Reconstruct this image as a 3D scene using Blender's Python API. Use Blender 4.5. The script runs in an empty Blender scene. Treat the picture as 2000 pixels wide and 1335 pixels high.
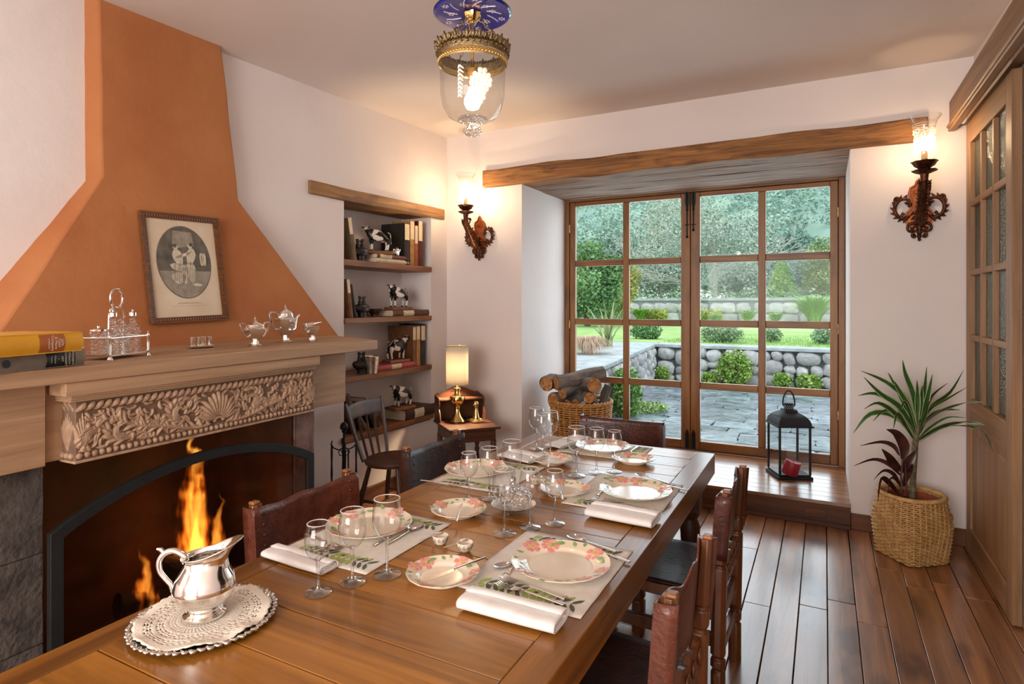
import bpy, bmesh, math, random
from math import sin, cos, pi, radians, sqrt, atan2
from mathutils import Vector, Matrix, noise, Euler
random.seed(7)
sc = bpy.context.scene
C = sc.collection

# ---------------------------------------------------------------- camera, world, light, exposure
F, CX, CY, CAMZ, YAW = 1160.0, 1000.0, 592.0, 1.5, math.atan(610 / 1160)
cd = bpy.data.cameras.new('camera')
cam = bpy.data.objects.new('camera', cd)
C.objects.link(cam)
cam.location = (0, 0, CAMZ)
cam.rotation_euler = (pi / 2, 0, YAW)
cd.sensor_width = 36
cd.lens = 36 * F / 2000
cd.shift_y = -(667.5 - CY) / 2000
cd.clip_start = .02
cd.clip_end = 600
sc.camera = cam
sc.view_settings.view_transform = 'Standard'
sc.view_settings.look = 'None'
sc.view_settings.gamma = 1
sc.view_settings.use_curve_mapping = False
sc.view_settings.exposure = 0.32
sc.cycles.use_denoising = True
sc.cycles.max_bounces = 12
sc.cycles.transparent_max_bounces = 40
sc.cycles.caustics_reflective = False
sc.cycles.caustics_refractive = False
sc.cycles.sample_clamp_indirect = 4
SKY = 1.75
w = bpy.data.worlds.new('overcast_sky')
sc.world = w
w.use_nodes = True
bg = w.node_tree.nodes['Background']
bg.inputs[0].default_value = (.86, .94, 1.0, 1)
bg.inputs[1].default_value = SKY
SCONCE_W, PENDANT_W, LAMP_W, FIRE_E = 3.6, 2.4, 80, 5.0
WARM = (1, .70, .42)


def area(name, loc, tgt, sx, sy, power, col):
    ld = bpy.data.lights.new(name, 'AREA')
    ld.shape = 'RECTANGLE'
    ld.size, ld.size_y, ld.energy, ld.color = sx, sy, power, col
    o = bpy.data.objects.new(name, ld)
    C.objects.link(o)
    o.location = loc
    o.rotation_euler = (Vector(tgt) - Vector(loc)).to_track_quat('-Z', 'Y').to_euler()
    return o


# daylight entering by the windows of the wall behind the camera and through the french door
area('window_daylight', (-1.0, -2.75, 1.75), (-1.0, 2, 1.5), 2.6, 1.7, 142, (1, .92, .86))
area('garden_daylight', (-1.07, 5.95, 1.5), (-1.07, 0, 1.0), 2.3, 2.3, 42, (.78, .90, 1))


# ---------------------------------------------------------------- pixel -> point on a real plane
_c, _s = cos(YAW), sin(YAW)


def ray(u, v):
    l, d, k = (u - CX) / F, 1.0, -(v - CY) / F
    return Vector((l * _c - d * _s, l * _s + d * _c, k))


def onz(u, v, z):
    r = ray(u, v)
    t = (z - CAMZ) / r.z
    return Vector((r.x * t, r.y * t, z))


def onx(u, v, x):
    r = ray(u, v)
    t = x / r.x
    return Vector((x, r.y * t, CAMZ + r.z * t))


def ony(u, v, y):
    r = ray(u, v)
    t = y / r.y
    return Vector((r.x * t, y, CAMZ + r.z * t))


# ---------------------------------------------------------------- object helpers
def tagit(o, label=None, cat=None, group=None, kind=None):
    if label:
        o['label'] = label
    if cat:
        o['category'] = cat
    if group:
        o['group'] = group
    if kind:
        o['kind'] = kind
    return o


def thing(name, label, cat, loc=(0, 0, 0), rz=0, group=None, kind=None):
    o = bpy.data.objects.new(name, None)
    C.objects.link(o)
    o.empty_display_size = .05
    o.location = loc
    o.rotation_euler = (0, 0, rz)
    return tagit(o, label, cat, group, kind)


def copy_tree(o, parent=None):
    c = o.copy()
    C.objects.link(c)
    if parent:
        c.parent = parent
    for ch in list(o.children):
        copy_tree(ch, c)
    return c


def dup(o, loc=None, rz=None, label=None):
    c = copy_tree(o)
    if loc is not None:
        c.location = loc
    if rz is not None:
        c.rotation_euler = (0, 0, rz)
    if label:
        c['label'] = label
    return c


def T(x=0, y=0, z=0):
    return Matrix.Translation((x, y, z))


def R(ax, deg):
    return Matrix.Rotation(radians(deg), 4, ax)


def S(x, y, z):
    return Matrix.Diagonal((x, y, z, 1))


class MB:
    def __init__(s):
        s.v, s.f, s.mi, s.cur = [], [], [], 0

    def add(s, vs, fs, M=None):
        b = len(s.v)
        if M is not None:
            vs = [M @ Vector(p) for p in vs]
        s.v.extend([tuple(p) for p in vs])
        for f in fs:
            s.f.append([b + i for i in f])
            s.mi.append(s.cur)
        return s

    def bx(s, x0, x1, y0, y1, z0, z1, M=None):
        vs = [(x, y, z) for z in (z0, z1) for y in (y0, y1) for x in (x0, x1)]
        return s.add(vs, [(0, 2, 3, 1), (4, 5, 7, 6), (0, 1, 5, 4), (2, 6, 7, 3), (0, 4, 6, 2), (1, 3, 7, 5)], M)

    def box(s, c, d, M=None):
        return s.bx(c[0] - d[0] / 2, c[0] + d[0] / 2, c[1] - d[1] / 2, c[1] + d[1] / 2, c[2] - d[2] / 2, c[2] + d[2] / 2, M)

    def lathe(s, prof, n=32, M=None, wob=None):
        vs, fs, rings = [], [], []
        for r, z in prof:
            if r < 1e-6:
                rings.append([len(vs)])
                vs.append((0, 0, z))
            else:
                rings.append(list(range(len(vs), len(vs) + n)))
                for i in range(n):
                    a = 2 * pi * i / n
                    q = r * (wob(a, r, z) if wob else 1)
                    vs.append((q * cos(a), q * sin(a), z))
        for A, B in zip(rings, rings[1:]):
            if len(A) == 1 and len(B) == 1:
                continue
            for i in range(n):
                j = (i + 1) % n
                if len(A) == 1:
                    fs.append((A[0], B[j], B[i]))
                elif len(B) == 1:
                    fs.append((A[i], A[j], B[0]))
                else:
                    fs.append((A[i], A[j], B[j], B[i]))
        return s.add(vs, fs, M)

    def tube(s, path, r, n=8, closed=False, M=None, flat=1.0, up=None, cap=True):
        P = [Vector(p) for p in path]
        m = len(P)
        rr = r if isinstance(r, (list, tuple)) else [r] * m
        vs, fs = [], []
        N = None
        for i in range(m):
            if closed:
                t = P[(i + 1) % m] - P[i - 1]
            else:
                t = P[min(i + 1, m - 1)] - P[max(i - 1, 0)]
            if t.length < 1e-9:
                t = Vector((0, 0, 1))
            t.normalize()
            if up is not None:
                N = Vector(up)
            elif N is None:
                N = Vector((0, 0, 1)) if abs(t.z) < .9 else Vector((1, 0, 0))
            N = N - t * N.dot(t)
            if N.length < 1e-6:
                N = t.orthogonal()
            N.normalize()
            B = t.cross(N)
            for k in range(n):
                a = 2 * pi * k / n
                vs.append(P[i] + (N * cos(a) * flat + B * sin(a)) * rr[i])
        for i in range(m if closed else m - 1):
            a, b = i * n, ((i + 1) % m) * n
            for k in range(n):
                l = (k + 1) % n
                fs.append((a + k, a + l, b + l, b + k))
        if cap and not closed:
            fs.append(tuple(range(n - 1, -1, -1)))
            fs.append(tuple(range((m - 1) * n, m * n)))
        return s.add(vs, fs, M)

    def prism(s, poly, h0, h1, M=None):
        n = len(poly)
        vs = [(x, y, h0) for x, y in poly] + [(x, y, h1) for x, y in poly]
        fs = [tuple(range(n - 1, -1, -1)), tuple(range(n, 2 * n))]
        fs += [(i, (i + 1) % n, n + (i + 1) % n, n + i) for i in range(n)]
        return s.add(vs, fs, M)

    def ball(s, c, r, n=12, M=None):
        if not isinstance(r, (tuple, list)):
            r = (r, r, r)
        h = max(4, n // 2)
        prof = [(sin(pi * i / h), -cos(pi * i / h)) for i in range(h + 1)]
        prof[0] = (0, -1)
        prof[-1] = (0, 1)
        K = T(*c) @ S(*r)
        return s.lathe(prof, n, (M @ K) if M is not None else K)

    def grid(s, fn, nu, nv, M=None, wrapu=False):
        vs = [fn(i / nu, j / nv) for j in range(nv + 1) for i in range(nu + 1)]
        fs = [(j * (nu + 1) + i, j * (nu + 1) + i + 1, (j + 1) * (nu + 1) + i + 1, (j + 1) * (nu + 1) + i) for j in range(nv) for i in range(nu)]
        return s.add(vs, fs, M)

    def mesh(s, name, mats, angle=38):
        me = bpy.data.meshes.new(name)
        me.from_pydata(s.v, [], s.f)
        for m in mats if isinstance(mats, (list, tuple)) else [mats]:
            me.materials.append(m)
        if isinstance(mats, (list, tuple)):
            me.polygons.foreach_set('material_index', s.mi)
        me.polygons.foreach_set('use_smooth', [True] * len(me.polygons))
        me.update()
        me.set_sharp_from_angle(angle=radians(angle))
        return me

    def obj(s, name, mats, parent=None, bevel=0, solid=0, angle=38, subd=0, label=None, kind=None):
        o = bpy.data.objects.new(name, s.mesh(name, mats, angle))
        C.objects.link(o)
        if parent:
            o.parent = parent
        if solid:
            m = o.modifiers.new('s', 'SOLIDIFY')
            m.thickness = solid
            m.offset = 0
        if bevel:
            m = o.modifiers.new('b', 'BEVEL')
            m.width = bevel
            m.segments = 2
            m.limit_method = 'ANGLE'
            m.angle_limit = radians(40)
        if subd:
            m = o.modifiers.new('d', 'SUBSURF')
            m.levels = m.render_levels = subd
        return tagit(o, label, None, None, kind)


def struct(name, mb, mat, label, cat, bevel=0, parent=None):
    o = mb.obj(name, mat, parent, bevel)
    o['kind'] = 'structure'
    if parent is None:
        tagit(o, label, cat)
    return o


def inst(o, parent, M=None, name=None):
    c = o.copy()
    C.objects.link(c)
    if name:
        c.name = name
    c.parent = parent
    if M is not None:
        c.matrix_local = M
    return c


def smooth(P, k=5):
    """Catmull-Rom through the points"""
    P = [Vector(p) for p in P]
    out = []
    for i in range(len(P) - 1):
        p0, p1, p2, p3 = P[max(i - 1, 0)], P[i], P[i + 1], P[min(i + 2, len(P) - 1)]
        for j in range(k):
            f = j / k
            out.append(.5 * ((2 * p1) + (p2 - p0) * f + (2 * p0 - 5 * p1 + 4 * p2 - p3) * f * f + (3 * p1 - p0 - 3 * p2 + p3) * f ** 3))
    return out + [P[-1]]


# ---------------------------------------------------------------- materials
def new_mat(name):
    m = bpy.data.materials.new(name)
    m.use_nodes = True
    nt = m.node_tree
    b = nt.nodes['Principled BSDF']
    return m, nt, b


def rgb(h):
    h = h.lstrip('#')
    c = [int(h[i:i + 2], 16) / 255 for i in (0, 2, 4)]
    return tuple(x / 12.92 if x <= .04045 else ((x + .055) / 1.055) ** 2.4 for x in c) + (1,)


def col(c):
    return rgb(c) if isinstance(c, str) else tuple(c) + (1,) * (4 - len(c))


def N(nt, t, **k):
    n = nt.nodes.new(t)
    for a, b in k.items():
        setattr(n, a, b)
    return n


def coords(nt, rand=True):
    tc = N(nt, 'ShaderNodeTexCoord')
    if not rand:
        return tc.outputs['Object']
    oi = N(nt, 'ShaderNodeObjectInfo')
    mul = N(nt, 'ShaderNodeMath', operation='MULTIPLY')
    mul.inputs[1].default_value = 37.0
    nt.links.new(oi.outputs['Random'], mul.inputs[0])
    va = N(nt, 'ShaderNodeVectorMath', operation='ADD')
    nt.links.new(tc.outputs['Object'], va.inputs[0])
    nt.links.new(mul.outputs[0], va.inputs[1])
    return va.outputs[0]


def pm(name, c1, c2=None, scale=8.0, rough=.5, metal=0.0, bump=0.0, bscale=None, stretch=(1, 1, 1), detail=4, lo=.35, hi=.65, coat=0, rand=0.0, sheen=0, spec=.5, trans=0, rough2=None, sss=0, dist=0.3):
    m, nt, b = new_mat(name)
    L = nt.links.new
    b.inputs['Roughness'].default_value = rough
    b.inputs['Metallic'].default_value = metal
    b.inputs['Specular IOR Level'].default_value = spec
    if coat:
        b.inputs['Coat Weight'].default_value = coat
        b.inputs['Coat Roughness'].default_value = .12
    if sheen:
        b.inputs['Sheen Weight'].default_value = sheen
    if trans:
        b.inputs['Transmission Weight'].default_value = trans
    if sss:
        b.inputs['Subsurface Weight'].default_value = sss
        b.inputs['Subsurface Radius'].default_value = (.02, .015, .01)
    c1 = col(c1)
    if c2 is None and not bump:
        b.inputs['Base Color'].default_value = c1
        return m
    co = coords(nt)
    mp = N(nt, 'ShaderNodeMapping')
    mp.inputs['Scale'].default_value = [scale * q for q in stretch]
    L(co, mp.inputs[0])
    nz = N(nt, 'ShaderNodeTexNoise')
    nz.inputs['Scale'].default_value = 1
    nz.inputs['Detail'].default_value = detail
    nz.inputs['Distortion'].default_value = dist
    L(mp.outputs[0], nz.inputs[0])
    if c2 is None:
        b.inputs['Base Color'].default_value = c1
    else:
        rp = N(nt, 'ShaderNodeValToRGB')
        rp.color_ramp.elements[0].position = lo
        rp.color_ramp.elements[1].position = hi
        rp.color_ramp.elements[0].color = c1
        rp.color_ramp.elements[1].color = col(c2)
        L(nz.outputs['Fac'], rp.inputs[0])
        out = rp.outputs[0]
        if rand:
            oi = N(nt, 'ShaderNodeObjectInfo')
            mr = N(nt, 'ShaderNodeMapRange')
            mr.inputs['To Min'].default_value = 1 - rand
            mr.inputs['To Max'].default_value = 1 + rand
            L(oi.outputs['Random'], mr.inputs['Value'])
            hs = N(nt, 'ShaderNodeHueSaturation')
            L(mr.outputs[0], hs.inputs['Value'])
            L(out, hs.inputs['Color'])
            out = hs.outputs[0]
        L(out, b.inputs['Base Color'])
    if rough2 is not None:
        mr = N(nt, 'ShaderNodeMapRange')
        mr.inputs['From Min'].default_value = lo
        mr.inputs['From Max'].default_value = hi
        mr.inputs['To Min'].default_value = rough
        mr.inputs['To Max'].default_value = rough2
        L(nz.outputs['Fac'], mr.inputs['Value'])
        L(mr.outputs[0], b.inputs['Roughness'])
    if bump:
        bp = N(nt, 'ShaderNodeBump')
        bp.inputs['Strength'].default_value = bump
        bp.inputs['Distance'].default_value = .01
        src = nz
        if bscale:
            src = N(nt, 'ShaderNodeTexNoise')
            src.inputs['Scale'].default_value = bscale
            src.inputs['Detail'].default_value = 5
            L(co, src.inputs[0])
        L(src.outputs['Fac'], bp.inputs['Height'])
        L(bp.outputs[0], b.inputs['Normal'])
    return m


def wood(name, dark, light, axis=1, scale=9, rough=.4, coat=0, rand=.12, bump=.15, knots=0, lo=.3, hi=.7):
    """long streaks along one axis, optional knots / blotches"""
    m, nt, b = new_mat(name)
    L = nt.links.new
    b.inputs['Roughness'].default_value = rough
    if coat:
        b.inputs['Coat Weight'].default_value = coat
        b.inputs['Coat Roughness'].default_value = .18
    co = coords(nt)
    st = [scale * 2.2] * 3
    st[axis] = scale * .13
    mp = N(nt, 'ShaderNodeMapping')
    mp.inputs['Scale'].default_value = st
    L(co, mp.inputs[0])
    nz = N(nt, 'ShaderNodeTexNoise')
    nz.inputs['Scale'].default_value = 1
    nz.inputs['Detail'].default_value = 7
    nz.inputs['Roughness'].default_value = .62
    nz.inputs['Distortion'].default_value = 1.2
    L(mp.outputs[0], nz.inputs[0])
    rp = N(nt, 'ShaderNodeValToRGB')
    rp.color_ramp.elements[0].position = lo
    rp.color_ramp.elements[1].position = hi
    rp.color_ramp.elements[0].color = col(dark)
    rp.color_ramp.elements[1].color = col(light)
    L(nz.outputs['Fac'], rp.inputs[0])
    out = rp.outputs[0]
    if knots:
        n2 = N(nt, 'ShaderNodeTexNoise')
        st2 = [scale * .75] * 3
        st2[axis] = scale * .3
        m2 = N(nt, 'ShaderNodeMapping')
        m2.inputs['Scale'].default_value = st2
        L(co, m2.inputs[0])
        n2.inputs['Scale'].default_value = 1
        n2.inputs['Detail'].default_value = 3
        L(m2.outputs[0], n2.inputs[0])
        r2 = N(nt, 'ShaderNodeValToRGB')
        r2.color_ramp.elements[0].position = .54
        r2.color_ramp.elements[1].position = .68
        r2.color_ramp.elements[0].color = (1, 1, 1, 1)
        q = 1 - knots
        r2.color_ramp.elements[1].color = (q, q * .92, q * .88, 1)
        L(n2.outputs['Fac'], r2.inputs[0])
        mx = N(nt, 'ShaderNodeMix', data_type='RGBA', blend_type='MULTIPLY')
        mx.inputs[0].default_value = 1
        L(out, mx.inputs[6])
        L(r2.outputs[0], mx.inputs[7])
        out = mx.outputs[2]
    if rand:
        oi = N(nt, 'ShaderNodeObjectInfo')
        mr = N(nt, 'ShaderNodeMapRange')
        mr.inputs['To Min'].default_value = 1 - rand
        mr.inputs['To Max'].default_value = 1 + rand
        L(oi.outputs['Random'], mr.inputs['Value'])
        hs = N(nt, 'ShaderNodeHueSaturation')
        L(mr.outputs[0], hs.inputs['Value'])
        L(out, hs.inputs['Color'])
        out = hs.outputs[0]
    L(out, b.inputs['Base Color'])
    bp = N(nt, 'ShaderNodeBump')
    bp.inputs['Strength'].default_value = bump
    bp.inputs['Distance'].default_value = .006
    L(nz.outputs['Fac'], bp.inputs['Height'])
    L(bp.outputs[0], b.inputs['Normal'])
    return m


def thin_glass(name, tint=(.97, .98, .98), k=1.0, base=.03, rough=.02, bump=0, bscale=60, frost=0, fcol=(.9, .9, .88)):
    m = bpy.data.materials.new(name)
    m.use_nodes = True
    nt = m.node_tree
    nt.nodes.clear()
    L = nt.links.new
    out = N(nt, 'ShaderNodeOutputMaterial')
    tr = N(nt, 'ShaderNodeBsdfTransparent')
    tr.inputs[0].default_value = col(tint)
    gl = N(nt, 'ShaderNodeBsdfGlossy')
    gl.inputs['Roughness'].default_value = rough
    lw = N(nt, 'ShaderNodeLayerWeight')
    lw.inputs['Blend'].default_value = .35
    ma = N(nt, 'ShaderNodeMath', operation='MULTIPLY_ADD')
    ma.inputs[1].default_value = k * .5
    ma.inputs[2].default_value = base
    pw = N(nt, 'ShaderNodeMath', operation='POWER')
    pw.inputs[1].default_value = 2.0
    L(lw.outputs['Facing'], pw.inputs[0])
    L(pw.outputs[0], ma.inputs[0])
    mx = N(nt, 'ShaderNodeMixShader')
    L(ma.outputs[0], mx.inputs[0])
    L(tr.outputs[0], mx.inputs[1])
    L(gl.outputs[0], mx.inputs[2])
    last = mx.outputs[0]
    if bump:
        tc = N(nt, 'ShaderNodeTexCoord')
        vo = N(nt, 'ShaderNodeTexVoronoi')
        vo.inputs['Scale'].default_value = bscale
        L(tc.outputs['Object'], vo.inputs[0])
        bp = N(nt, 'ShaderNodeBump')
        bp.inputs['Strength'].default_value = bump
        bp.inputs['Distance'].default_value = .01
        L(vo.outputs['Distance'], bp.inputs['Height'])
        L(bp.outputs[0], gl.inputs['Normal'])
        L(bp.outputs[0], lw.inputs['Normal'])
    if frost:
        df = N(nt, 'ShaderNodeBsdfDiffuse')
        df.inputs[0].default_value = col(fcol)
        tl = N(nt, 'ShaderNodeBsdfTranslucent')
        tl.inputs[0].default_value = col(fcol)
        a = N(nt, 'ShaderNodeMixShader')
        a.inputs[0].default_value = .6
        L(df.outputs[0], a.inputs[1])
        L(tl.outputs[0], a.inputs[2])
        m2 = N(nt, 'ShaderNodeMixShader')
        m2.inputs[0].default_value = frost
        L(last, m2.inputs[1])
        L(a.outputs[0], m2.inputs[2])
        last = m2.outputs[0]
    L(last, out.inputs[0])
    return m


def emit(name, c, s):
    m = bpy.data.materials.new(name)
    m.use_nodes = True
    nt = m.node_tree
    nt.nodes.clear()
    out = N(nt, 'ShaderNodeOutputMaterial')
    e = N(nt, 'ShaderNodeEmission')
    e.inputs[0].default_value = col(c)
    e.inputs[1].default_value = s
    nt.links.new(e.outputs[0], out.inputs[0])
    return m


def solid_glass(name, c=(1, 1, 1), rough=0.0):
    m, nt, b = new_mat(name)
    b.inputs['Base Color'].default_value = col(c)
    b.inputs['Transmission Weight'].default_value = 1
    b.inputs['Roughness'].default_value = rough
    b.inputs['IOR'].default_value = 1.45
    return m


M_ = {}
M_['plaster'] = pm('plaster', (.81, .745, .72), (.77, .70, .675), 1.6, .9, bump=.25, bscale=14, lo=.3, hi=.7, spec=.2)
M_['ceiling'] = pm('ceiling_plaster', (.77, .69, .645), (.73, .65, .605), .9, .92, bump=.2, bscale=9, spec=.2)
M_['terracotta_wall'] = pm('terracotta_plaster', '#A86840', '#B5784C', 2.6, .85, bump=.3, bscale=16, lo=.3, hi=.7, spec=.2)
M_['oak'] = wood('limed_oak', '#947355', '#BE9B79', 1, 7, .6, rand=.04, bump=.2)
M_['oak_carved'] = pm('limed_oak_carved', '#9C7C62', '#B7987C', 30, .62, bump=.15, bscale=120)
M_['oak_recess_shade'] = pm('carving_ground_shade', '#6E5543', '#7E6450', 25, .75)  # darker than the relief: recess shade put into the oak's colour
M_['stone'] = pm('hewn_basalt', '#3B3734', '#655E58', 14, .9, bump=.7, bscale=55, lo=.3, hi=.75, detail=8)
M_['stone_red'] = pm('hewn_basalt_warm', '#6C5149', '#8E7268', 14, .9, bump=.7, bscale=55, detail=8)
M_['soot'] = pm('sooty_brick', '#1A0F0B', '#42271D', 4, .8, bump=.4, bscale=12)
M_['floor'] = wood('floor_pine', '#6C4127', '#B0784C', 1, 7, .30, rand=.22, bump=.12, knots=.6, coat=.5)
M_['platform'] = wood('platform_pine', '#6A3E22', '#A8703F', 0, 7, .3, rand=.15, bump=.1, knots=.3, coat=.5)
M_['riser'] = wood('riser_oak', '#3E2212', '#70452A', 0, 6, .55, rand=.1, knots=.4)
M_['skirt_y'] = wood('baseboard_wood_long', '#4A2814', '#7C4B2A', 1, 6, .5)
M_['skirt_x'] = wood('baseboard_wood_cross', '#4A2814', '#7C4B2A', 0, 6, .5)
M_['table_x'] = wood('table_hardwood_cross', '#694012', '#B0742C', 0, 5, .26, coat=.12, rand=.14, bump=.05)
M_['table_y'] = wood('table_hardwood_long', '#5E3812', '#966024', 1, 5, .27, coat=.12, rand=.08, bump=.05)
M_['door_z'] = wood('honey_pine_upright', '#683F1E', '#9C6A34', 2, 7, .42, rand=.08, knots=.35)
M_['door_x'] = wood('honey_pine_cross', '#683F1E', '#9C6A34', 0, 7, .42, rand=.08, knots=.35)
M_['beam_x'] = wood('hewn_beam_cross', '#4E3018', '#A8743F', 0, 13, .7, rand=.05, bump=1.0, knots=.5, lo=.3, hi=.68)
M_['beam_y'] = wood('hewn_beam_long', '#5A3B20', '#AE7F4C', 1, 12, .6, rand=.05, bump=.5, knots=.35)
M_['soffit'] = wood('weathered_soffit', '#4E382A', '#A58873', 0, 12, .8, rand=.12, bump=.6)
M_['shelf'] = wood('shelf_wood', '#6B4128', '#9C673F', 1, 7, .5, rand=.08, knots=.4)
M_['barn_z'] = wood('pale_door_upright', '#7E5C3C', '#AA8159', 2, 6, .5, rand=.06)
M_['barn_y'] = wood('pale_door_cross', '#7E5C3C', '#AA8159', 1, 6, .5, rand=.06)
M_['fascia'] = wood('fascia_wood', '#6B4C32', '#9A7450', 1, 5, .5, rand=.03)
M_['chair_wood'] = wood('carved_cedar', '#44220F', '#74431F', 2, 8, .34, coat=.25, rand=.1)
M_['chair_dark'] = wood('dark_stained_wood', '#2E1910', '#5C3722', 2, 8, .45, coat=.0, rand=.05)
M_['chair_top'] = wood('pale_post_end', '#74482A', '#96643A', 2, 10, .4)
M_['leather'] = pm('red_brown_leather', '#4E2417', '#6A3827', 22, .36, bump=.35, bscale=70, lo=.3, hi=.7, coat=.15)
M_['leather_dark'] = pm('dark_brown_leather', '#24120E', '#402319', 16, .5, bump=.25, bscale=60, coat=.05)
M_['leather_mid'] = pm('mid_brown_leather', '#3A1811', '#54271B', 16, .34, bump=.25, bscale=60, coat=.2)
M_['silver'] = pm('polished_silver', (.90, .87, .83), None, rough=.13, metal=1)
M_['silver_old'] = pm('worn_silver', (.72, .68, .63), (.56, .51, .46), 40, .25, 1, bump=.2, bscale=140)
M_['steel'] = pm('cutlery_steel', (.78, .76, .74), None, rough=.16, metal=1)
M_['brass'] = pm('polished_brass', (.83, .58, .22), None, rough=.16, metal=1)
M_['brass_old'] = pm('chased_brass', (.62, .45, .19), (.42, .29, .11), 60, .32, 1, bump=.4, bscale=150)
M_['crown'] = pm('aged_filigree_brass', (.36, .27, .14), (.20, .14, .07), 90, .4, 1, bump=.4, bscale=200)
M_['bronze'] = pm('dark_bronze', '#3A2014', '#6A3D22', 40, .42, .75, bump=.3, bscale=120)
M_['copper'] = pm('burnished_copper', '#B4683A', '#8E4A26', 12, .4, .6)
M_['iron'] = pm('black_iron', '#17191A', '#24272A', 30, .45, .6)
M_['iron_matte'] = pm('black_enamel', '#0A0B0C', '#121415', 12, .7, .0)
M_['glass'] = thin_glass('clear_glass', k=1.0, base=.03)
M_['wine'] = thin_glass('wineglass_glass', tint=(.98, .985, .985), k=2.2, base=.065)
M_['wine_solid'] = thin_glass('solid_glass_stem', tint=(.93, .935, .935), k=2.0, base=.20, rough=.03)
M_['wine_lip_glint'] = thin_glass('glass_lip_glint', tint=(.9, .9, .9), k=1.5, base=.25, rough=.1, frost=.75, fcol=(1, .98, .97))  # white frost paints the bright highlight along the glass rim
M_['pane'] = thin_glass('window_glass', tint=(.975, .985, .98), k=.4, base=.006, rough=.01)
M_['screen_glass'] = thin_glass('smoked_glass', tint=(.72, .62, .56), k=.6, base=.035, rough=.08)
M_['obscure'] = thin_glass('hammered_glass', tint=(.62, .68, .60), k=1.0, base=.16, rough=.12, bump=.8, bscale=60, frost=.25, fcol=(.42, .45, .36))
M_['etched'] = thin_glass('etched_glass', tint=(.96, .94, .92), k=1.4, base=.06, frost=.07)
M_['frosted'] = thin_glass('frosted_glass', k=.6, base=.05, rough=.2, frost=.75, fcol=(.95, .93, .90))
M_['cut'] = thin_glass('cut_crystal', tint=(.97, .97, .965), k=1.7, base=.13, rough=.04, bump=1.0, bscale=95)
M_['crystal'] = solid_glass('solid_crystal')
M_['china'] = pm('cream_china', '#EAD9BE', '#F2E6D2', 6, .14, coat=.5)
M_['rose'] = pm('rose_enamel', '#DE7C74', '#F2B0A4', 60, .2, coat=.5, lo=.3, hi=.7)
M_['rose_eye'] = pm('yellow_enamel', '#E5B13F', None, rough=.2)
M_['green_en'] = pm('leaf_enamel', '#6F9458', '#A0BE80', 60, .2, coat=.5, lo=.3, hi=.7)
M_['linen'] = pm('white_linen', '#EDE8E4', '#E2DCD8', 20, .9, bump=.2, bscale=400, sheen=.2)
M_['mat'] = pm('placemat_linen', '#EBE5DC', '#E2DBD0', 30, .9, bump=.35, bscale=500)
M_['em_dark'] = pm('dark_green_thread', '#4B5340', '#5D664F', 200, .7, bump=.3, bscale=600)
M_['em_lime'] = pm('lime_thread', '#9DB44C', '#B4C468', 200, .7, bump=.3, bscale=600)
M_['crochet'] = pm('cream_crochet', '#F2E6D6', '#E8DAC7', 60, .95, bump=.22, bscale=300)
M_['wicker'] = pm('pale_wicker', '#A87C45', '#D6AE72', 26, .6, rand=.0, lo=.3, hi=.7)
M_['wicker2'] = pm('golden_wicker', '#9C682F', '#D09A55', 26, .55, lo=.3, hi=.7)
M_['bark'] = pm('smooth_bark', '#4E4640', '#857B72', 18, .85, bump=.6, bscale=30, stretch=(1, 1, .3), rand=.2)
M_['log_end'] = pm('cut_log_end', '#8A5429', '#C08A52', 40, .8, bump=.3, bscale=90)
M_['pot'] = pm('clay_pot', '#7E3B22', '#9A4E2F', 10, .7)
M_['soil'] = pm('potting_soil', '#1F140D', '#3A281B', 60, .95, bump=.8, bscale=90)
M_['stem'] = pm('ringed_stem', '#4B4630', '#7C7352', 40, .7, bump=.5, bscale=50)
M_['leaf'] = pm('dracaena_leaf', '#23401C', '#3E6630', 18, .32, lo=.3, hi=.7)
M_['leaf_edge'] = pm('dracaena_leaf_margin', '#9DAF74', '#C0CC98', 20, .35)
M_['leaf_red'] = pm('burgundy_leaf', '#2C1512', '#4E2A22', 14, .3)
M_['pottery'] = pm('black_pottery', '#15100E', '#2A201B', 20, .38, bump=.2, bscale=60)
M_['pottery_brown'] = pm('brown_pottery', '#2E1C14', '#4E3324', 20, .42)
M_['candle'] = pm('red_wax', '#9C1F30', '#8A1727', 6, .45, sss=.2)
M_['sleeve'] = pm('candle_sleeve', '#B98425', '#8A5B12', 60, .5)
M_['paper'] = pm('aged_paper', '#D9CBB4', '#CDBDA3', 30, .9)
M_['print_paper'] = pm('print_paper', '#D8C6AE', '#CFBCA2', 9, .85)
M_['frame'] = wood('gilt_brown_frame', '#4E2E18', '#7A4C2A', 0, 20, .4, rand=0, bump=.3)
M_['ink_dark'] = pm('engraving_dark', '#4A443C', '#6F675B', 14, .8, detail=8)
M_['ink_mid'] = pm('engraving_mid', '#857B6C', '#9B9080', 30, .8)
M_['ink_light'] = pm('engraving_light', '#BDB09B', '#CFC3AE', 50, .8)
M_['shade'] = None
M_['ember'] = emit('ember', (1, .12, .02), 2.2)
M_['char'] = pm('charred_wood', '#0E0A08', '#241A15', 30, .9, bump=.8, bscale=60)
M_['ash'] = pm('grey_ash', '#2E2723', '#57504A', 30, .95, bump=.8, bscale=50)
M_['blue'] = pm('cobalt_glass', '#141E7E', '#1D2A96', 5, .08, coat=.6)
M_['cutwhite'] = pm('cut_to_clear', '#CDC5D6', '#E0D8E2', 30, .3)

# ---------------------------------------------------------------- room shell
XL, XR, YB, YD, YF = -3.075, .815, 4.56, 5.54, -2.6
RX0, RX1, RZ, PZ = -2.303, .152, 2.525, .167          # recess left/right, soffit height, platform height


def ceil_z(y):
    return 2.92 + (y - 1.5) * .033


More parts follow.
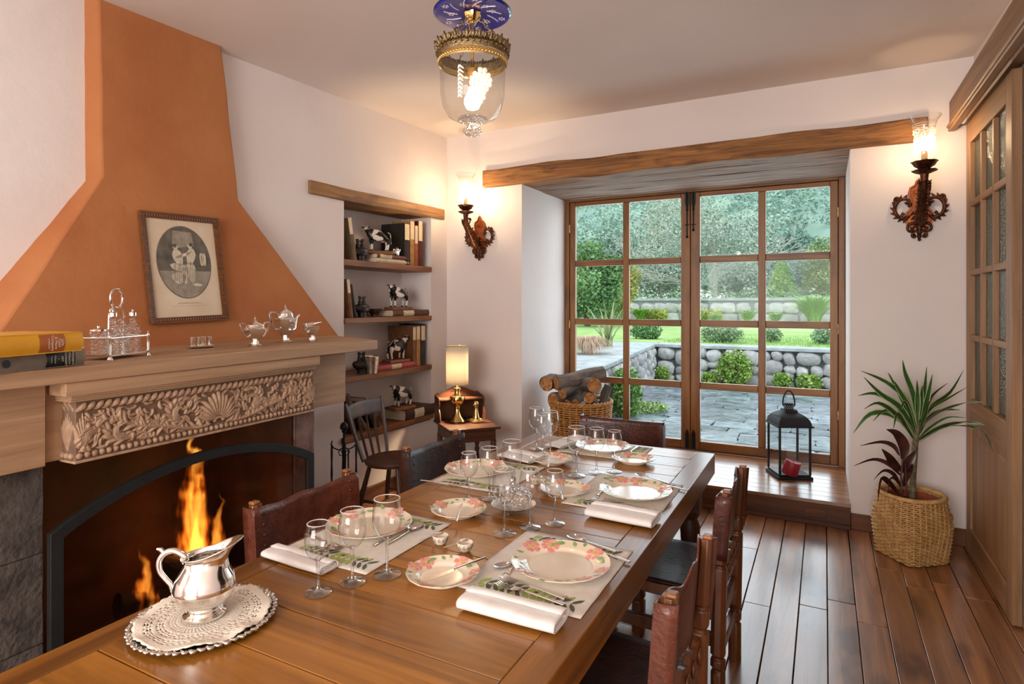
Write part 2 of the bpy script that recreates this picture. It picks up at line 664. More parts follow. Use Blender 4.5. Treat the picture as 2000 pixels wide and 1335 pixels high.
NY0, NY1, NZ0, NZ1 = 3.236, 4.311, .475, 2.25          # book niche
b = MB()
b.bx(XL - .5, XL, YF - .3, NY0, -.1, 3.3)
b.bx(XL - .5, XL, NY1, 5.7, -.1, 3.3)
b.bx(XL - .5, XL, NY0, NY1, -.1, NZ0)
b.bx(XL - .5, XL, NY0, NY1, NZ1 + .02, 3.3)
b.bx(XL - .5, XL - .325, NY0, NY1, NZ0, NZ1 + .02)
struct('wall_left', b, M_['plaster'], 'white plastered wall with the chimney breast and the book niche', 'wall')
b = MB()
b.bx(XL, RX0, YB, 5.7, -.3, 3.3)
b.bx(RX1, XR + .5, YB, 5.7, -.3, 3.3)
b.bx(RX0, RX1, YB, YD + .1, 2.66, 3.3)
struct('wall_back', b, M_['plaster'], 'thick white plastered wall around the deep french door recess', 'wall')
b = MB()
b.bx(XR, XR + .25, 3.5, YB, 0, 3.3)
b.bx(XR, XR + .25, 1.7, 3.5, 2.58, 3.3)
b.bx(XR, XR + .25, YF, 1.7, 0, 3.3)
struct('wall_right', b, M_['plaster'], 'white wall with the opening behind the sliding door', 'wall')
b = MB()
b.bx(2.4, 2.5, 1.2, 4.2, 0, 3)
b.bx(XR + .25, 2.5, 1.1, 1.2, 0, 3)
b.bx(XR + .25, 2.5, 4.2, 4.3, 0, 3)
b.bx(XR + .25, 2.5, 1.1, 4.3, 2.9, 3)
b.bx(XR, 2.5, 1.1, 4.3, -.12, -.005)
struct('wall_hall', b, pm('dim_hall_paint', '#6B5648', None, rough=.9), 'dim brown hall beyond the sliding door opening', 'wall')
b = MB()                                               # wall behind the camera, with a wide window
b.bx(XL, -2.3, YF - .25, YF, 0, 3.3)
b.bx(.3, XR + .25, YF - .25, YF, 0, 3.3)
b.bx(-2.3, .3, YF - .25, YF, 0, .9)
b.bx(-2.3, .3, YF - .25, YF, 2.6, 3.3)
struct('wall_front', b, M_['plaster'], 'white wall with the window behind the viewer', 'wall')
b = MB()
y0, y1 = YF - .3, YB + .05
b.add([(XL - .1, y0, ceil_z(y0)), (XR + .3, y0, ceil_z(y0)), (XR + .3, y1, ceil_z(y1)), (XL - .1, y1, ceil_z(y1)),
       (XL - .1, y0, 3.4), (XR + .3, y0, 3.4), (XR + .3, y1, 3.4), (XL - .1, y1, 3.4)],
      [(0, 1, 2, 3), (4, 7, 6, 5), (0, 4, 5, 1), (1, 5, 6, 2), (2, 6, 7, 3), (3, 7, 4, 0)])
struct('ceiling', b, M_['ceiling'], 'plain plastered ceiling', 'ceiling')

# floor: one board per plank
b = MB()
b.bx(XL, XR + .2, YF, YB, -.12, -.022)
floor = struct('floor', b, pm('subfloor_shadow', '#120A06', None, rough=.9), 'dark wooden plank floor', 'floor')
W = .1245
k = 0
x = .138 - 27 * W
while x < XR:
    x1 = min(x + W, XR + .02)
    y = YF + random.uniform(-1.5, 0)
    while y < YB:
        yn = y + random.uniform(1.6, 3.0)
        if YB - yn < .6:
            yn = YB
        ya = max(y, YF)
        if yn > ya:
            g = random.uniform(.0009, .0024)
            p = MB().bx(x + g, x1 - g, ya + .0015, min(yn, YB) - .0015, -.022, random.uniform(-.0008, .0008)).obj('plank', M_['floor'], floor, bevel=.002)
            k += 1
        y = yn
    x = x1
# raised platform in the recess: boards run across, oak riser in front
b = MB()
b.bx(RX0, RX1 + .003, YB - .01, YD + .12, -.3, PZ - .025)
plat = struct('floor_platform', b, M_['riser'], 'raised wooden platform in the french door recess', 'floor')
y = YB - .03
while y < YD - .02:
    y2 = min(y + random.uniform(.105, .13), YD + .02)
    MB().bx(RX0 + .002, RX1 + .003, y + .001, y2 - .001, PZ - .025, PZ + random.uniform(-.0006, .0006)).obj('plank', M_['platform'], plat, bevel=.0015)
    y = y2
MB().bx(RX0 - .3, RX1 + .003, YB - .028, YB - .009, .0, PZ - .026).obj('riser_board', M_['riser'], plat, bevel=.004)
MB().bx(RX1 - .27, RX1 - .14, YB - .032, YB - .02, .05, .105).obj('patch_block', M_['riser'], plat, bevel=.003)
MB().bx(RX0 - .3, RX1 + .003, YB - .05, YB - .028, 0, .028).obj('toe_strip', M_['riser'], plat, bevel=.004)
b = MB().bx(RX1 + .004, .78, YB - .022, YB, 0, .105)
struct('baseboard_back', b, M_['skirt_x'], 'dark wooden baseboard behind the potted plant', 'baseboard', bevel=.004)
b = MB().bx(XL, RX0 - .3, YB - .022, YB, 0, .105)
struct('baseboard_corner', b, M_['skirt_x'], 'dark wooden baseboard behind the small desk', 'baseboard', bevel=.004)
b = MB().bx(XL, XL + .022, 2.5, YB - .022, 0, .105)
struct('baseboard_left', b, M_['skirt_y'], 'dark wooden baseboard below the book niche', 'baseboard', bevel=.004)

# ---------------------------------------------------------------- hewn lintel and soffit
def hewn(x0, x1, y0, y1, z0, z1, ax, amp, seed, n=26):
    b = MB()
    def rad(t, k):
        L0, L1 = (x0, x1) if ax == 0 else (y0, y1)
        p = L0 + (L1 - L0) * t
        q = [noise.noise(Vector((p * 2.2, seed + 9 * j, k * 3.1))) * amp for j in range(4)]
        a0, a1 = (y0, y1) if ax == 0 else (x0, x1)
        a0, a1, c0, c1 = a0 + q[0] * .6, a1 + q[1] * .6, z0 + q[2], z1 + q[3]
        loop = [(a0, c0), ((a0 + a1) / 2, c0), (a1, c0), (a1, (c0 + c1) / 2), (a1, c1), ((a0 + a1) / 2, c1), (a0, c1), (a0, (c0 + c1) / 2)]
        return [(p, a, c) if ax == 0 else (a, p, c) for a, c in loop]
    vs = []
    for i in range(n + 1):
        vs += rad(i / n, 0)
    fs = [(i * 8 + k, i * 8 + (k + 1) % 8, i * 8 + 8 + (k + 1) % 8, i * 8 + 8 + k) for i in range(n) for k in range(8)]
    fs += [tuple(range(7, -1, -1)), tuple(range(n * 8, n * 8 + 8))]
    return b.add(vs, fs)


b = hewn(-2.667, .576, YB - .055, YB + .16, 2.525, 2.672, 0, .018, 3)
lint = struct('trim_lintel', b, M_['beam_x'], 'long hand-hewn wooden lintel beam over the french door', 'lintel', bevel=.008)
y = YB + .16
for i, wd in enumerate((.25, .21, .24, .17)):
    hewn(RX0 - .02, RX1 + .02, y + .004, min(y + wd - .004, YD - .04), RZ - .002 * (i % 2), RZ + .04, 0, .006, 20 + i).obj('soffit_board', M_['soffit'], lint, bevel=.004)
    y += wd
hb = MB()
hb.bx(RX0, RX1, YB + .16, YD + .1, 2.60, 2.67)
hb.obj('soffit_backing', M_['soffit'], lint)
b = hewn(XL - .3, XL + .02, 2.936, 4.535, 2.245, 2.335, 1, .008, 8)
struct('trim_niche_lintel', b, M_['beam_y'], 'short hand-hewn beam over the book niche', 'lintel', bevel=.006)
bpy.data.objects['trim_niche_lintel'].rotation_euler = (radians(.9), 0, 0)
bpy.data.objects['trim_niche_lintel'].location = (0, .0, -.055)

# ---------------------------------------------------------------- french door
fd = thing('door_1', 'honey-coloured french door of sixteen panes opening on the garden', 'french door', (0, YD, 0), kind='structure')
FZ0, FZ1 = PZ, 2.555
MB().bx(RX0 + .002, RX0 + .05, -.03, .05, FZ0, FZ1).obj('frame_post', M_['door_z'], fd, bevel=.004)
MB().bx(RX1 - .05, RX1 - .002, -.03, .05, FZ0, FZ1).obj('frame_post', M_['door_z'], fd, bevel=.004)
MB().bx(RX0 + .05, RX1 - .05, -.03, .05, FZ1 - .05, FZ1 + .03).obj('frame_head', M_['door_x'], fd, bevel=.004)
MB().bx(RX0 + .05, RX1 - .05, -.01, .06, FZ0, FZ0 + .012).obj('frame_threshold', M_['door_x'], fd)
xm = (RX0 + RX1) / 2
for x0, x1 in ((RX0 + .002, RX0 + .075), (RX1 - .075, RX1 - .002)):
    MB().bx(x0, x1, .027, .05, FZ0, FZ1 - .02).obj('frame_stop', M_['door_z'], fd)
MB().bx(RX0 + .05, RX1 - .05, .027, .05, FZ1 - .075, FZ1 - .02).obj('frame_stop', M_['door_x'], fd)
MB().bx(RX0 + .05, RX1 - .05, .027, .05, FZ0, FZ0 + .035).obj('frame_stop', M_['door_x'], fd)
MB().bx(xm - .03, xm + .03, .026, .04, FZ0 + .02, FZ1 - .06).obj('meeting_strip', M_['door_z'], fd)
rows = (.256, .757, 1.319, 1.894, 2.462)
for side in (0, 1):
    x0, x1 = (RX0 + .053, xm - .002) if side == 0 else (xm + .002, RX1 - .053)
    so, si = (.058, .082)
    xa, xb = (x0 + so, x1 - si) if side == 0 else (x0 + si, x1 - so)
    z0, z1 = FZ0 + .014, FZ1 - .053
    leaf = MB()
    leaf.bx(x0, xa, -.02, .025, z0, z1)
    lf = leaf.obj('door_leaf', M_['door_z'], fd, bevel=.005)
    MB().bx(xb, x1, -.02, .025, z0, z1).obj('stile', M_['door_z'], lf, bevel=.005)
    MB().bx(xa, xb, -.019, .024, z0, rows[0]).obj('bottom_rail', M_['door_x'], lf, bevel=.005)
    MB().bx(xa, xb, -.019, .024, rows[4], z1).obj('top_rail', M_['door_x'], lf, bevel=.005)
    xc = (xa + xb) / 2
    MB().bx(xc - .03, xc + .03, -.018, .022, rows[0], rows[4]).obj('upright_muntin', M_['door_z'], lf, bevel=.006)
    for r in (1, 2, 3):
        for q0, q1 in ((xa, xc - .03), (xc + .03, xb)):
            MB().bx(q0, q1, -.017, .022, rows[r] - .03, rows[r] + .03).obj('cross_muntin', M_['door_x'], lf, bevel=.006)
    for r in range(4):
        za = rows[r] + (.03 if r else 0)
        zb = rows[r + 1] - (.03 if r < 3 else 0)
        for q0, q1 in ((xa, xc - .03), (xc + .03, xb)):
            MB().bx(q0, q1, .004, .008, za, zb).obj('pane', M_['pane'], lf)
    xs = x1 - .026 if side == 0 else x0 + .026
    bolt = MB()
    zt = z1 + .03
    bolt.prism([(-.017, 0), (.017, 0), (.019, -.12), (.008, -.17), (.013, -.185), (0, -.205), (-.013, -.185), (-.008, -.17), (-.019, -.12)], 0, .006, T(xs, -.022, zt) @ R('X', 90))
    bolt.tube([(xs, -.03, zt - .02), (xs, -.03, zt - .42 + side * .06)], .005, 8)
    bolt.tube([(xs - .018, -.03, zt - .32), (xs + .018, -.03, zt - .32)], .005, 6)
    bolt.ball((xs, -.034, zt - .43 + side * .06), .012, 10)
    bolt.obj('long_bolt', M_['iron'], lf)
    bolt = MB()
    bolt.prism([(-.018, 0), (.018, 0), (.018, .13), (.010, .155), (0, .175), (-.010, .155), (-.018, .13)], 0, .006, T(xs, -.022, z0 + .005) @ R('X', 90))
    bolt.tube([(xs, -.031, z0 + .02), (xs, -.031, z0 + .15)], .006, 8)
    bolt.obj('short_bolt', M_['iron'], lf)
    xh = x0 if side == 0 else x1
    for zz in (.55, 1.25, 2.2):
        MB().tube([(xh, -.026, zz), (xh, -.026, zz + .08)], .008, 8).obj('hinge', M_['brass_old'], lf)

# ---------------------------------------------------------------- sliding door and its fascia
sd = thing('sliding_door', 'pale wooden sliding door with twelve hammered glass panes on the right', 'door', (0, 0, 0))
DX0, DX1, DY0, DY1, DZ0, DZ1 = .767, .807, 3.505, 4.50, .012, 2.585
for ya, yb in ((DY0, DY0 + .105), (DY1 - .105, DY1)):
    MB().bx(DX0, DX1, ya, yb, DZ0, DZ1).obj('stile', M_['barn_z'], sd, bevel=.003)
zr = [.933, 1.297, 1.683, 2.09, 2.455]
ya, yb = DY0 + .105, DY1 - .105
for z0, z1, nm in ((DZ0, .16, 'bottom_rail'), (.79, zr[0] - 0, 'lock_rail'), (zr[4], DZ1, 'top_rail')):
    MB().bx(DX0 + .0005, DX1 - .0005, ya, yb, z0, z1).obj(nm, M_['barn_y'], sd, bevel=.003)
cw = (yb - ya - .07) / 3
cols = [(ya + i * (cw + .035), ya + i * (cw + .035) + cw) for i in range(3)]
for i in (0, 1):
    MB().bx(DX0 + .003, DX1 - .003, cols[i][1], cols[i + 1][0], zr[0], zr[4]).obj('upright_muntin', M_['barn_z'], sd, bevel=.005)
for r in (1, 2, 3):
    for c0, c1 in cols:
        MB().bx(DX0 + .002, DX1 - .002, c0, c1, zr[r] - .018, zr[r] + .018).obj('cross_muntin', M_['barn_y'], sd, bevel=.005)
for r in range(4):
    za, zb = zr[r] + (.018 if r else 0), zr[r + 1] - (.018 if r < 3 else 0)
    for c0, c1 in cols:
        MB().bx(DX0 + .024, DX0 + .029, c0, c1, za, zb).obj('pane', M_['obscure'], sd)
pn = MB().bx(DX0 + .012, DX1 - .012, ya, yb, .16, .79)
pn.bx(DX0 + .007, DX1 - .007, ya + .05, yb - .05, .21, .74)
pn.obj('raised_panel', M_['barn_z'], sd, bevel=.006)
fa = MB().bx(.69, .806, 1.0, YB - .01, 2.60, 2.756)
ft = struct('trim_fascia', fa, M_['fascia'], 'brown wooden fascia box over the sliding door', 'fascia', bevel=.003)
MB().bx(.69, .722, 1.0, YB - .01, 2.57, 2.60).obj('lower_lip', M_['fascia'], ft, bevel=.004)
MB().tube([(.686, 1.0, 2.598), (.686, YB - .02, 2.598)], .012, 10).obj('bead_moulding', M_['barn_y'], ft)
MB().tube([(.689, 1.0, 2.576), (.689, YB - .02, 2.576)], .008, 10).obj('bead_moulding', M_['barn_y'], ft)
MB().bx(.735, .75, 1.0, YB - .1, 2.588, 2.6).obj('track_rail', M_['steel'], ft)

# ---------------------------------------------------------------- chimney breast
b = MB()
fr = [(-3.0, 1.556, 3.0), (-3.0, 2.19, 3.0), (-2.99, 2.297, 2.095), (-2.885, 3.0, 1.27), (-2.885, 1.07, 1.27), (-2.99, 1.568, 2.095)]
bk = [(-3.1, 1.525, 3.0), (-3.1, 2.21, 3.0), (-3.1, 2.32, 2.06), (-3.1, 3.03, 1.25), (-3.1, .98, 1.27), (-3.1, 1.53, 2.07)]
# subdivide for a slightly uneven hand-plastered edge
def edgeloop(P):
    out = []
    for i in range(len(P)):
        a, c = Vector(P[i]), Vector(P[(i + 1) % len(P)])
        for k in range(8):
            p = a.lerp(c, k / 8)
            out.append(p + Vector((0, noise.noise(p * 5) * .006, 0)) if 0 < k else p)
    return out
A, B = edgeloop(fr), edgeloop(bk)
n = len(A)
# front face in two planes: straight shaft above the neck, sloping flare below
iN, iM = 16, 40                                          # loop indices of the two neck corners
top_i = [0] + list(range(1, iN + 1)) + list(range(iM, n))
low_i = list(range(iN, iM + 1))
b.add(A + B, [tuple(top_i), tuple(low_i)] + [(i, n + i, n + (i + 1) % n, (i + 1) % n) for i in range(n)])
struct('wall_chimney', b, M_['terracotta_wall'], 'flared terracotta-orange chimney breast above the mantel', 'chimney breast', bevel=.008)

# ---------------------------------------------------------------- mantelpiece with carved frieze
mp = thing('mantelpiece', 'limed oak mantelpiece with a carved frieze on grey stone jambs', 'mantelpiece', (-2.184, .862, 0), radians(2.1))
MB().prism([(0, -.7), (0, 1.775), (-.74, 2.14), (-.86, 2.14), (-.80, -.7)], 1.238, 1.29).obj('shelf_slab', M_['oak'], mp, bevel=.004)
MB().bx(-.72, -.10, -.7, .168, .958, 1.237).obj('plain_block', M_['oak'], mp, bevel=.003)
MB().bx(-.72, -.10, 1.332, 1.622, .958, 1.237).obj('plain_block', M_['oak'], mp, bevel=.003)
MB().bx(-.72, -.12, .17, 1.33, .966, 1.236).obj('inner_beam', M_['oak'], mp)
MB().bx(-.13, -.012, .182, 1.335, 1.192, 1.237).obj('upper_board', M_['oak'], mp, bevel=.002)
cr = MB()
for z0, z1, o in ((1.184, 1.193, -.018), (1.176, 1.184, -.024), (1.168, 1.176, -.03)):
    cr.bx(-.13, o, .196 - o * .3, 1.332 + o * .3, z0, z1)
cr.obj('crown_moulding', M_['oak'], mp, bevel=.002)
fz = MB().bx(-.13, -.045, .228, 1.322, .962, 1.168).obj('frieze', M_['oak_recess_shade'], mp, bevel=.003)
# flat lower lip, beads, rope twist
MB().bx(-.13, -.038, .222, 1.328, .958, .967).obj('lower_lip', M_['oak_carved'], fz, bevel=.002)
bead = None
for i in range(45):
    M = T(-.045, .240 + i * .0239, .982)
    if bead is None:
        bead = MB().ball((0, 0, 0), (.011, .0108, .0115), 10).obj('bead', M_['oak_carved'], fz)
        bead.matrix_local = M
    else:
        inst(bead, fz, M)
for k in range(3):
    inst(bead, fz, T(-.065 - k * .024, .226, .982))
rope = None
for i in range(39):
    M = T(-.046, .245 + i * .0276, 1.147)
    if rope is None:
        pts = [(.001 + .008 * sin(pi * t), -.016 + .032 * t, -.013 + .026 * t) for t in [q / 6 for q in range(7)]]
        rope = MB().tube(pts, [.003, .007, .009, .0098, .009, .007, .003], 8).obj('rope_twist', M_['oak_carved'], fz)
        rope.matrix_local = M
    else:
        inst(rope, fz, M)
for k in range(3):
    inst(rope, fz, T(-.07 - k * .025, .226, 1.147) @ R('Z', 90))
# acanthus relief : strokes in the (y, z) plane, raised towards the room
rel = MB()


def stroke(pts, w0, w1, hgt=.010, base=-.045):
    """a ridged leaf strand following pts in (y, z)"""
    m = len(pts)
    rr = []
    for i in range(m):
        t = i / (m - 1)
        rr.append(1.35 * (w0 + (w1 - w0) * t) * (.25 + .75 * sin(pi * min(1, .12 + t * .92)) ** .6))
    rel.tube([(base, p[0], p[1]) for p in pts], rr, 7, flat=1.25, up=(1, 0, 0))


def spiral(cy, cz, r0, r1, a0, a1, n=16):
    return [(cy + (r0 + (r1 - r0) * t) * cos(a0 + (a1 - a0) * t), cz + (r0 + (r1 - r0) * t) * sin(a0 + (a1 - a0) * t)) for t in [i / n for i in range(n + 1)]]


def bez(p0, p1, p2, p3, n=12):
    out = []
    for i in range(n + 1):
        t = i / n
        q = 1 - t
        out.append(tuple(q ** 3 * p0[k] + 3 * q * q * t * p1[k] + 3 * q * t * t * p2[k] + t ** 3 * p3[k] for k in (0, 1)))
    return out


yc0, zc0, Z0, Z1 = .775, 1.005, .998, 1.13
for k in range(-6, 7):                                   # central palmette
    a = pi / 2 + k * .22
    l = .12 - abs(k) * .006
    tip = (yc0 + cos(a) * l, zc0 + .01 + sin(a) * l * .98)
    curl = (tip[0] + .02 * (1 if k < 0 else -1) * (0 if k == 0 else 1), tip[1] + .004)
    stroke(bez((yc0 + cos(a) * .02, zc0 + .012 + sin(a) * .014), (yc0 + cos(a) * .06, zc0 + sin(a) * .05), (tip[0] * .7 + yc0 * .3, tip[1]), curl if abs(k) > 2 else tip), .010, .0085)
for k in range(7):
    a = pi * k / 6
    rel.ball((-.04, yc0 + .02 * cos(a), zc0 + .006 + .012 * sin(a)), (.008, .008, .007), 8)
for sg in (-1, 1):
    def Y(d):
        return yc0 + sg * d
    # main stem, rising and falling, with long acanthus leaves branching
    main = bez((Y(.04), 1.0), (Y(.16), .985), (Y(.2), 1.03), (Y(.30), 1.04)) + bez((Y(.30), 1.04), (Y(.38), 1.05), (Y(.44), 1.13), (Y(.525), 1.075))[1:]
    stroke(main, .009, .006)
    for cyd, czz, r, a0, dirn in ((.17, 1.075, .048, -1.9, 1), (.395, 1.05, .05, -2.6, 1), (.50, 1.035, .035, 2.6, -1), (.27, 1.06, .03, .6, -1)):
        a0_, d_ = (a0, dirn) if sg > 0 else (pi - a0, -dirn)
        for j in range(4):
            stroke(spiral(Y(cyd), czz, r - j * .009, r * .15, a0_ + d_ * j * .22, a0_ + d_ * (j * .2 + 4.6)), .0072, .0045)
        for j in range(9):                               # leaf lobes round the scroll
            a = a0_ + d_ * (j * .45)
            c0 = (Y(cyd) + cos(a) * r * .9, czz + sin(a) * r * .85)
            c1 = (Y(cyd) + cos(a + d_ * .55) * r * 1.42, czz + sin(a + d_ * .55) * r * 1.2)
            if Z0 - .006 < c1[1] < Z1 + .004:
                stroke(bez(c0, ((c0[0] * 2 + c1[0]) / 3, (c0[1] * 2 + c1[1]) / 3 + .006), (c1[0], c1[1] - .004), c1, 7), .0078, .0055)
    for j in range(18):                                  # filling leaves along the stem
        t = j / 17
        i = int(t * (len(main) - 2))
        p, q = main[i], main[i + 1]
        ang = atan2(q[1] - p[1], q[0] - p[0])
        for s2 in (-1, 1):
            a = ang + s2 * (.75 + .2 * sin(j * 2.1))
            l = .042 + .018 * sin(j * 1.7 + s2)
            e = (p[0] + cos(a) * l, p[1] + sin(a) * l)
            if Z0 - .004 < e[1] < Z1 + .004 and .245 < e[0] < 1.305:
                stroke(bez(p, (p[0] + cos(ang) * l * .5, p[1] + sin(ang) * l * .5), (e[0] - cos(ang) * .012, e[1]), e, 8), .0085, .005)
    for j in range(-3, 4):                               # upright leaf at each end
        stroke(bez((Y(.525), .998), (Y(.525 + j * .004), 1.04), (Y(.525 + j * .009), 1.08), (Y(.525 + j * .0075), 1.125 - abs(j) * .014), 8), .0065, .005)
for j in range(-3, 4):                                   # the short return on the near end
    pts = bez((-.09, .998), (-.09 + j * .004, 1.04), (-.09 + j * .012, 1.08), (-.09 + j * .011, 1.125 - abs(j) * .012), 8)
    rel.tube([(p[0], .229, p[1]) for p in pts], [.003, .006, .008, .008, .008, .007, .006, .004, .002], 7)
q = random.Random(9)                                     # small leaves swirling in the gaps
for i in range(330):
    y, z = q.uniform(.25, 1.30), q.uniform(.996, 1.132)
    if abs(y - yc0) < .08 and q.random() < .8:
        continue
    m = 1 if y > yc0 else -1
    a = 2.2 * pi * noise.noise(Vector((abs(y - yc0) * 7, z * 7, 2)))
    P = [(y, z)]
    for k in range(5):
        P.append((P[-1][0] + m * .0085 * cos(a), min(Z1, max(Z0, P[-1][1] + .0085 * sin(a)))))
        a += .38 * (1 if i % 2 else -1)
    stroke(P, .0062, .004, base=-.046)
rel.obj('acanthus_relief', M_['oak_carved'], fz, kind='stuff', angle=60)
# stone jambs of separate blocks
for y0, y1, xs, mt in ((-.30, .2, -.185, 'stone'), (1.36, 1.487, -.20, 'stone_red')):
    z = 0
    for h in ((.335, .31, .312) if y0 < 0 else (.42, .537)):
        c = MB()
        def face(u, v, y0=y0, y1=y1, z=z, h=h, xs=xs):
            return (xs + noise.noise(Vector((u * 3, v * 3 + z * 9, y0))) * .006, y0 + u * (y1 - y0), z + .002 + v * (h - .004))
        c.grid(face, 8, 8)
        c.bx(-.72, xs - .008, y0, y1, z + .002, z + h - .002)
        c.obj('stone_block', M_[mt], mp, bevel=0)
        z += h
lin = MB()
lin.bx(-.80, -.76, -.3, 1.6, 0, 1.2)
lin.bx(-.76, -.22, .18, .205, 0, .96)
lin.bx(-.76, -.22, 1.35, 1.37, 0, .96)
lin.bx(-.76, -.1, -.3, 1.6, .0, .012)
lin.obj('firebox_lining', M_['soot'], mp)

# arched fire screen standing in the opening
fs = thing('fire_screen', 'black arched iron fire screen with smoked glass in the hearth', 'fire screen', mp.matrix_basis @ Vector((0, .042, 0)), radians(2.1))
def arch(inset, n=28):
    y0, y1, zs, za = .155 + inset, 1.375 - inset, .715 - inset * .6, .868 - inset
    out = [(y0, .01 + inset)]
    for i in range(n + 1):
        t = i / n
        y = y0 + (y1 - y0) * t
        out.append((y, zs + (za - zs) * (1 - (2 * t - 1) ** 2) ** .92))
    out.append((y1, .01 + inset))
    return out
o_, i_ = arch(0), arch(.041)
n = len(o_)
fm = MB()
vs = [(-.155, *p) for p in o_] + [(-.155, *p) for p in i_] + [(-.13, *p) for p in o_] + [(-.13, *p) for p in i_]
fsx = []
for i in range(n):
    j = (i + 1) % n
    fsx += [(2 * n + i, 2 * n + j, 3 * n + j, 3 * n + i), (i, n + i, n + j, j), (i, j, 2 * n + j, 2 * n + i), (n + i, 3 * n + i, 3 * n + j, n + j)]
fm.add(vs, fsx)
fm.obj('screen_frame', M_['iron_matte'], fs, bevel=.002)
gm = MB()
gm.prism([(p[0], p[1]) for p in i_], -.002, .002, Matrix(((0, 0, 1, -.145), (1, 0, 0, 0), (0, 1, 0, 0), (0, 0, 0, 1))))
gm.obj('screen_glass', M_['screen_glass'], fs)

# fire: logs, embers, flames (glowing gas as an emissive volume)
def flame_mat(name, H, R, sway, strength, seed):
    m = bpy.data.materials.new(name)
    m.use_nodes = True
    nt = m.node_tree
    nt.nodes.clear()
    L = nt.links.new
    def mt(op, a, b=None, c=None, clamp=False):
        n = N(nt, 'ShaderNodeMath', operation=op)
        n.use_clamp = clamp
        for i, q in enumerate((a, b, c)):
            if q is None:
                continue
            if isinstance(q, (int, float)):
                n.inputs[i].default_value = q
            else:
                L(q, n.inputs[i])
        return n.outputs[0]
    tc = N(nt, 'ShaderNodeTexCoord')
    sp = N(nt, 'ShaderNodeSeparateXYZ')
    L(tc.outputs['Object'], sp.inputs[0])
    X, Y, Z = sp.outputs
    def nz(sx, sz, off, det=2):
        mp = N(nt, 'ShaderNodeMapping')
        mp.inputs['Scale'].default_value = (sx, sx, sz)
        mp.inputs['Location'].default_value = (off, seed, off * 2)
        L(tc.outputs['Object'], mp.inputs[0])
        t = N(nt, 'ShaderNodeTexNoise')
        t.inputs['Scale'].default_value = 1
        t.inputs['Detail'].default_value = det
        L(mp.outputs[0], t.inputs[0])
        return t.outputs['Fac']
    u = mt('DIVIDE', Z, H)
    w1 = mt('SUBTRACT', nz(2, 7, 1.3), .5)
    yy = mt('ADD', Y, mt('MULTIPLY', mt('MULTIPLY', w1, u), sway))
    w2 = mt('SUBTRACT', nz(16, 6, 4.1), .5)
    yy = mt('ADD', yy, mt('MULTIPLY', w2, R * 1.1))
    r = mt('SQRT', mt('ADD', mt('MULTIPLY', yy, yy), mt('MULTIPLY', X, X)))
    prof = mt('MULTIPLY', mt('POWER', mt('SUBTRACT', 1.02, u, clamp=True), .75), R)
    d = mt('SUBTRACT', 1.0, mt('DIVIDE', r, mt('ADD', prof, .002)))
    streak = nz(34, 7, 7.7, 4)
    d = mt('ADD', d, mt('MULTIPLY', mt('SUBTRACT', streak, .56), 2.6))
    d = mt('MULTIPLY', d, 1.5, clamp=True)
    foot = mt('MULTIPLY', Z, 25.0, clamp=True)
    d = mt('MULTIPLY', d, foot)
    rp = N(nt, 'ShaderNodeValToRGB')
    e = rp.color_ramp.elements
    e[0].position, e[0].color = 0, (1, .10, .005, 1)
    e[1].position, e[1].color = 1, (1, .50, .07, 1)
    k = rp.color_ramp.elements.new(.45)
    k.color = (1, .24, .012, 1)
    L(d, rp.inputs[0])
    em = N(nt, 'ShaderNodeEmission')
    L(rp.outputs[0], em.inputs[0])
    fade = mt('SUBTRACT', 1.25, u)
    L(mt('MULTIPLY', mt('MULTIPLY', mt('POWER', d, 1.4), strength), fade), em.inputs[1])
    ou = N(nt, 'ShaderNodeOutputMaterial')
    L(em.outputs[0], ou.inputs['Volume'])
    return m


FX = -.46
fire = thing('fire', 'orange fire burning behind the smoked glass screen', 'fire', mp.matrix_basis @ Vector((FX, .93, .012)), radians(2.1))
def flame(x, y, z, h, r, sway, strength, seed):
    b = MB()
    b.lathe([(0, 0), (r * 1.9, 0), (r * 2.0, h * .3), (r * 1.7, h * .75), (r * .9, h * 1.02), (0, h * 1.05)], 16)
    o = b.obj('flame', flame_mat('flame_gas', h, r, sway, strength, seed), fire)
    o.location = (x, y, z)
flame(.0, .045, .19, .68, .098, .40, 66, 1.0)
flame(.02, .16, .26, .28, .042, .2, 60, 5.0)
flame(.02, -.20, .12, .29, .055, .3, 60, 3.0)
fgl = bpy.data.lights.new('fire_glow', 'POINT')
fgl.energy, fgl.color, fgl.shadow_soft_size = 2.2, (1, .42, .13), .09
fgo = bpy.data.objects.new('fire_glow', fgl)
C.objects.link(fgo)
fgo.location = fire.matrix_basis @ Vector((0, .03, .38))
ashm = MB()
ashm.grid(lambda u, v: ((v - .5) * .42, (u - .5) * .95, .04 * sin(pi * u) * sin(pi * v) + .015 * noise.noise(Vector((u * 11, v * 7, 3))) * sin(pi * u) * sin(pi * v)), 36, 18)
ashm.obj('ash_bed', M_['ash'], fire, kind='stuff')
eb = MB()
for i in range(60):
    eb.ball((random.uniform(-.12, .16), random.uniform(-.25, .12), random.uniform(.035, .06)), random.uniform(.006, .016), 6)
eb.obj('embers', M_['ember'], fire, kind='stuff')
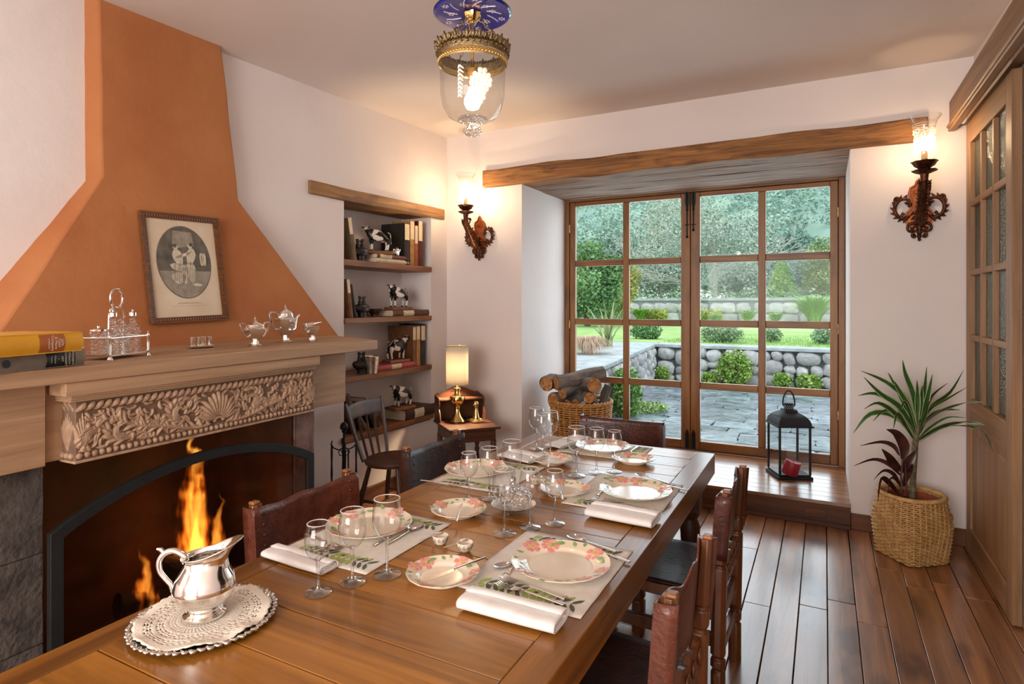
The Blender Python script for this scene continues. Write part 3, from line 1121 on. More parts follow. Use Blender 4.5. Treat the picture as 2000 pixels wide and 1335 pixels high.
for k, (y, z, x, ln, r, rot, tilt) in enumerate(((-.06, .13, .02, .50, .055, 78, 12), (.10, .17, -.03, .42, .06, 105, -14), (.02, .22, .03, .30, .05, 60, 22), (-.22, .07, .10, .34, .035, 86, 16), (.2, .1, -.1, .3, .05, 20, 0))):
    lb = MB()
    P = [(-ln / 2 + ln * i / 7, noise.noise(Vector((i * .7, k, 2))) * .012, noise.noise(Vector((i * .7, k, 5))) * .012) for i in range(8)]
    lb.tube(P, [r * (1 + .18 * noise.noise(Vector((i * 1.3, k, 8)))) for i in range(8)], 10)
    o = lb.obj('fire_log', M_['char'])
    o.location = fire.matrix_basis @ Vector((x, y, z))
    o.rotation_euler = Euler((0, radians(tilt), radians(rot + 2.1)))
    tagit(o, ('charred log at the near foot of the flames', 'charred log lying right under the tall flame', 'short charred log on top of the fire', 'thin charred log lowest at the near end of the fire', 'charred log at the far end of the fire')[k], 'log', 'logs burning in the hearth')

# ---------------------------------------------------------------- niche shelves
SH = (1.82, 1.392, .962, .53)
for k, z in enumerate(SH):
    b = MB()
    y0, y1, x1 = NY0 + .002, NY1 - .002, XL + .012
    if k == 3:
        b.bx(XL - .325, XL + .03, NY0 - .03, NY1 - .0, z - .04, z)
    else:
        b.bx(XL - .325, x1, y0, y1, z - (.046, .04, .042)[k], z)
    o = b.obj('wall_shelf', M_['shelf'], None, bevel=.004)
    tagit(o, ('topmost wooden shelf in the book niche', 'second wooden shelf from the top in the niche', 'third wooden shelf from the top in the niche', 'lowest wooden shelf at the foot of the niche')[k], 'shelf', 'shelves in the book niche')

# ---------------------------------------------------------------- garden outside
GZ = .05
slate = pm('wet_slate', '#55606A', '#9EABB6', 6, .16, bump=.5, bscale=14, rand=.35, lo=.3, hi=.7, detail=6)
joint = pm('wet_joint', '#23292B', '#39423E', 10, .6)
pb = MB().bx(-8, 6, 5.62, 12.6, GZ - .3, GZ - .022)
patio = struct('ground_patio', pb, joint, 'wet slate patio outside the french door', 'patio')
rnd = random.Random(3)
y = 5.66
row = 0
while y < 11.3:
    hgt = rnd.uniform(.24, .36)
    x = -4.6 + rnd.uniform(-.3, 0)
    xmax = 3.4
    xmin_vis = -2.75 - max(0, (y - 6) * .05)
    while x < xmax:
        wd = rnd.uniform(.32, .62)
        if x + wd > xmin_vis and (x < 1.2 or y > 7):
            ins = .008
            poly = []
            for (a, c_) in ((0, 0), (.5, -.06), (1, 0), (1.03, .5), (1, 1), (.5, 1.05), (0, 1), (-.03, .5)):
                poly.append((x + ins + (wd - 2 * ins) * (a + rnd.uniform(-.05, .05)), y + ins + (hgt - 2 * ins) * (c_ + rnd.uniform(-.08, .08))))
            n = 8
            tl = rnd.uniform(-.012, .012), rnd.uniform(-.012, .012)
            cx_, cy_ = x + wd / 2, y + hgt / 2
            top = [(p[0], p[1], GZ + rnd.uniform(-.003, .005) + (p[0] - cx_) * tl[0] + (p[1] - cy_) * tl[1]) for p in poly]
            bot = [(p[0], p[1], GZ - .03) for p in poly]
            MB().add(top + bot, [tuple(range(n))] + [(i, n + i, n + (i + 1) % n, (i + 1) % n) for i in range(n)]).obj('paving_stone', slate, patio, bevel=.004)
        x += wd
    y += hgt

# stone retaining walls, a coping along each
WT = .725
mortar = pm('wall_mortar', '#4C4F4C', '#6C6F6A', 12, .95, bump=.5, bscale=30)
cope = pm('coping_concrete', '#9AA3A6', '#B9C1C2', 5, .7, bump=.3, bscale=20)
stone_m = pm('river_stone', '#94959A', '#CECCC6', 3.5, .8, bump=.3, bscale=22, rand=.25, lo=.25, hi=.75, detail=6)
WX, WY = -2.88, 11.35                                   # the corner of the two walls
wb = MB().bx(WX, 6, WY + .07, WY + .5, GZ - .1, WT - .06)
wfar = struct('wall_retaining', wb, mortar, 'low boulder retaining wall across the far side of the patio', 'wall')
MB().bx(WX, 6, WY - .02, WY + .45, WT - .06, WT).obj('coping', cope, wfar, bevel=.01)
A0, A1 = (-2.30, 5.75), (WX, WY)
adir = Vector((A1[0] - A0[0], A1[1] - A0[1], 0))
alen = adir.length
ang = atan2(adir.y, adir.x)
wside = thing('wall_side_retaining', 'low boulder wall with wide coping along the left of the patio', 'wall', (A0[0], A0[1], 0), ang, kind='structure')
MB().bx(0, alen, .07, .9, GZ - .1, WT - .06).obj('wall_core', mortar, wside)
MB().bx(0, alen + .4, -.02, .95, WT - .06, WT).obj('coping', cope, wside, bevel=.01)
protos = []
for k in range(6):
    bm = bmesh.new()
    bmesh.ops.create_icosphere(bm, subdivisions=2, radius=1)
    for v in bm.verts:
        q = 1 + .3 * noise.noise(v.co * 1.3 + Vector((k * 7, 0, 0)))
        v.co = Vector([math.copysign(abs(c) ** .72, c) for c in v.co]) * q * .55
    me = bpy.data.meshes.new('stone')
    bm.to_mesh(me)
    bm.free()
    me.materials.append(stone_m)
    me.polygons.foreach_set('use_smooth', [True] * len(me.polygons))
    protos.append(me)


def stones(parent, x0, x1, face, sgn):
    """boulders packed in uneven courses on a face; x along the wall"""
    cells = []
    x = x0
    while x < x1:
        wcol = rnd.uniform(.19, .42)
        z = GZ - .03
        while z < WT - .09:
            h = rnd.uniform(.13, .30)
            if WT - .075 - (z + h) < .09:
                h = WT - .07 - z
            if wcol > .3 and h < .2 and rnd.random() < .7:
                cells += [(x, wcol * .5, z, h), (x + wcol * .5, wcol * .5, z, h)]
            else:
                cells.append((x, wcol, z, h))
            z += h
        x += wcol
    for x, wv, z, h in cells:
        o = bpy.data.objects.new('stone', rnd.choice(protos))
        C.objects.link(o)
        o.parent = parent
        o.location = (x + wv / 2 + rnd.uniform(-.03, .03), face, z + h / 2 + rnd.uniform(-.02, .02))
        o.scale = (wv * .93, .20, h * .96)
        o.rotation_euler = (0, rnd.uniform(-.35, .35), 0)


stones(wfar, WX + .05, 2.6, WY + .06, 1)
stones(wside, .55, alen - .05, .06, 1)

grass_m = pm('lawn_grass', '#84A85A', '#A9C878', 3, .8, bump=.5, bscale=60, lo=.3, hi=.7)
lb = MB()
lb.bx(-30, 30, WY + .45, 27.5, WT - .3, WT + .0)
lb.bx(-30, A0[0] - .9, 5.7, WY + .5, WT - .3, WT - .02)
lawn = struct('ground_lawn', lb, grass_m, 'bright green lawn above the boulder walls', 'lawn')
gb = MB()
for i in range(5200):
    x = rnd.uniform(WX, 4.5)
    yy = WY + .5 + abs(rnd.gauss(0, 1.6))
    h, a = rnd.uniform(.03, .075), rnd.uniform(0, 6.3)
    gb.add([(x, yy, WT), (x + .012 * cos(a), yy + .012 * sin(a), WT), (x + rnd.uniform(-.02, .02), yy + rnd.uniform(-.02, .02), WT + h)], [(0, 1, 2)])
g = gb.obj('grass_blades', grass_m, None, kind='stuff')
tagit(g, 'grass blades along the near edge of the lawn', 'grass')

fwm = pm('far_wall_stone', '#7E8788', '#A3ABAB', 2.2, .9, bump=.6, bscale=3, lo=.3, hi=.7, detail=8)
fw = MB().bx(-22, 30, 27.5, 28.1, .6, 1.62)
fwo = struct('wall_garden', fw, fwm, 'long low stone wall at the far edge of the lawn', 'wall')
MB().bx(-22, 30, 27.4, 28.2, 1.62, 1.74).obj('coping', cope, fwo)
for i in range(64):                                     # a visible course of blocks on its face
    o = bpy.data.objects.new('stone', rnd.choice(protos))
    C.objects.link(o)
    o.parent = fwo
    o.location = (-8 + (i % 32) * .62 + rnd.uniform(-.1, .1), 27.5, .85 + (i // 32) * .45)
    o.scale = (.6, .25, .42)

# foliage builder
def foliage(n, c, r, size, seed, hollow=.45, zmin=None, long=1.0, clumps=0):
    q = random.Random(seed)
    b = MB()
    cl = None
    if clumps:
        cl = []
        for _ in range(clumps):
            d = Vector((q.gauss(0, 1), q.gauss(0, 1), q.gauss(0, 1))).normalized() * q.uniform(.35, .8)
            cl.append((d, q.uniform(.28, .45)))
    for _ in range(n):
        d = Vector((q.gauss(0, 1), q.gauss(0, 1), q.gauss(0, 1)))
        d.normalize()
        rad = (hollow + (1 - hollow) * q.random() ** .6)
        if cl:
            cc, cr = q.choice(cl)
            d = cc + d * cr * rad
        else:
            d = d * rad * (1 + .22 * noise.noise(d * 2.4 + Vector((seed, 0, 0))))
        p = Vector((c[0] + d.x * r[0], c[1] + d.y * r[1], c[2] + d.z * r[2]))
        if zmin is not None and p.z < zmin:
            continue
        a = Euler((q.uniform(-1.2, 1.2), q.uniform(-1.2, 1.2), q.uniform(0, 6.3))).to_matrix()
        s = size * q.uniform(.6, 1.3)
        b.add([p, p + a @ Vector((s * .45, s * .25 * long, .1 * s)), p + a @ Vector((0, s * long, 0)), p + a @ Vector((-s * .45, s * .25 * long, .1 * s))], [(0, 1, 2, 3)])
    return b


def leafmat(name, c1, c2, sc_=2.0, rough=.6):
    return pm(name, c1, c2, sc_, rough, lo=.3, hi=.7, detail=6)


def bush(u, v, z, rx, rz, label, c1, c2, n=900, size=.05, seed=1, cat='bush', ry=None):
    p = onz(u, v, z)
    if z == GZ and p.y > 9:
        p.y = WY - .10
    t = thing('garden_bush', label, cat, p, 0, 'bushes along the boulder wall' if cat == 'bush' else None)
    foliage(n, (0, 0, rz * .8), (rx, ry or rx, rz), size, seed, zmin=-.02).obj('foliage', leafmat('bush_leaves', c1, c2, 6), t, kind='stuff')
    st = MB()
    for i in range(5):
        a = i * 1.3
        st.tube([(0, 0, 0), (rx * .3 * cos(a), rx * .3 * sin(a), rz * .6), (rx * .6 * cos(a), rx * .6 * sin(a), rz * 1.1)], [.012, .009, .004], 5)
    st.obj('stem', M_['stem'], t)
    return t


bush(1262, 661, WT, .34, .2, 'round green bush on the coping left of the door meeting post', '#3C6B3C', '#7FA66E', 1400, .05, 3)
bush(1408, 668, WT, .42, .2, 'wide white-flowering bush on the wall in the third pane column', '#41683F', '#93AE86', 1700, .045, 4)
bush(1510, 668, WT, .17, .18, 'small grey-green bush on the wall left in the last pane column', '#5B7F58', '#93B08A', 700, .04, 5)
bush(1609, 672, WT, .22, .19, 'grey-green bush on the wall at the right door post', '#4A7450', '#86A884', 900, .04, 6)
bush(1222, 812, GZ, .20, .36, 'leafy creeper bush at the foot of the side wall by the basket', '#5C9346', '#A3CB78', 1800, .05, 7)
bush(1445, 742, GZ, .30, .34, 'bright creeper climbing the boulder wall in the third pane column', '#6E9A38', '#B4CF6A', 1500, .05, 8, ry=.14)
bush(1530, 752, GZ, .16, .14, 'small weed at the wall foot in the last pane column', '#6E9A38', '#AECB66', 500, .045, 9, ry=.12)
bush(1580, 756, GZ, .2, .14, 'broad weed at the wall foot near the right post', '#6E9A38', '#AECB66', 600, .045, 10, ry=.12)
bush(1395, 742, GZ, .16, .12, 'small weed at the wall foot beside the bright creeper', '#6E9A38', '#AECB66', 500, .045, 11, ry=.12)
bush(1302, 738, GZ, .14, .15, 'weed in the corner of the two boulder walls', '#6E9A38', '#AECB66', 500, .045, 12)
bush(1255, 800, GZ, .36, .05, 'flat moss patch spreading on the paving near the side wall', '#7FA65A', '#B4CC8A', 900, .04, 13)


def tuft(p, n, h, spread, label, c1, c2, seed, w=.012, group='ornamental grasses in the garden', droop=.5, pw=1.6):
    q = random.Random(seed)
    t = thing('grass_clump', label, 'grass clump', p, 0, group)
    b = MB()
    for i in range(n):
        a = q.uniform(0, 2 * pi)
        l = h * q.uniform(.6, 1.1)
        sp = spread * q.uniform(.2, 1)
        o = Vector((q.uniform(-.12, .12) * spread, q.uniform(-.12, .12) * spread, 0))
        sd_ = Vector((-sin(a), cos(a), 0)) * w
        L_, R_ = [], []
        for k in range(6):
            s_ = k / 5
            c = o + Vector((cos(a) * sp * s_ ** pw, sin(a) * sp * s_ ** pw, l * (s_ - droop * s_ ** 2.6)))
            wk = 1 - s_ ** 1.8
            L_.append(c - sd_ * wk)
            R_.append(c + sd_ * wk)
        b.add(L_ + R_, [(k, k + 1, 7 + k, 6 + k) for k in range(5)])
    b.obj('blades', leafmat('grass_leaves', c1, c2, 8), t, kind='stuff')
    MB().lathe([(.0, -.02), (spread * .06, -.01), (spread * .05, .02), (0, .03)], 10).obj('root_crown', M_['stem'], t)
    return t


tuft(onz(1148, 690, WT), 900, .75, .5, 'dry straw-coloured grass mound on the coping at left', '#BE9C84', '#E2C8B0', 21, .005, droop=1.0, pw=1.0)
tuft(onz(1183, 676, WT), 16, .95, .75, 'stiff broad-leaved flax plant behind the dry grass mound', '#7C8A5C', '#A9B27E', 22, .03, droop=.15)
for i, (u, v, z, n, h, s_, lab) in enumerate(((1590, 615, WT, 420, 1.9, 1.5, 'tall fountain grass right of the small cypress'), (1182, 622, WT, 380, 1.5, 1.3, 'fountain grass clump behind the flax at left'),
                                              (1250, 614, WT, 260, 1.0, .9, 'fountain grass clump in the second pane column'), (1460, 612, WT, 200, .9, .8, 'low fountain grass left of the second upright muntin'),
                                              (1515, 612, WT, 160, .7, .7, 'low fountain grass under the small cypress'), (1395, 613, WT, 160, .6, .8, 'short yellow-green grass in the third pane column'))):
    p = onz(u, v, z)
    if p.y > 27:
        p = onz(u, v, z) * (25.5 / p.y)
        p.z = WT
    tuft(p, n, h, s_, lab, '#5E9A3A', '#A9CE62', 30 + i, .03)
for i in range(9):
    u = 1262 + i * 9 if i < 5 else 1368 + (i - 5) * 12
    p = onz(u, 614, WT) * 1
    p = p * (26 / p.y)
    p.z = WT
    bush_ = thing('flower_clump', ['yellow-leaved border plant %s' % s_ for s_ in ('first from the second muntin', 'second from the second muntin', 'third from the second muntin', 'fourth from the second muntin', 'next to the meeting posts', 'just past the meeting posts', 'second past the meeting posts', 'third past the meeting posts', 'fourth past the meeting posts')][i], 'plant', p, 0, 'border plants under the far wall')
    foliage(220, (0, 0, .22), (.13, .2, .3), .09, 60 + i, zmin=-.02).obj('foliage', leafmat('border_leaves', '#87A63C', '#D2CF66', 5), bush_, kind='stuff')


def tree(u, base_v, y, z0, h, r, label, c1, c2, seed, n=2600, size=.3, trunk='#5A5248', name='garden_tree', bare=False, cone=False):
    p = ony(u, base_v, y)
    p.z = z0
    t = thing(name, label, 'tree', p, 0, 'trees beyond the garden wall')
    tb = MB()
    tb.tube([(0, 0, 0), (.05 * h * sin(seed), 0, h * .4), (0, 0, h * .8)], [h * .025 + .04, h * .02, .02], 7)
    q = random.Random(seed)
    if bare:
        def br(p0, d, l, r_, dep):
            p1 = p0 + d * l
            mid = p0.lerp(p1, .5) + Vector((q.uniform(-.1, .1), q.uniform(-.1, .1), .12)) * l * .6
            tb.tube([p0, mid, p1], [r_, r_ * .8, r_ * .55], 5)
            if dep:
                for _ in range(3):
                    d2 = (d + Vector((q.uniform(-1, 1), q.uniform(-.6, .6), q.uniform(-.35, .6))) * .8).normalized()
                    br(p1, d2, l * q.uniform(.55, .8), r_ * .6, dep - 1)
        for k in range(7):
            a = q.uniform(0, 6.3)
            br(Vector((0, 0, h * (.12 + .08 * k))), Vector((cos(a), sin(a) * .5, q.uniform(.05, .5))).normalized(), r * .5, .07, 3)
    tb.obj('trunk', pm('tree_bark', trunk, None, rough=.9), t)
    if cone:
        b = MB()
        for k in range(7):
            f_ = k / 7
            bb = foliage(n // 4, (0, 0, h * (.1 + f_ * .85)), (r * (1 - f_ * .8) * (1 if k else .8), r * (1 - f_ * .8), h * .13), size * .7, seed + k)
            b.add(bb.v, bb.f)
        b.obj('crown', leafmat('tree_leaves', c1, c2, 1.2), t, kind='stuff')
    else:
        foliage(int(n * 2.6), (0, 0, h * .5), (r, r, h * .50), size * .62, seed, hollow=.25, clumps=30).obj('crown', leafmat('tree_leaves', c1, c2, 1.0), t, kind='stuff')
    return t


TW = 1.2
tree(1527, 590, 34, TW, 2.6, 1.05, 'small bright cypress standing beyond the garden wall', '#5F8F45', '#9CC06E', 41, 2600, .16, cone=True, name='cypress')
tree(1148, 600, 19, WT, 3.0, 1.45, 'dense green tree at the left edge of the lawn', '#4F7A4E', '#8FB077', 42, 5200, .17)
tree(1192, 600, 23, WT, 2.9, 1.2, 'yellow-tinged tree behind the dense tree at left', '#6C8645', '#C9B964', 43, 4200, .17)
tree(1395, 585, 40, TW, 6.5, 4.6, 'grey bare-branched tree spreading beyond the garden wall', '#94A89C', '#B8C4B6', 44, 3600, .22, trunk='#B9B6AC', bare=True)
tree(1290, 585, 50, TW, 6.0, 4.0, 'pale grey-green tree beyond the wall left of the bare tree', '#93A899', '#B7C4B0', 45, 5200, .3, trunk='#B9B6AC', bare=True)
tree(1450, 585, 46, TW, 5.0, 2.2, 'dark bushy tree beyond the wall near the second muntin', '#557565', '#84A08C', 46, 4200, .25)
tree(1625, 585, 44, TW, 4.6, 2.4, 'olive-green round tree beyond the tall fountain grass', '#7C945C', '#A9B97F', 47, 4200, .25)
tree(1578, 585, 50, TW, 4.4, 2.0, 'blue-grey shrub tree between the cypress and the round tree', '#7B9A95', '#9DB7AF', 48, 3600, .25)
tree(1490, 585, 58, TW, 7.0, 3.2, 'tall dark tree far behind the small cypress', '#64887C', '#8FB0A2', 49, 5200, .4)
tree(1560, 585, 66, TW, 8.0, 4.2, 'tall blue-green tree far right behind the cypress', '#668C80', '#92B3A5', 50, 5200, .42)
tree(1210, 585, 62, TW, 9.5, 4.6, 'broad hazy tree far left behind the lawn', '#84A494', '#AEC2B0', 51, 5600, .45)  # far crowns are paled, their haze is put into the leaf colours
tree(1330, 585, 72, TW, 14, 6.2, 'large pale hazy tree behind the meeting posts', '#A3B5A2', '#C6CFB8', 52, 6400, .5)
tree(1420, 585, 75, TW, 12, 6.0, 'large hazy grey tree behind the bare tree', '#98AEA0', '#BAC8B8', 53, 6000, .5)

# wooded hillside
hb = MB()
NX, NYH = 230, 120
def hill(u, v):
    y = 62 + 190 * v ** 1.15
    x = -230 + 300 * u
    z = 1.5 + (y - 62) * .30 + 6 * noise.noise(Vector((x * .012, y * .014, 0)))
    c = Vector((x * .24, y * .24, 0))
    d = noise.voronoi(c)[0][0]
    c2 = Vector((x * .6, y * .6, 5))
    d2 = noise.voronoi(c2)[0][0]
    z += 3.0 * max(0, 1 - d * 1.2) ** .6 + 1.3 * max(0, 1 - d2 * 1.2) + 1.0 * noise.noise(Vector((x * 1.1, y * 1.1, 1)))
    return (x, y, z)
hb.grid(hill, NX, NYH)
hc = MB()                                               # forest canopy: leaf clusters standing on the slope
q = random.Random(77)
for i in range(5200):
    u, v = q.uniform(.16, .86), q.random() ** 1.3 * .62
    p = Vector(hill(u, v))
    rr = q.uniform(.8, 2.2) * (1 + v)
    m = 26
    for k in range(m):
        d = Vector((q.gauss(0, 1), q.gauss(0, 1), abs(q.gauss(0, .9)))).normalized() * rr
        c = p + d + Vector((0, 0, rr * .3))
        a = Euler((q.uniform(-1.1, 1.1), q.uniform(-1.1, 1.1), q.uniform(0, 6.3))).to_matrix()
        s_ = rr * q.uniform(.13, .28)
        hc.add([c, c + a @ Vector((s_ * .5, s_ * .5, .1 * s_)), c + a @ Vector((0, s_, 0)), c + a @ Vector((-s_ * .5, s_ * .5, .1 * s_))], [(0, 1, 2, 3)])
hm = pm('hazy_hillside', '#6C9086', '#A4BDA9', .16, .95, lo=.35, hi=.68, detail=9, bump=1.0, bscale=.9)  # blue-green tint puts the distance haze into the hill's colour
ho = struct('hill', hb, hm, 'steep wooded hillside coloured a hazy blue-green behind the garden', 'hill')
hc.obj('canopy', pm('hazy_canopy', '#7C9C90', '#B2C6B2', .09, .95, lo=.32, hi=.7, detail=9), ho, kind='stuff')  # pale canopy colours carry the same painted haze
ug = MB()
for i in range(26):
    bb = foliage(420, (-14 + i * 1.25 + q.uniform(-.5, .5), 31.5 + q.uniform(0, 5), 1.5), (1.2, .9, q.uniform(.55, 1.1)), .16, 500 + i, hollow=.2)
    ug.add(bb.v, bb.f)
o = ug.obj('hedge_undergrowth', leafmat('hedge_leaves', '#6E8C72', '#A8BC98', 1.5), None, kind='stuff')
tagit(o, 'tangled grey-green hedge growing just beyond the garden wall', 'hedge')
eg = MB().bx(-240, 90, 28, 66, .2, 1.2)
struct('ground_meadow', eg, pm('far_meadow', '#5D7F52', '#7E9C6B', 1, .9), 'rough meadow between the garden wall and the hill', 'meadow')

# ---------------------------------------------------------------- dining table
TZ = .76
TX0, TX1, TY0, TY1 = -1.462, -.477, .17, 3.055
tb = thing('dining_table', 'long glossy hardwood dining table laid for five', 'table', ((TX0 + TX1) / 2, (TY0 + TY1) / 2, 0))
ox, oy = tb.location.x, tb.location.y
for x0, x1 in ((TX0, TX0 + .085), (TX1 - .085, TX1)):
    MB().bx(x0 - ox, x1 - ox, TY0 - oy, TY1 - oy, TZ - .098, TZ).obj('edge_rail', M_['table_y'], tb, bevel=.003)
seams = [TY0]
y = .245
while y < TY1 - .05:
    seams.append(y)
    y += .1555
seams.append(TY1)
for a, c_ in zip(seams, seams[1:]):
    MB().bx(TX0 + .086 - ox, TX1 - .086 - ox, a + .0012 - oy, c_ - .0012 - oy, TZ - .04, TZ - .0004 + random.uniform(-.0004, .0003)).obj('plank', M_['table_x'], tb, bevel=.0022)
MB().bx(TX0 + .086 - ox, TX1 - .086 - ox, TY1 - .03 - oy, TY1 - .002 - oy, TZ - .098, TZ - .041).obj('end_apron', M_['table_x'], tb)
MB().bx(TX0 + .086 - ox, TX1 - .086 - ox, TY0 + .002 - oy, TY0 + .03 - oy, TZ - .098, TZ - .041).obj('end_apron', M_['table_x'], tb)
for x in (TX0 + .1, TX1 - .1):
    for y in (TY0 + .12, TY1 - .1):
        q = MB().bx(-.05, .05, -.05, .05, .5, TZ - .099, T(x - ox, y - oy))
        q.bx(-.045, .045, -.045, .045, 0, .1, T(x - ox, y - oy))
        q.lathe([(.034, .1), (.05, .14), (.036, .17), (.03, .22), (.045, .36), (.048, .42), (.034, .46), (.046, .48), (.046, .5)], 16, T(x - ox, y - oy))
        q.obj('leg', M_['chair_dark'], tb, bevel=.003)

# ---------------------------------------------------------------- leather dining chairs
def leather_chair(label, loc, rz, mat, pw=.205, wavy=.0, top=.812, wood_m='chair_wood', seatm=None, ends=True):
    t = thing('leather_chair', label, 'chair', loc, rz, 'rustic leather chairs round the dining table')
    wm = M_[wood_m]
    for sx in (-1, 1):
        p = MB()
        prof = [(0, .025), (.150, .025), (.158, .0185), (.165, .0185), (.172, .026), (.196, .026), (.203, .0185), (.210, .0185), (.217, .026),
                (.532, .026), (.540, .019), (.546, .019), (.552, .026), (.600, .026), (.607, .019), (.612, .019), (.618, .024), (top if ends else top - .03, .020)]
        vs = []
        for z, r in prof:
            c_ = r * .42
            lean = -.03 * max(0, z - .45) / .4
            for dx, dy in ((-r, -c_), (-c_, -r), (c_, -r), (r, -c_), (r, c_), (c_, r), (-c_, r), (-r, c_)):
                vs.append((sx * pw + dx, -.215 + dy + lean, z))
        fs = [(i * 8 + k, i * 8 + (k + 1) % 8, i * 8 + 8 + (k + 1) % 8, i * 8 + 8 + k) for i in range(len(prof) - 1) for k in range(8)]
        fs += [tuple(range(7, -1, -1)), tuple(range((len(prof) - 1) * 8, len(prof) * 8))]
        p.add(vs, fs)
        lg = p.obj('leg', wm, t, bevel=.002, label='tall back leg running up as the back post')
        if ends:
            MB().box((sx * pw, -.247, top + .004), (.030, .028, .012)).obj('post_end', M_['chair_top'], lg, bevel=.005)
        f = MB()
        prof = [(0, .026), (.15, .026), (.158, .019), (.166, .026), (.2, .026), (.208, .019), (.216, .026), (.43, .026)]
        f.lathe([(0, 0)] + [(r * 1.2, z) for z, r in prof] + [(0, .43)], 8, T(sx * pw, .2, 0) @ R('Z', 22.5))
        f.obj('leg', wm, t, bevel=.002)
        MB().bx(sx * pw - .012, sx * pw + .012, -.19, .175, .24, .29).obj('side_stretcher', wm, t, bevel=.004)
        MB().bx(sx * pw - .016, sx * pw + .016, -.19, .175, .385, .43).obj('seat_rail', wm, t, bevel=.004)
    MB().bx(-pw + .02, pw - .02, .188, .212, .20, .27).obj('front_stretcher', wm, t, bevel=.004)
    # carved back rail: scalloped upper edge, two pierced hearts
    def carved(z0, z1, nm):
        n = 40
        poly = [(-pw + .02, z0)]
        for i in range(n + 1):
            u = i / n
            poly.append((pw - .02 - 0 if False else -pw + .02 + 0, z0)) if False else None
        top_ = [(-pw + .022 + (2 * pw - .044) * i / n, z1 - .022 + .020 * abs(sin(pi * 3.5 * i / n)) + .012 * sin(pi * i / n)) for i in range(n + 1)]
        bot_ = [(pw - .022 - (2 * pw - .044) * i / n, z0 + .010 - .010 * abs(sin(pi * 3 * i / n))) for i in range(n + 1)]
        b = MB()
        b.prism(top_ + bot_, -.011, .011, T(0, -.222, 0) @ R('X', 90))
        for k in range(5):
            cx_ = -pw * .72 + k * pw * .36
            b.ball((cx_, -.236, (z0 + z1) / 2 + .008), (.022, .008, .024), 10)
        b.obj(nm, wm, t, bevel=.0025)
    carved(.435, .53, 'carved_rail')
    MB().bx(-pw + .02, pw - .02, -.227, -.203, .31, .36).obj('back_rail', wm, t, bevel=.004)
    MB().bx(-pw + .02, pw - .02, -.227, -.203, .19, .235).obj('back_rail', wm, t, bevel=.004)
    # leather seat, slightly dished, and back sling wrapped round the posts
    def seat(u, v):
        x, y = (u - .5) * (2 * pw + .05), -.2 + v * .43
        return (x, y, .442 - .016 * sin(pi * u) * sin(pi * v) - .018 * max(0, abs(u - .5) * 2 - .9) * 10 * 0)
    s = MB()
    s.grid(seat, 16, 14)
    s.obj('seat', M_[seatm] if seatm else mat, t, solid=.008, bevel=0)
    def back(u, v):
        a = (u - .5) * 2
        zt = top - .006 - .012 * (1 - a * a) + wavy * sin(a * 9 + 1) * (1 - abs(a) ** 6)
        zb = .565 + .02 * (1 - a * a) - (wavy * .7) * sin(a * 7)
        z = zb + (zt - zb) * v
        lean = -.03 * (z - .45) / .4
        if abs(a) <= .88:
            x = a / .88 * (pw + .024)
            y = -.186 - .034 * (1 - (a / .88) ** 2)
        else:
            q = (abs(a) - .88) / .12
            x = math.copysign(pw + .028, a)
            y = -.186 - .056 * q
        return (x, y + lean, z)
    s = MB()
    s.grid(back, 34, 8)
    bk_ = s.obj('backrest', mat, t, solid=.006, angle=60)
    for sx in (-1, 1):
        nl = MB()
        for k in range(6):
            z = .6 + k * .036
            nl.ball((sx * (pw - .012), -.186 - .034 * (1 - ((pw - .012) / (pw + .024)) ** 2) - .03 * (z - .45) / .4 + .003, z), .0055, 6)
        nl.obj('nail_heads', M_['bronze'], bk_, kind='stuff')
    return t


leather_chair('red-brown leather chair beside the fire, nearest the silver jug', (-1.485, 1.615, 0), -pi / 2, M_['leather'], .222, .004)
leather_chair('dark brown leather chair between the small desk and the table', (-1.49, 2.45, 0), -pi / 2, M_['leather_dark'], .212, .003, top=.818)
leather_chair('leather chair with its back to the firewood basket at the table head', (-1.085, 3.245, 0), pi, M_['leather_mid'], .228, .0, top=.815, ends=False)
leather_chair('wavy-topped leather chair nearest the viewer on the window side', (-.556, 1.62, 0), radians(88), M_['leather'], .20, .011, seatm='leather_dark')
leather_chair('wavy-topped leather chair beside the step on the window side', (-.555, 2.475, 0), radians(88.5), M_['leather_mid'], .19, .011, seatm='leather_dark')

# ---------------------------------------------------------------- windsor chair by the niche
t = thing('spindle_chair', 'small dark plank-seat spindle-back chair below the book niche', 'chair', (-2.62, 3.235, 0), radians(-86))
dk = M_['chair_dark']
st = MB()
def seatf(a, r, z):
    return 1 + .05 * cos(2 * a) - .06 * max(0, sin(a)) * 0
st.lathe([(0, .405), (.16, .405), (.19, .415), (.197, .43), (.19, .442), (.15, .438), (.08, .432), (0, .43)], 40, S(1.02, 1, 1), seatf)
st.obj('seat', dk, t)
for sx, sy in ((-1, 1), (1, 1), (-1, -1), (1, -1)):
    MB().tube([(sx * .115, sy * .11, .41), (sx * .145, sy * .15, .22), (sx * .17, sy * .185, 0)], [.014, .019, .012], 10).obj('leg', dk, t)
for sx in (-1, 1):
    MB().tube([(sx * .152, .163, .17), (sx * .152, -.163, .17)], [.011, .011], 8).obj('stretcher', dk, t)
MB().tube([(-.152, 0, .17), (.152, 0, .17)], .011, 8).obj('stretcher', dk, t)
def arcb(sx, u):
    return (sx * (.135 + .062 * u ** .8), -.15 - .10 * u, .43 + .39 * u)
for sx in (-1, 1):
    MB().tube([arcb(sx, i / 8) for i in range(9)], [.016, .016, .016, .016, .017, .018, .02, .022, .012], 8, flat=.6, up=(0, 1, .2)).obj('back_post', dk, t)
for k in range(3):
    x = (k - 1) * .075
    MB().tube([(x * .9, -.165, .435), (x * 1.05, -.21, .6), (x * 1.2, -.232, .72)], [.008, .011, .007], 8).obj('spindle', dk, t)
cr = MB()
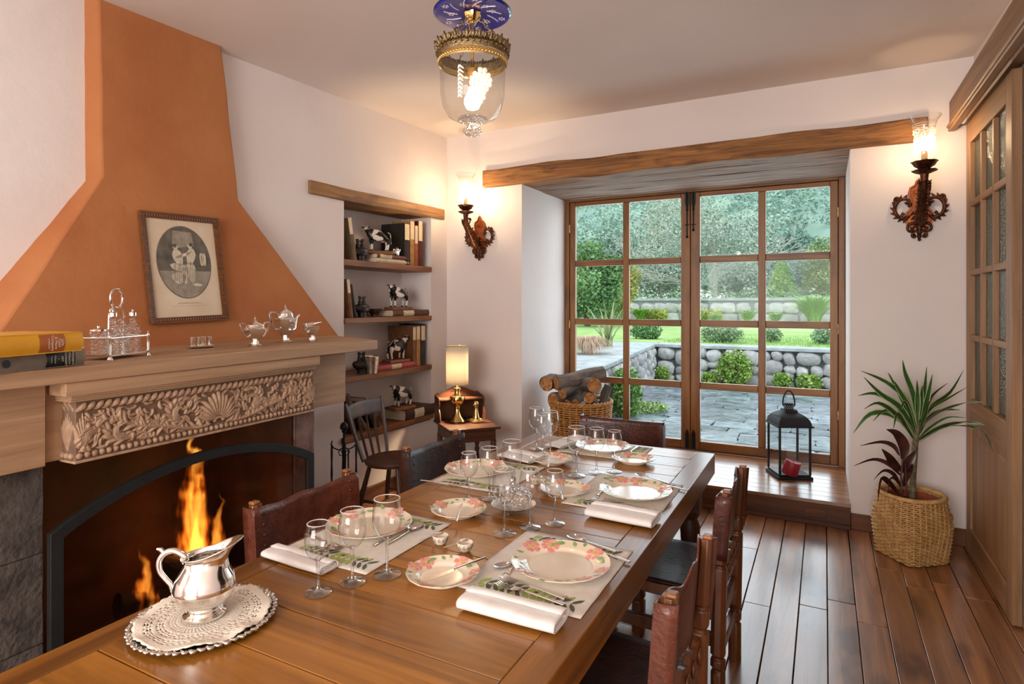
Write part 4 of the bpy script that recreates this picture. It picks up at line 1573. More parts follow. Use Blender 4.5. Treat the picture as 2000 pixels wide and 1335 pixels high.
cr.grid(lambda u, v: ((u - .5) * .36, -.228 - .02 * v - .018 * sin(pi * u), .71 + .095 * v + .012 * sin(pi * u) * v), 14, 4)
cr.obj('crest_rail', M_['chair_dark'], t, solid=.016, bevel=.003)

# ---------------------------------------------------------------- corner desk, lamp, brass figure
dz = .55
pts = [onz(880, 840, dz), onz(975, 832, dz), onz(854, 812.6, dz)]
ang = atan2(pts[1].y - pts[0].y, pts[1].x - pts[0].x)
wid = (pts[1] - pts[0]).length
dpt = .46
t = thing('writing_desk', 'little dark wooden desk with a raised shelf back in the corner', 'desk', (pts[0].x, pts[0].y, 0), ang)
mx_ = wood('mahogany', '#341B11', '#5A3421', 0, 8, .4, coat=.1, rand=.04)
MB().bx(-.01, wid + .01, -.01, dpt, dz - .02, dz).obj('desk_top', mx_, t, bevel=.004)
MB().bx(.02, wid - .02, .02, dpt - .02, dz - .11, dz - .02).obj('apron', mx_, t, bevel=.003)
for x in (.035, wid - .035):
    for y in (.035, dpt - .035):
        MB().lathe([(0, 0), (.012, 0), (.02, .03), (.013, .05), (.018, .09), (.022, .2), (.017, .27), (.022, .29), (.014, .31), (.022, .34), (.022, .44)], 14, T(x, y)).obj('leg', mx_, t)
poly = [(-.002, 0)] + [(-.002, .20)] + [(.03, .22)] + [(.03 + (wid - .06) * i / 20, .21 + .055 * sin(pi * i / 20) ** 1.5) for i in range(21)] + [(wid - .03, .22), (wid + .002, .20), (wid + .002, 0)]
MB().prism(poly, -dpt + .0, -dpt + .014, T(0, 0, dz) @ R('X', 90)).obj('back_panel', mx_, t, bevel=.003)
for x in (0, wid - .012):
    pl = [(dpt - .012, 0), (dpt - .17, 0), (dpt - .15, .06), (dpt - .12, .10), (dpt - .13, .15), (dpt - .12, .19), (dpt - .012, .20)]
    MB().prism(pl, x, x + .012, Matrix(((0, 0, 1, 0), (1, 0, 0, 0), (0, 1, 0, dz), (0, 0, 0, 1)))).obj('side_bracket', mx_, t, bevel=.002)
MB().bx(.012, wid - .012, dpt - .13, dpt - .012, dz + .165, dz + .178).obj('upper_shelf', mx_, t, bevel=.002)

p = onz(893, 823, dz)
p = p.lerp(Vector((pts[0].x, pts[0].y, dz)), .0)
t = thing('table_lamp', 'lit brass lamp with a white drum shade on the small desk', 'lamp', p)
MB().lathe([(0, 0), (.062, 0), (.064, .008), (.052, .025), (.032, .05), (.02, .085), (.018, .105), (.024, .11), (.024, .12), (.018, .125), (.045, .145), (.061, .17), (.064, .19), (.058, .205), (.03, .215), (.022, .228), (.022, .25), (.03, .256), (.03, .27), (.016, .275), (.012, .31), (0, .31)], 32).obj('lamp_base', M_['brass'], t)
kn = MB()
kn.tube([(-.02, .0, .24), (-.055, 0, .24)], .004, 6)
kn.ball((-.058, 0, .24), .009, 8)
kn.obj('wick_knob', M_['brass'], t)
shm = bpy.data.materials.new('lamp_shade')
shm.use_nodes = True
nt = shm.node_tree
nt.nodes.clear()
ou = N(nt, 'ShaderNodeOutputMaterial')
tl = N(nt, 'ShaderNodeBsdfTranslucent')
tl.inputs[0].default_value = (.95, .88, .76, 1)
df = N(nt, 'ShaderNodeBsdfDiffuse')
df.inputs[0].default_value = (.9, .85, .76, 1)
mx = N(nt, 'ShaderNodeMixShader')
mx.inputs[0].default_value = .62
nt.links.new(df.outputs[0], mx.inputs[1])
nt.links.new(tl.outputs[0], mx.inputs[2])
nt.links.new(mx.outputs[0], ou.inputs[0])
sh = MB()
sh.lathe([(.088, .302), (.089, .61)], 40)
sh.obj('lamp_shade', shm, t, solid=.002)
hp = MB()
hp.tube([(.088 * cos(a), .088 * sin(a), .607) for a in [i * pi / 20 for i in range(40)]], .0025, 6, closed=True)
for k in range(3):
    a = k * 2.094
    hp.tube([(0, 0, .60), (.088 * cos(a), .088 * sin(a), .607)], .0018, 5)
hp.obj('shade_ring', M_['brass_old'], t)
MB().ball((0, 0, .42), (.025, .025, .035), 12).obj('bulb', emit('lamp_bulb', (1, .74, .45), LAMP_W / (39.5 * .025 * .035) * 1.0), t)
p = onz(930, 824, dz)
t = thing('brass_goose_bell', 'small brass bird-headed bell in a dish beside the lit lamp', 'ornament', p)
MB().lathe([(0, 0), (.05, 0), (.056, .012), (.05, .026), (.04, .02), (.036, .012), (0, .012)], 28).obj('dish', M_['brass_old'], t)
bb = MB()
bb.lathe([(0, .013), (.03, .014), (.032, .03), (.024, .055), (.016, .09), (.011, .115), (.012, .125), (.019, .14), (.02, .152), (.012, .166), (0, .17)], 22)
bb.tube([(0, -.008, .15), (.0, -.03, .146), (0, -.042, .142)], [.009, .006, .003], 8)
bb.obj('bird_bell', M_['brass'], t)

# ---------------------------------------------------------------- fire irons
p = Vector((-2.66, 2.80, 0))
t = thing('fire_irons', 'black wrought-iron fire tool stand by the right hearth jamb', 'fire tools', p, radians(20))
I = M_['iron']
MB().lathe([(0, 0), (.10, 0), (.10, .012), (.03, .02), (.015, .04), (0, .04)], 24).obj('base', I, t)
s = MB()
s.tube([(0, 0, .03 + i * .03) for i in range(23)], [.007 + .0015 * sin(i * 2.1) for i in range(23)], 8)
s.ball((0, 0, .70), (.016, .016, .011), 10)
s.lathe([(0, .71), (.022, .712), (.026, .73), (.018, .75), (.006, .758), (0, .758)], 14)
s.obj('stem', I, t)
hk = MB()
for k in range(4):
    a = k * pi / 2 + .5
    hk.tube([(cos(a) * r, sin(a) * r, z) for r, z in ((0, .60), (.03, .585), (.062, .60), (.078, .625), (.07, .645))], .0045, 7)
    hk.tube([(cos(a) * r, sin(a) * r, z) for r, z in ((0, .55), (.026, .55), (.034, .572), (.022, .585), (.012, .57))], .003, 6)
hk.obj('hook_cross', I, t)
for k, nm in enumerate(('poker', 'shovel', 'brush', 'tongs')):
    a = k * pi / 2 + .5
    x, y = cos(a) * .074, sin(a) * .074
    q = MB()
    q.tube([(x, y, .625 - i * .06) for i in range(9)], [.0055 + .002 * (i % 2) for i in range(9)], 8)
    if nm == 'shovel':
        q.grid(lambda u, v: (x + (u - .5) * .09, y + .012 * sin(pi * u), .16 - v * .12), 6, 4)
    elif nm == 'brush':
        q.lathe([(0, .05), (.03, .05), (.022, .12), (.012, .16), (0, .17)], 12, T(x, y))
    elif nm == 'tongs':
        q.tube([(x + .02, y, .60), (x + .022, y, .3), (x + .01, y, .12)], .005, 6)
    else:
        q.tube([(x, y, .16), (x, y, .08), (x + .03, y, .1)], [.006, .005, .002], 6)
    q.obj(nm, I, t)

# ---------------------------------------------------------------- firewood basket and logs in the recess
bp_ = Vector((-1.93, 5.0, PZ))
t = thing('firewood_basket', 'round woven basket heaped with firewood in the window recess', 'basket', bp_)
def weave(parent, n_rows, z0, z1, rad, nst, shape, amp, thick, mat, name):
    b = MB()
    for i in range(n_rows):
        z = z0 + (z1 - z0) * (i + .5) / n_rows
        pts = []
        m = nst * 4
        for k in range(m):
            a = 2 * pi * k / m
            r = rad(z, a) + amp * cos(nst / 2 * 2 * a * .5 * 2 + pi * (i % 2))
            x, y = shape(a, r)
            pts.append((x, y, z + .0015 * sin(a * 7 + i)))
        b.tube(pts, thick, 5, closed=True, flat=.8)
    o = b.obj(name, mat, parent, kind='stuff', angle=180)
    s = MB()
    for k in range(nst):
        a = 2 * pi * k / nst
        pp = []
        for q in range(7):
            z = z0 + (z1 - z0) * q / 6
            x, y = shape(a, rad(z, a))
            pp.append((x, y, z))
        s.tube(pp, thick * .9, 5)
    s.obj('uprights', mat, parent, kind='stuff', angle=180)
rd = lambda z, a: .235 + .035 * (z / .46)
weave(t, 24, .005, .455, rd, 28, lambda a, r: (r * cos(a), r * sin(a)), .007, .0085, M_['wicker2'], 'weave')
rm = MB()
for ph in (0, pi):
    rm.tube([((.27 + .008 * cos(22 * a + ph)) * cos(a), (.27 + .008 * cos(22 * a + ph)) * sin(a), .462 + .010 * sin(22 * a + ph)) for a in [2 * pi * i / 160 for i in range(160)]], .010, 6, closed=True)
rm.obj('braided_rim', M_['wicker2'], t, angle=180)
lin = MB()
lin.lathe([(0, .01), (.225, .012), (.255, .42)], 30)
lin.obj('basket_floor', M_['pottery_brown'], t)


def log(name_lab, a, c, r, seed, taper=.92):
    A_, B_ = Vector(a), Vector(c)
    d = B_ - A_
    ln = d.length
    b = MB()
    P, rr = [], []
    for i in range(9):
        u = i / 8
        P.append((noise.noise(Vector((u * 2, seed, 0))) * .02, noise.noise(Vector((u * 2, seed, 4))) * .02, u * ln))
        rr.append(r * (1 + (taper - 1) * u) * (1 + .07 * noise.noise(Vector((u * 4, seed, 9)))))
    b.tube(P, rr, 14, cap=False)
    o = b.obj('firewood_log', M_['bark'])
    o.location = A_
    o.rotation_euler = d.to_track_quat('Z', 'Y').to_euler()
    e = MB()
    for i_, s_ in ((0, -1), (8, 1)):
        e.lathe([(0, 0), (rr[i_] * .5, .002 * s_), (rr[i_] * .97, 0)] if s_ > 0 else [(rr[i_] * .97, 0), (rr[i_] * .5, -.002), (0, 0)], 14, T(*P[i_]))
    e.obj('cut_end', M_['log_end'], o)
    return tagit(o, name_lab, 'log', 'firewood in the round basket')


bx_, by_, bz_ = bp_
def LP(u, v, dy):                                        # point on the depth plane of the basket
    return ony(u, v, by_ + dy)
log('log with its sawn end at the far left of the basket', LP(1067, 749, -.20), LP(1112, 742, .15), .070, 1)
log('long smooth grey log lying across the top of the pile', LP(1086, 747, -.22), LP(1178, 728, .12), .068, 2)
log('thick log with its broad sawn end facing the table', LP(1161, 752, -.20), LP(1120, 750, .18), .066, 3)
log('log under the grey one with a dark split end', LP(1098, 768, -.22), LP(1150, 748, .1), .050, 4)
log('log with a round sawn end low at the right of the pile', LP(1151, 776, -.20), LP(1165, 800, .1), .052, 5)
log('grey log tucked under the broad sawn end', LP(1112, 757, -.1), LP(1150, 752, .1), .040, 6)
log('slim log standing upright at the basket right rim', LP(1172, 800, .02), LP(1189, 753, .08), .042, 7)
log('large dark log low behind the rim on the left', LP(1080, 782, -.18), LP(1130, 775, .1), .075, 8)
log('forked dark log in the heart of the pile', LP(1125, 785, -.15), LP(1140, 752, .05), .036, 9)
log('split log low in the middle of the basket', LP(1105, 795, -.15), LP(1140, 795, .15), .07, 10)

# ---------------------------------------------------------------- black lantern with a red candle
c0, c1, c2 = onz(1520, 937, PZ), onz(1588, 938, PZ), onz(1496, 918, PZ)
ctr = (c1 + c2) / 2
ctr = (c0 + ((c1 - c0) + (c2 - c0))/2)
ang = atan2((c1 - c0).y, (c1 - c0).x)
t = thing('lantern', 'tall black metal lantern on the raised platform', 'lantern', (ctr.x, ctr.y, PZ), ang)
K = M_['iron_matte']
h = .13
MB().bx(-h, h, -h, h, 0, .02).obj('base', K, t, bevel=.004)
bs = MB()
bs.bx(-h + .012, h - .012, -h + .012, h - .012, .02, .036)
bs.obj('base_step', K, t, bevel=.003)
for sx in (-1, 1):
    for sy in (-1, 1):
        MB().bx(sx * .112 - .007, sx * .112 + .007, sy * .112 - .007, sy * .112 + .007, .034, .395).obj('corner_post', K, t)
for k in range(4):
    g = MB().bx(-.105, .105, -.1135, -.1115, .037, .39)
    o = g.obj('glass_pane', M_['glass'], t)
    o.rotation_euler = (0, 0, k * pi / 2)
MB().bx(-.135, .135, -.135, .135, .392, .405).obj('eave', K, t, bevel=.003)
rf = MB()
n = 14
prof = []
for i in range(n + 1):
    u = i / n
    r = .125 - .08 * (u ** 1.0) - .022 * sin(2 * pi * u) * -1 * .9
    prof.append((r, .405 + .105 * u))
prof = [(.122, .405), (.121, .42), (.116, .438), (.106, .455), (.092, .470), (.075, .482), (.06, .49), (.05, .497), (.045, .505), (.043, .512)]
vs = []
for r, z in prof:
    vs += [(-r, -r, z), (r, -r, z), (r, r, z), (-r, r, z)]
fs = [(i * 4 + k, i * 4 + (k + 1) % 4, i * 4 + 4 + (k + 1) % 4, i * 4 + 4 + k) for i in range(len(prof) - 1) for k in range(4)]
fs.append(tuple(range(len(vs) - 4, len(vs))))
rf.add(vs, fs)
rf.obj('roof', K, t, angle=50)
MB().bx(-.046, .046, -.046, .046, .508, .514).obj('roof_cap', K, t)
ch = MB()
ch.lathe([(.034, .512), (.034, .552), (.037, .555), (.03, .562), (0, .563)], 20)
ch.obj('chimney', K, t)
hl = MB()
for k in range(14):
    for r in range(3):
        a = 2 * pi * (k + .5 * (r % 2)) / 14
        hl.ball((.0343 * cos(a), .0343 * sin(a), .522 + r * .01), .0034, 6)
hl.obj('vent_holes', pm('vent_hole_light', '#AEB6B8', None), t, kind='stuff')
hd = MB()
hd.tube([(-.036 , 0, .535)] + [(-.042 * cos(pi * i / 16) , .012 * sin(pi * i / 16), .55 + .105 * sin(pi * i / 16)) for i in range(17)] + [(.036, 0, .535)], .0055, 8)
o = hd.obj('carry_ring', K, t)
o.rotation_euler = (0, 0, radians(-20))
MB().tube([(-.125, -.02, .19), (-.135, -.02, .19), (-.14, -.02, .21)], .004, 6).obj('latch', K, t)
cd_ = thing('candle', 'tilted red pillar candle inside the black lantern', 'candle', onz(1542, 928, PZ + .037), ang)
cb = MB()
cb.lathe([(0, 0), (.054, 0), (.056, .004), (.056, .10), (.053, .105), (.045, .1), (0, .095)], 30)
o = cb.obj('wax', M_['candle'], cd_)
o.rotation_euler = (radians(8), radians(13), 0)
o.location = (0, 0, .012)
cw_ = MB().tube([(0, 0, .09), (.002, 0, .112)], .0015, 5)
o = cw_.obj('wick', M_['iron'], cd_)
o.rotation_euler = (radians(8), radians(13), 0)
o.location = (0, 0, .012)

# ---------------------------------------------------------------- potted plant in a square-footed basket
pc = Vector((.455, 4.215, 0))
t = thing('potted_plant', 'striped dracaena in a tall woven basket by the sliding door', 'potted plant', pc, radians(38))
def sq(a, r, pwr):
    c_, s_ = cos(a), sin(a)
    q = (abs(c_) ** pwr + abs(s_) ** pwr) ** (-1 / pwr)
    return r * q * c_, r * q * s_
BH = .375
bk = MB()
nst = 36
for i in range(34):
    z = .004 + (BH - .008) * (i + .5) / 34
    u = z / BH
    pwr = 9.0 - 6.8 * min(1, u * 1.1) ** .6
    r = .133 + .034 * min(1, u * 1.8) - .018 * max(0, u - .8) * 5 * .4
    pts = []
    m = nst * 4
    for k in range(m):
        a = 2 * pi * k / m
        x, y = sq(a, r + .0042 * cos(nst * a * .5 * 1.0 + pi * (i % 2)), pwr)
        pts.append((x, y, z))
    bk.tube(pts, .0062, 5, closed=True, flat=.75)
bk.obj('weave', M_['wicker'], t, kind='stuff', angle=180)
up_ = MB()
for k in range(nst):
    a = 2 * pi * k / nst
    pp = []
    for q in range(8):
        u = q / 7
        pwr = 9.0 - 6.8 * min(1, u * 1.1) ** .6
        r = .133 + .034 * min(1, u * 1.8) - .018 * max(0, u - .8) * 5 * .4
        x, y = sq(a, r, pwr)
        pp.append((x, y, .003 + u * (BH - .006)))
    up_.tube(pp, .0055, 5)
up_.obj('uprights', M_['wicker'], t, kind='stuff', angle=180)
rm = MB()
for ph in (0, 2.1, 4.2):
    pts = []
    for k in range(180):
        a = 2 * pi * k / 180
        x, y = sq(a, .161 + .006 * cos(26 * a + ph), 2.2)
        pts.append((x, y, BH + .006 * sin(26 * a + ph)))
    rm.tube(pts, .0075, 6, closed=True)
rm.obj('rim', M_['wicker'], t, angle=180)
hd = MB()
for a0 in (-.75, 2.4):
    x, y = sq(a0, .170, 2.2)
    e = Vector((-sin(a0), cos(a0), 0))
    for q in (-1, 1):
        hd.tube([Vector((x, y, .27)) + e * .05 * s_ + Vector((x, y, 0)).normalized() * .02 * (1 - s_ * s_) + Vector((0, 0, .006 * q + .01 * s_ * q)) for s_ in (-1, -.5, 0, .5, 1)], .007, 6)
hd.obj('handle_loops', M_['wicker'], t, kind='stuff')
pt = MB()
pt.lathe([(0, .02), (.105, .02), (.128, .345), (.134, .345), (.134, .36), (.120, .36), (.116, .31), (0, .31)], 32)
pt.obj('clay_pot', M_['pot'], t)
sl = MB()
sl.grid(lambda u, v: (.115 * v * cos(2 * pi * u), .115 * v * sin(2 * pi * u), .318 + .012 * noise.noise(Vector((u * 9, v * 9, 1)))), 24, 6)
sl.obj('soil', M_['soil'], t)
# in world axes from here: undo the basket turn for the stems
W2L = R('Z', -38)
def wv(p):
    return (W2L @ Vector(p))
vr = Vector((cos(YAW), sin(YAW), 0))                     # across the room as seen from the table
vd = Vector((-sin(YAW), cos(YAW), 0))
def pl(u, v, dep=0.0):                                   # point near the plant axis, pixel of the photograph -> real position
    r = ray(u, v)
    base = pc + vd * dep
    k = base.dot(vd) / r.dot(vd)
    q = r * k
    q.z += CAMZ
    return wv(q - pc)
stm = MB()
stm.tube([pl(1782, 985), pl(1783, 930), pl(1786, 895), pl(1787, 868), pl(1791, 840), pl(1797, 805)], [.016, .0165, .016, .016, .015, .005], 10)
stm.obj('trunk', M_['stem'], t)


def blade(pts, wmax, mats, name='leaf', tw=0.0, seed=0, peak=.35):
    P = [Vector(p) for p in pts]
    # resample with a smooth curve
    out = []
    n = 12
    for i in range(n + 1):
        u = i / n * (len(P) - 1)
        k = min(int(u), len(P) - 2)
        f_ = u - k
        p0, p1, p2, p3 = P[max(k - 1, 0)], P[k], P[k + 1], P[min(k + 2, len(P) - 1)]
        out.append(.5 * ((2 * p1) + (p2 - p0) * f_ + (2 * p0 - 5 * p1 + 4 * p2 - p3) * f_ * f_ + (3 * p1 - p0 - 3 * p2 + p3) * f_ ** 3))
    b = MB()
    rows = []
    for i, c in enumerate(out):
        u = i / n
        d = (out[min(i + 1, n)] - out[max(i - 1, 0)]).normalized()
        vw = wv(vd)
        sd_ = d.cross(vw).normalized()
        nm = sd_.cross(d)
        sd_ = (sd_ * cos(tw) + nm * sin(tw)).normalized()
        nrm = d.cross(sd_)
        wdt = wmax * (min(1, (u / peak)) ** .55 if u < peak else max(0, 1 - ((u - peak) / (1 - peak)) ** 1.7))
        wdt = max(wdt, .0015)
        rows.append([c + sd_ * wdt * q + nrm * wdt * .28 * abs(q) for q in (-1, -.74, 0, .74, 1)])
    vs = [p for r in rows for p in r]
    for i in range(n):
        for k in range(4):
            b.cur = 1 if k in (0, 3) else 0
            b.add([vs[i * 5 + k], vs[i * 5 + k + 1], vs[i * 5 + 6 + k], vs[i * 5 + 5 + k]], [(0, 1, 2, 3)])
    bm_ = b.obj(name, mats, t, angle=180)
    # weld so the shading stays smooth
    bmx = bmesh.new()
    bmx.from_mesh(bm_.data)
    bmesh.ops.remove_doubles(bmx, verts=bmx.verts, dist=1e-6)
    bmx.to_mesh(bm_.data)
    bmx.free()
    return bm_


LV = [M_['leaf'], M_['leaf_edge']]
q = random.Random(5)
for i, (pix, wd, dep) in enumerate((
    ([(1793, 830), (1783, 770), (1768, 730), (1763, 703)], .022, .02), ([(1792, 835), (1770, 780), (1730, 745), (1682, 724)], .021, .05),
    ([(1792, 845), (1765, 785), (1745, 745), (1734, 727)], .018, .08), ([(1790, 845), (1758, 795), (1720, 768), (1687, 736)], .022, -.05),
    ([(1789, 850), (1752, 790), (1710, 768), (1676, 772)], .021, .10), ([(1788, 852), (1750, 808), (1715, 786), (1688, 798)], .019, -.10),
    ([(1786, 855), (1745, 812), (1700, 808), (1667, 845)], .024, .03), ([(1785, 858), (1765, 825), (1752, 808), (1745, 836)], .020, -.16),
    ([(1792, 830), (1792, 790), (1792, 765), (1791, 742)], .019, -.04), ([(1795, 830), (1800, 790), (1806, 755), (1810, 716)], .020, .08),
    ([(1797, 830), (1808, 790), (1815, 760), (1821, 731)], .018, -.08), ([(1795, 832), (1820, 792), (1855, 765), (1882, 722)], .023, .0),
    ([(1797, 835), (1830, 805), (1880, 786), (1920, 784)], .019, -.5), ([(1796, 842), (1815, 800), (1850, 778), (1888, 756)], .014, -.1),
    ([(1793, 858), (1815, 835), (1850, 815), (1890, 816)], .012, -.15), ([(1790, 862), (1830, 835), (1880, 822), (1923, 830)], .026, -.5),
    ([(1790, 866), (1850, 832), (1915, 838), (1940, 884)], .015, -.62), ([(1790, 850), (1776, 805), (1766, 785), (1760, 800)], .018, -.12),
    ([(1796, 838), (1806, 812), (1812, 790), (1822, 775)], .017, -.14), ([(1791, 848), (1770, 826), (1755, 796), (1740, 776)], .018, .14),
    ([(1792, 845), (1775, 795), (1755, 760), (1745, 742)], .020, -.02), ([(1794, 840), (1803, 800), (1822, 770), (1850, 748)], .019, .06), ([(1789, 860), (1760, 820), (1730, 800), (1705, 822)], .020, -.06),
    ([(1795, 850), (1812, 815), (1840, 800), (1875, 800)], .019, -.08), ([(1793, 840), (1798, 800), (1800, 770), (1801, 752)], .018, .0))):
    pts = []
    for k, (u, v) in enumerate(pix):
        pts.append(pl(u, v, dep * k / 3))
    blade(pts, wd * .82, LV, tw=q.uniform(-.5, .5), seed=i)
LR = [M_['leaf_red'], M_['leaf_red']]
s2 = MB()
s2.tube([pl(1762, 975, -.05), pl(1760, 930, -.05), pl(1763, 895, -.05)], [.006, .006, .004], 7)
s2.tube([pl(1772, 978, -.06), pl(1770, 935, -.06), pl(1768, 905, -.06)], [.005, .005, .003], 7)
s2.obj('red_stems', M_['leaf_red'], t)
for pix, wd, dep in (([(1763, 900), (1765, 870), (1750, 845), (1731, 838)], .030, -.04), ([(1763, 900), (1768, 880), (1768, 865), (1767, 860)], .020, .02), ([(1757, 890), (1745, 870), (1720, 862), (1680, 870)], .014, .03),
                    ([(1763, 920), (1745, 905), (1735, 890), (1722, 876)], .026, -.07), ([(1765, 925), (1772, 905), (1782, 890), (1788, 880)], .026, -.02), ([(1761, 930), (1735, 905), (1705, 896), (1668, 909)], .013, .05),
                    ([(1762, 955), (1745, 925), (1725, 918), (1707, 936)], .012, -.06), ([(1765, 950), (1770, 930), (1778, 915), (1782, 905)], .018, -.08), ([(1765, 960), (1750, 935), (1738, 935), (1734, 965)], .010, -.1),
                    ([(1758, 968), (1735, 940), (1720, 935), (1714, 980)], .016, -.12)):
    blade([pl(u, v, dep * (k + .5) / 3) for k, (u, v) in enumerate(pix)], wd, LR, tw=.3)

# ---------------------------------------------------------------- wall sconces
def sconce(label, loc, power):
    """local: wall at y = 0, room towards -y, origin at the lowest finial"""
    t = thing('wall_sconce', label, 'wall lamp', loc, 0, 'carved sconces either side of the french door')
    B = M_['bronze']
    pl_ = [(0, .08), (.05, .09), (.075, .13), (.07, .17), (.045, .2), (.04, .25), (.052, .30), (.045, .335), (.02, .35), (.012, .375), (0, .39)]
    poly = pl_ + [(-x, z) for x, z in pl_[-2:0:-1]]
    MB().prism(poly, 0, .018, Matrix(((1, 0, 0, 0), (0, 0, -1, 0), (0, 1, 0, 0), (0, 0, 0, 1)))).obj('backplate', M_['copper'], t, bevel=.005)
    rim = MB()
    rim.tube([(x, -.02, z) for x, z in poly], .007, 6, closed=True)
    for sg in (-1, 1):                                   # volutes at the top of the plate
        rim.tube([(sg * (.02 + .018 * (1 - k / 14 * .8) * cos(2.6 + k * .36)), -.024, .315 + .018 * (1 - k / 14 * .8) * sin(2.6 + k * .36)) for k in range(15)], [.007 - .0003 * k for k in range(15)], 6)
    rim.obj('plate_rim', M_['copper'], t)
    sc_ = MB()
    def vol(cx, cz, r, a0, turns, n=22, th=.0105, y=-.03):
        sc_.tube([(cx + r * (1 - .82 * k / n) * cos(a0 + turns * k / n), y, cz + r * (1 - .82 * k / n) * sin(a0 + turns * k / n)) for k in range(n + 1)], [th * (1 - .45 * k / n) for k in range(n + 1)], 7)
        sc_.ball((cx, y, cz), th * .9, 8)
    for sg in (-1, 1):
        f = (lambda a: a) if sg > 0 else (lambda a: pi - a)
        # big open C-scroll
        sc_.tube([(sg * (.095 + .058 * cos(a)), -.028, .205 + .062 * sin(a)) for a in [2.35 - 4.6 * k / 20 for k in range(21)]], [.008 + .005 * sin(pi * k / 20) for k in range(21)], 7)
        vol(sg * .135, .265, .024, f(-1.6), sg * 5.6)
        vol(sg * .085, .15, .028, f(1.2), sg * -5.6)
        vol(sg * .048, .075, .034, f(1.9), sg * -5.8)
        vol(sg * .03, .03, .018, f(1.5), sg * -5.2)
        vol(sg * .065, .225, .022, f(.4), sg * 5)
        for k in range(9):                               # acanthus tips along the scroll
            a = 1.6 - .42 * k
            c0 = Vector((sg * (.095 + .062 * cos(a)), -.026, .205 + .066 * sin(a)))
            c1 = Vector((sg * (.095 + .086 * cos(a + .22)), -.02, .205 + .09 * sin(a + .22)))
            sc_.tube([c0, c0.lerp(c1, .5) + Vector((0, -.008, 0)), c1], [.009, .008, .003], 6)
        for k in range(5):
            z = .05 + k * .028
            sc_.tube([(sg * .01, -.035, z), (sg * (.024 + .004 * k), -.042, z + .012), (sg * (.034 + .005 * k), -.03, z - .002)], [.009, .009, .004], 6)
    sc_.tube([(0, -.03, .0), (0, -.035, .05), (0, -.045, .12), (0, -.04, .2)], [.006, .016, .022, .018], 8)
    sc_.ball((0, -.03, .004), .011, 10)
    sc_.ball((0, -.03, .024), .015, 10)
    o = sc_.obj('scrollwork', B, t, angle=80)
    o.scale = (.86, 1, 1)
    arm = MB()
    P = [(0, -.03, .10), (0, -.07, .11), (0, -.12, .15), (0, -.17, .215), (0, -.215, .27), (0, -.245, .30), (0, -.25, .345), (0, -.25, .385)]
    arm.tube(P, [.02, .024, .028, .027, .024, .024, .020, .024], 12)
    for k in range(16):                                  # leaf scales along the arm
        u = k / 15 * 5.6
        i = int(u)
        p = Vector(P[i]).lerp(Vector(P[i + 1]), u - i)
        for sg in (-1, 0, 1):
            o = Vector((sg * .02, -.012 - .006 * (sg == 0), -.012))
            arm.tube([p + o * .6, p + o * 1.25 + Vector((0, 0, .012)), p + o * 1.7 + Vector((0, 0, .03))], [.009, .008, .002], 6)
    for sg in (-1, 1):
        arm.tube([(sg * (.008 + .022 * cos(a)), -.215 + .004 * a, .325 + .022 * sin(a)) for a in [k * .35 for k in range(14)]], .006, 6)
    arm.obj('arm', B, t, angle=80)
    cup = MB()
    scal = lambda a, r, z: 1 + (.05 * cos(8 * a) if r > .045 else 0)
    cup.lathe([(.0, .375), (.03, .378), (.058, .39), (.066, .398), (.058, .396), (.028, .39), (.024, .405), (.034, .412), (.05, .424), (.062, .445), (.07, .45), (.06, .447), (.045, .43), (0, .425)], 40, T(0, -.25, 0), scal)
    cup.obj('drip_cup', B, t)
    MB().lathe([(.0155, .43), (.0165, .50), (.0145, .515), (0, .516)], 16, T(0, -.25, 0)).obj('candle_sleeve', M_['sleeve'], t)
    bl = MB()
    bl.lathe([(0, .516), (.009, .52), (.019, .54), (.02, .552), (.012, .575), (.004, .592), (0, .595)], 14, T(0, -.25, 0))
    bl.obj('bulb', emit('sconce_bulb', WARM, power / (4 * pi * pi * .018 * .028)), t)
    gl = MB()
    gl.lathe([(.036, .452), (.052, .462), (.061, .487), (.062, .515), (.056, .56), (.053, .60), (.055, .65), (.066, .69), (.086, .722), (.083, .722)], 48, T(0, -.25, 0), lambda a, r, z: 1 + (.025 * cos(8 * a) if z > .715 else 0))
    g = gl.obj('glass_shade', M_['etched'], t, angle=80)
    et = MB()
    for z, r in ((.66, .0575), (.672, .061), (.588, .0537), (.582, .0538)):
        et.tube([(r * 1.01 * cos(a), -.25 + r * 1.01 * sin(a), z) for a in [2 * pi * k / 40 for k in range(40)]], .0012, 5, closed=True)
    for k in range(8):
        a = 2 * pi * k / 8
        for j in range(6):
            b_ = j * pi / 3
            z = .63 + .012 * sin(b_)
            aa = a + .012 * cos(b_) / .056
            et.ball((.0556 * cos(aa), -.25 + .0556 * sin(aa), z), (.005, .005, .005), 6)
    et.obj('etched_bands', M_['frosted'], g, kind='stuff')
    return t


sconce('carved bronze sconce with glass chimney in the corner above the small desk', (-2.713, YB, 1.885), SCONCE_W * 1.9)
sconce('carved bronze sconce with glass chimney on the wall above the potted plant', (.532, YB, 1.900), SCONCE_W)

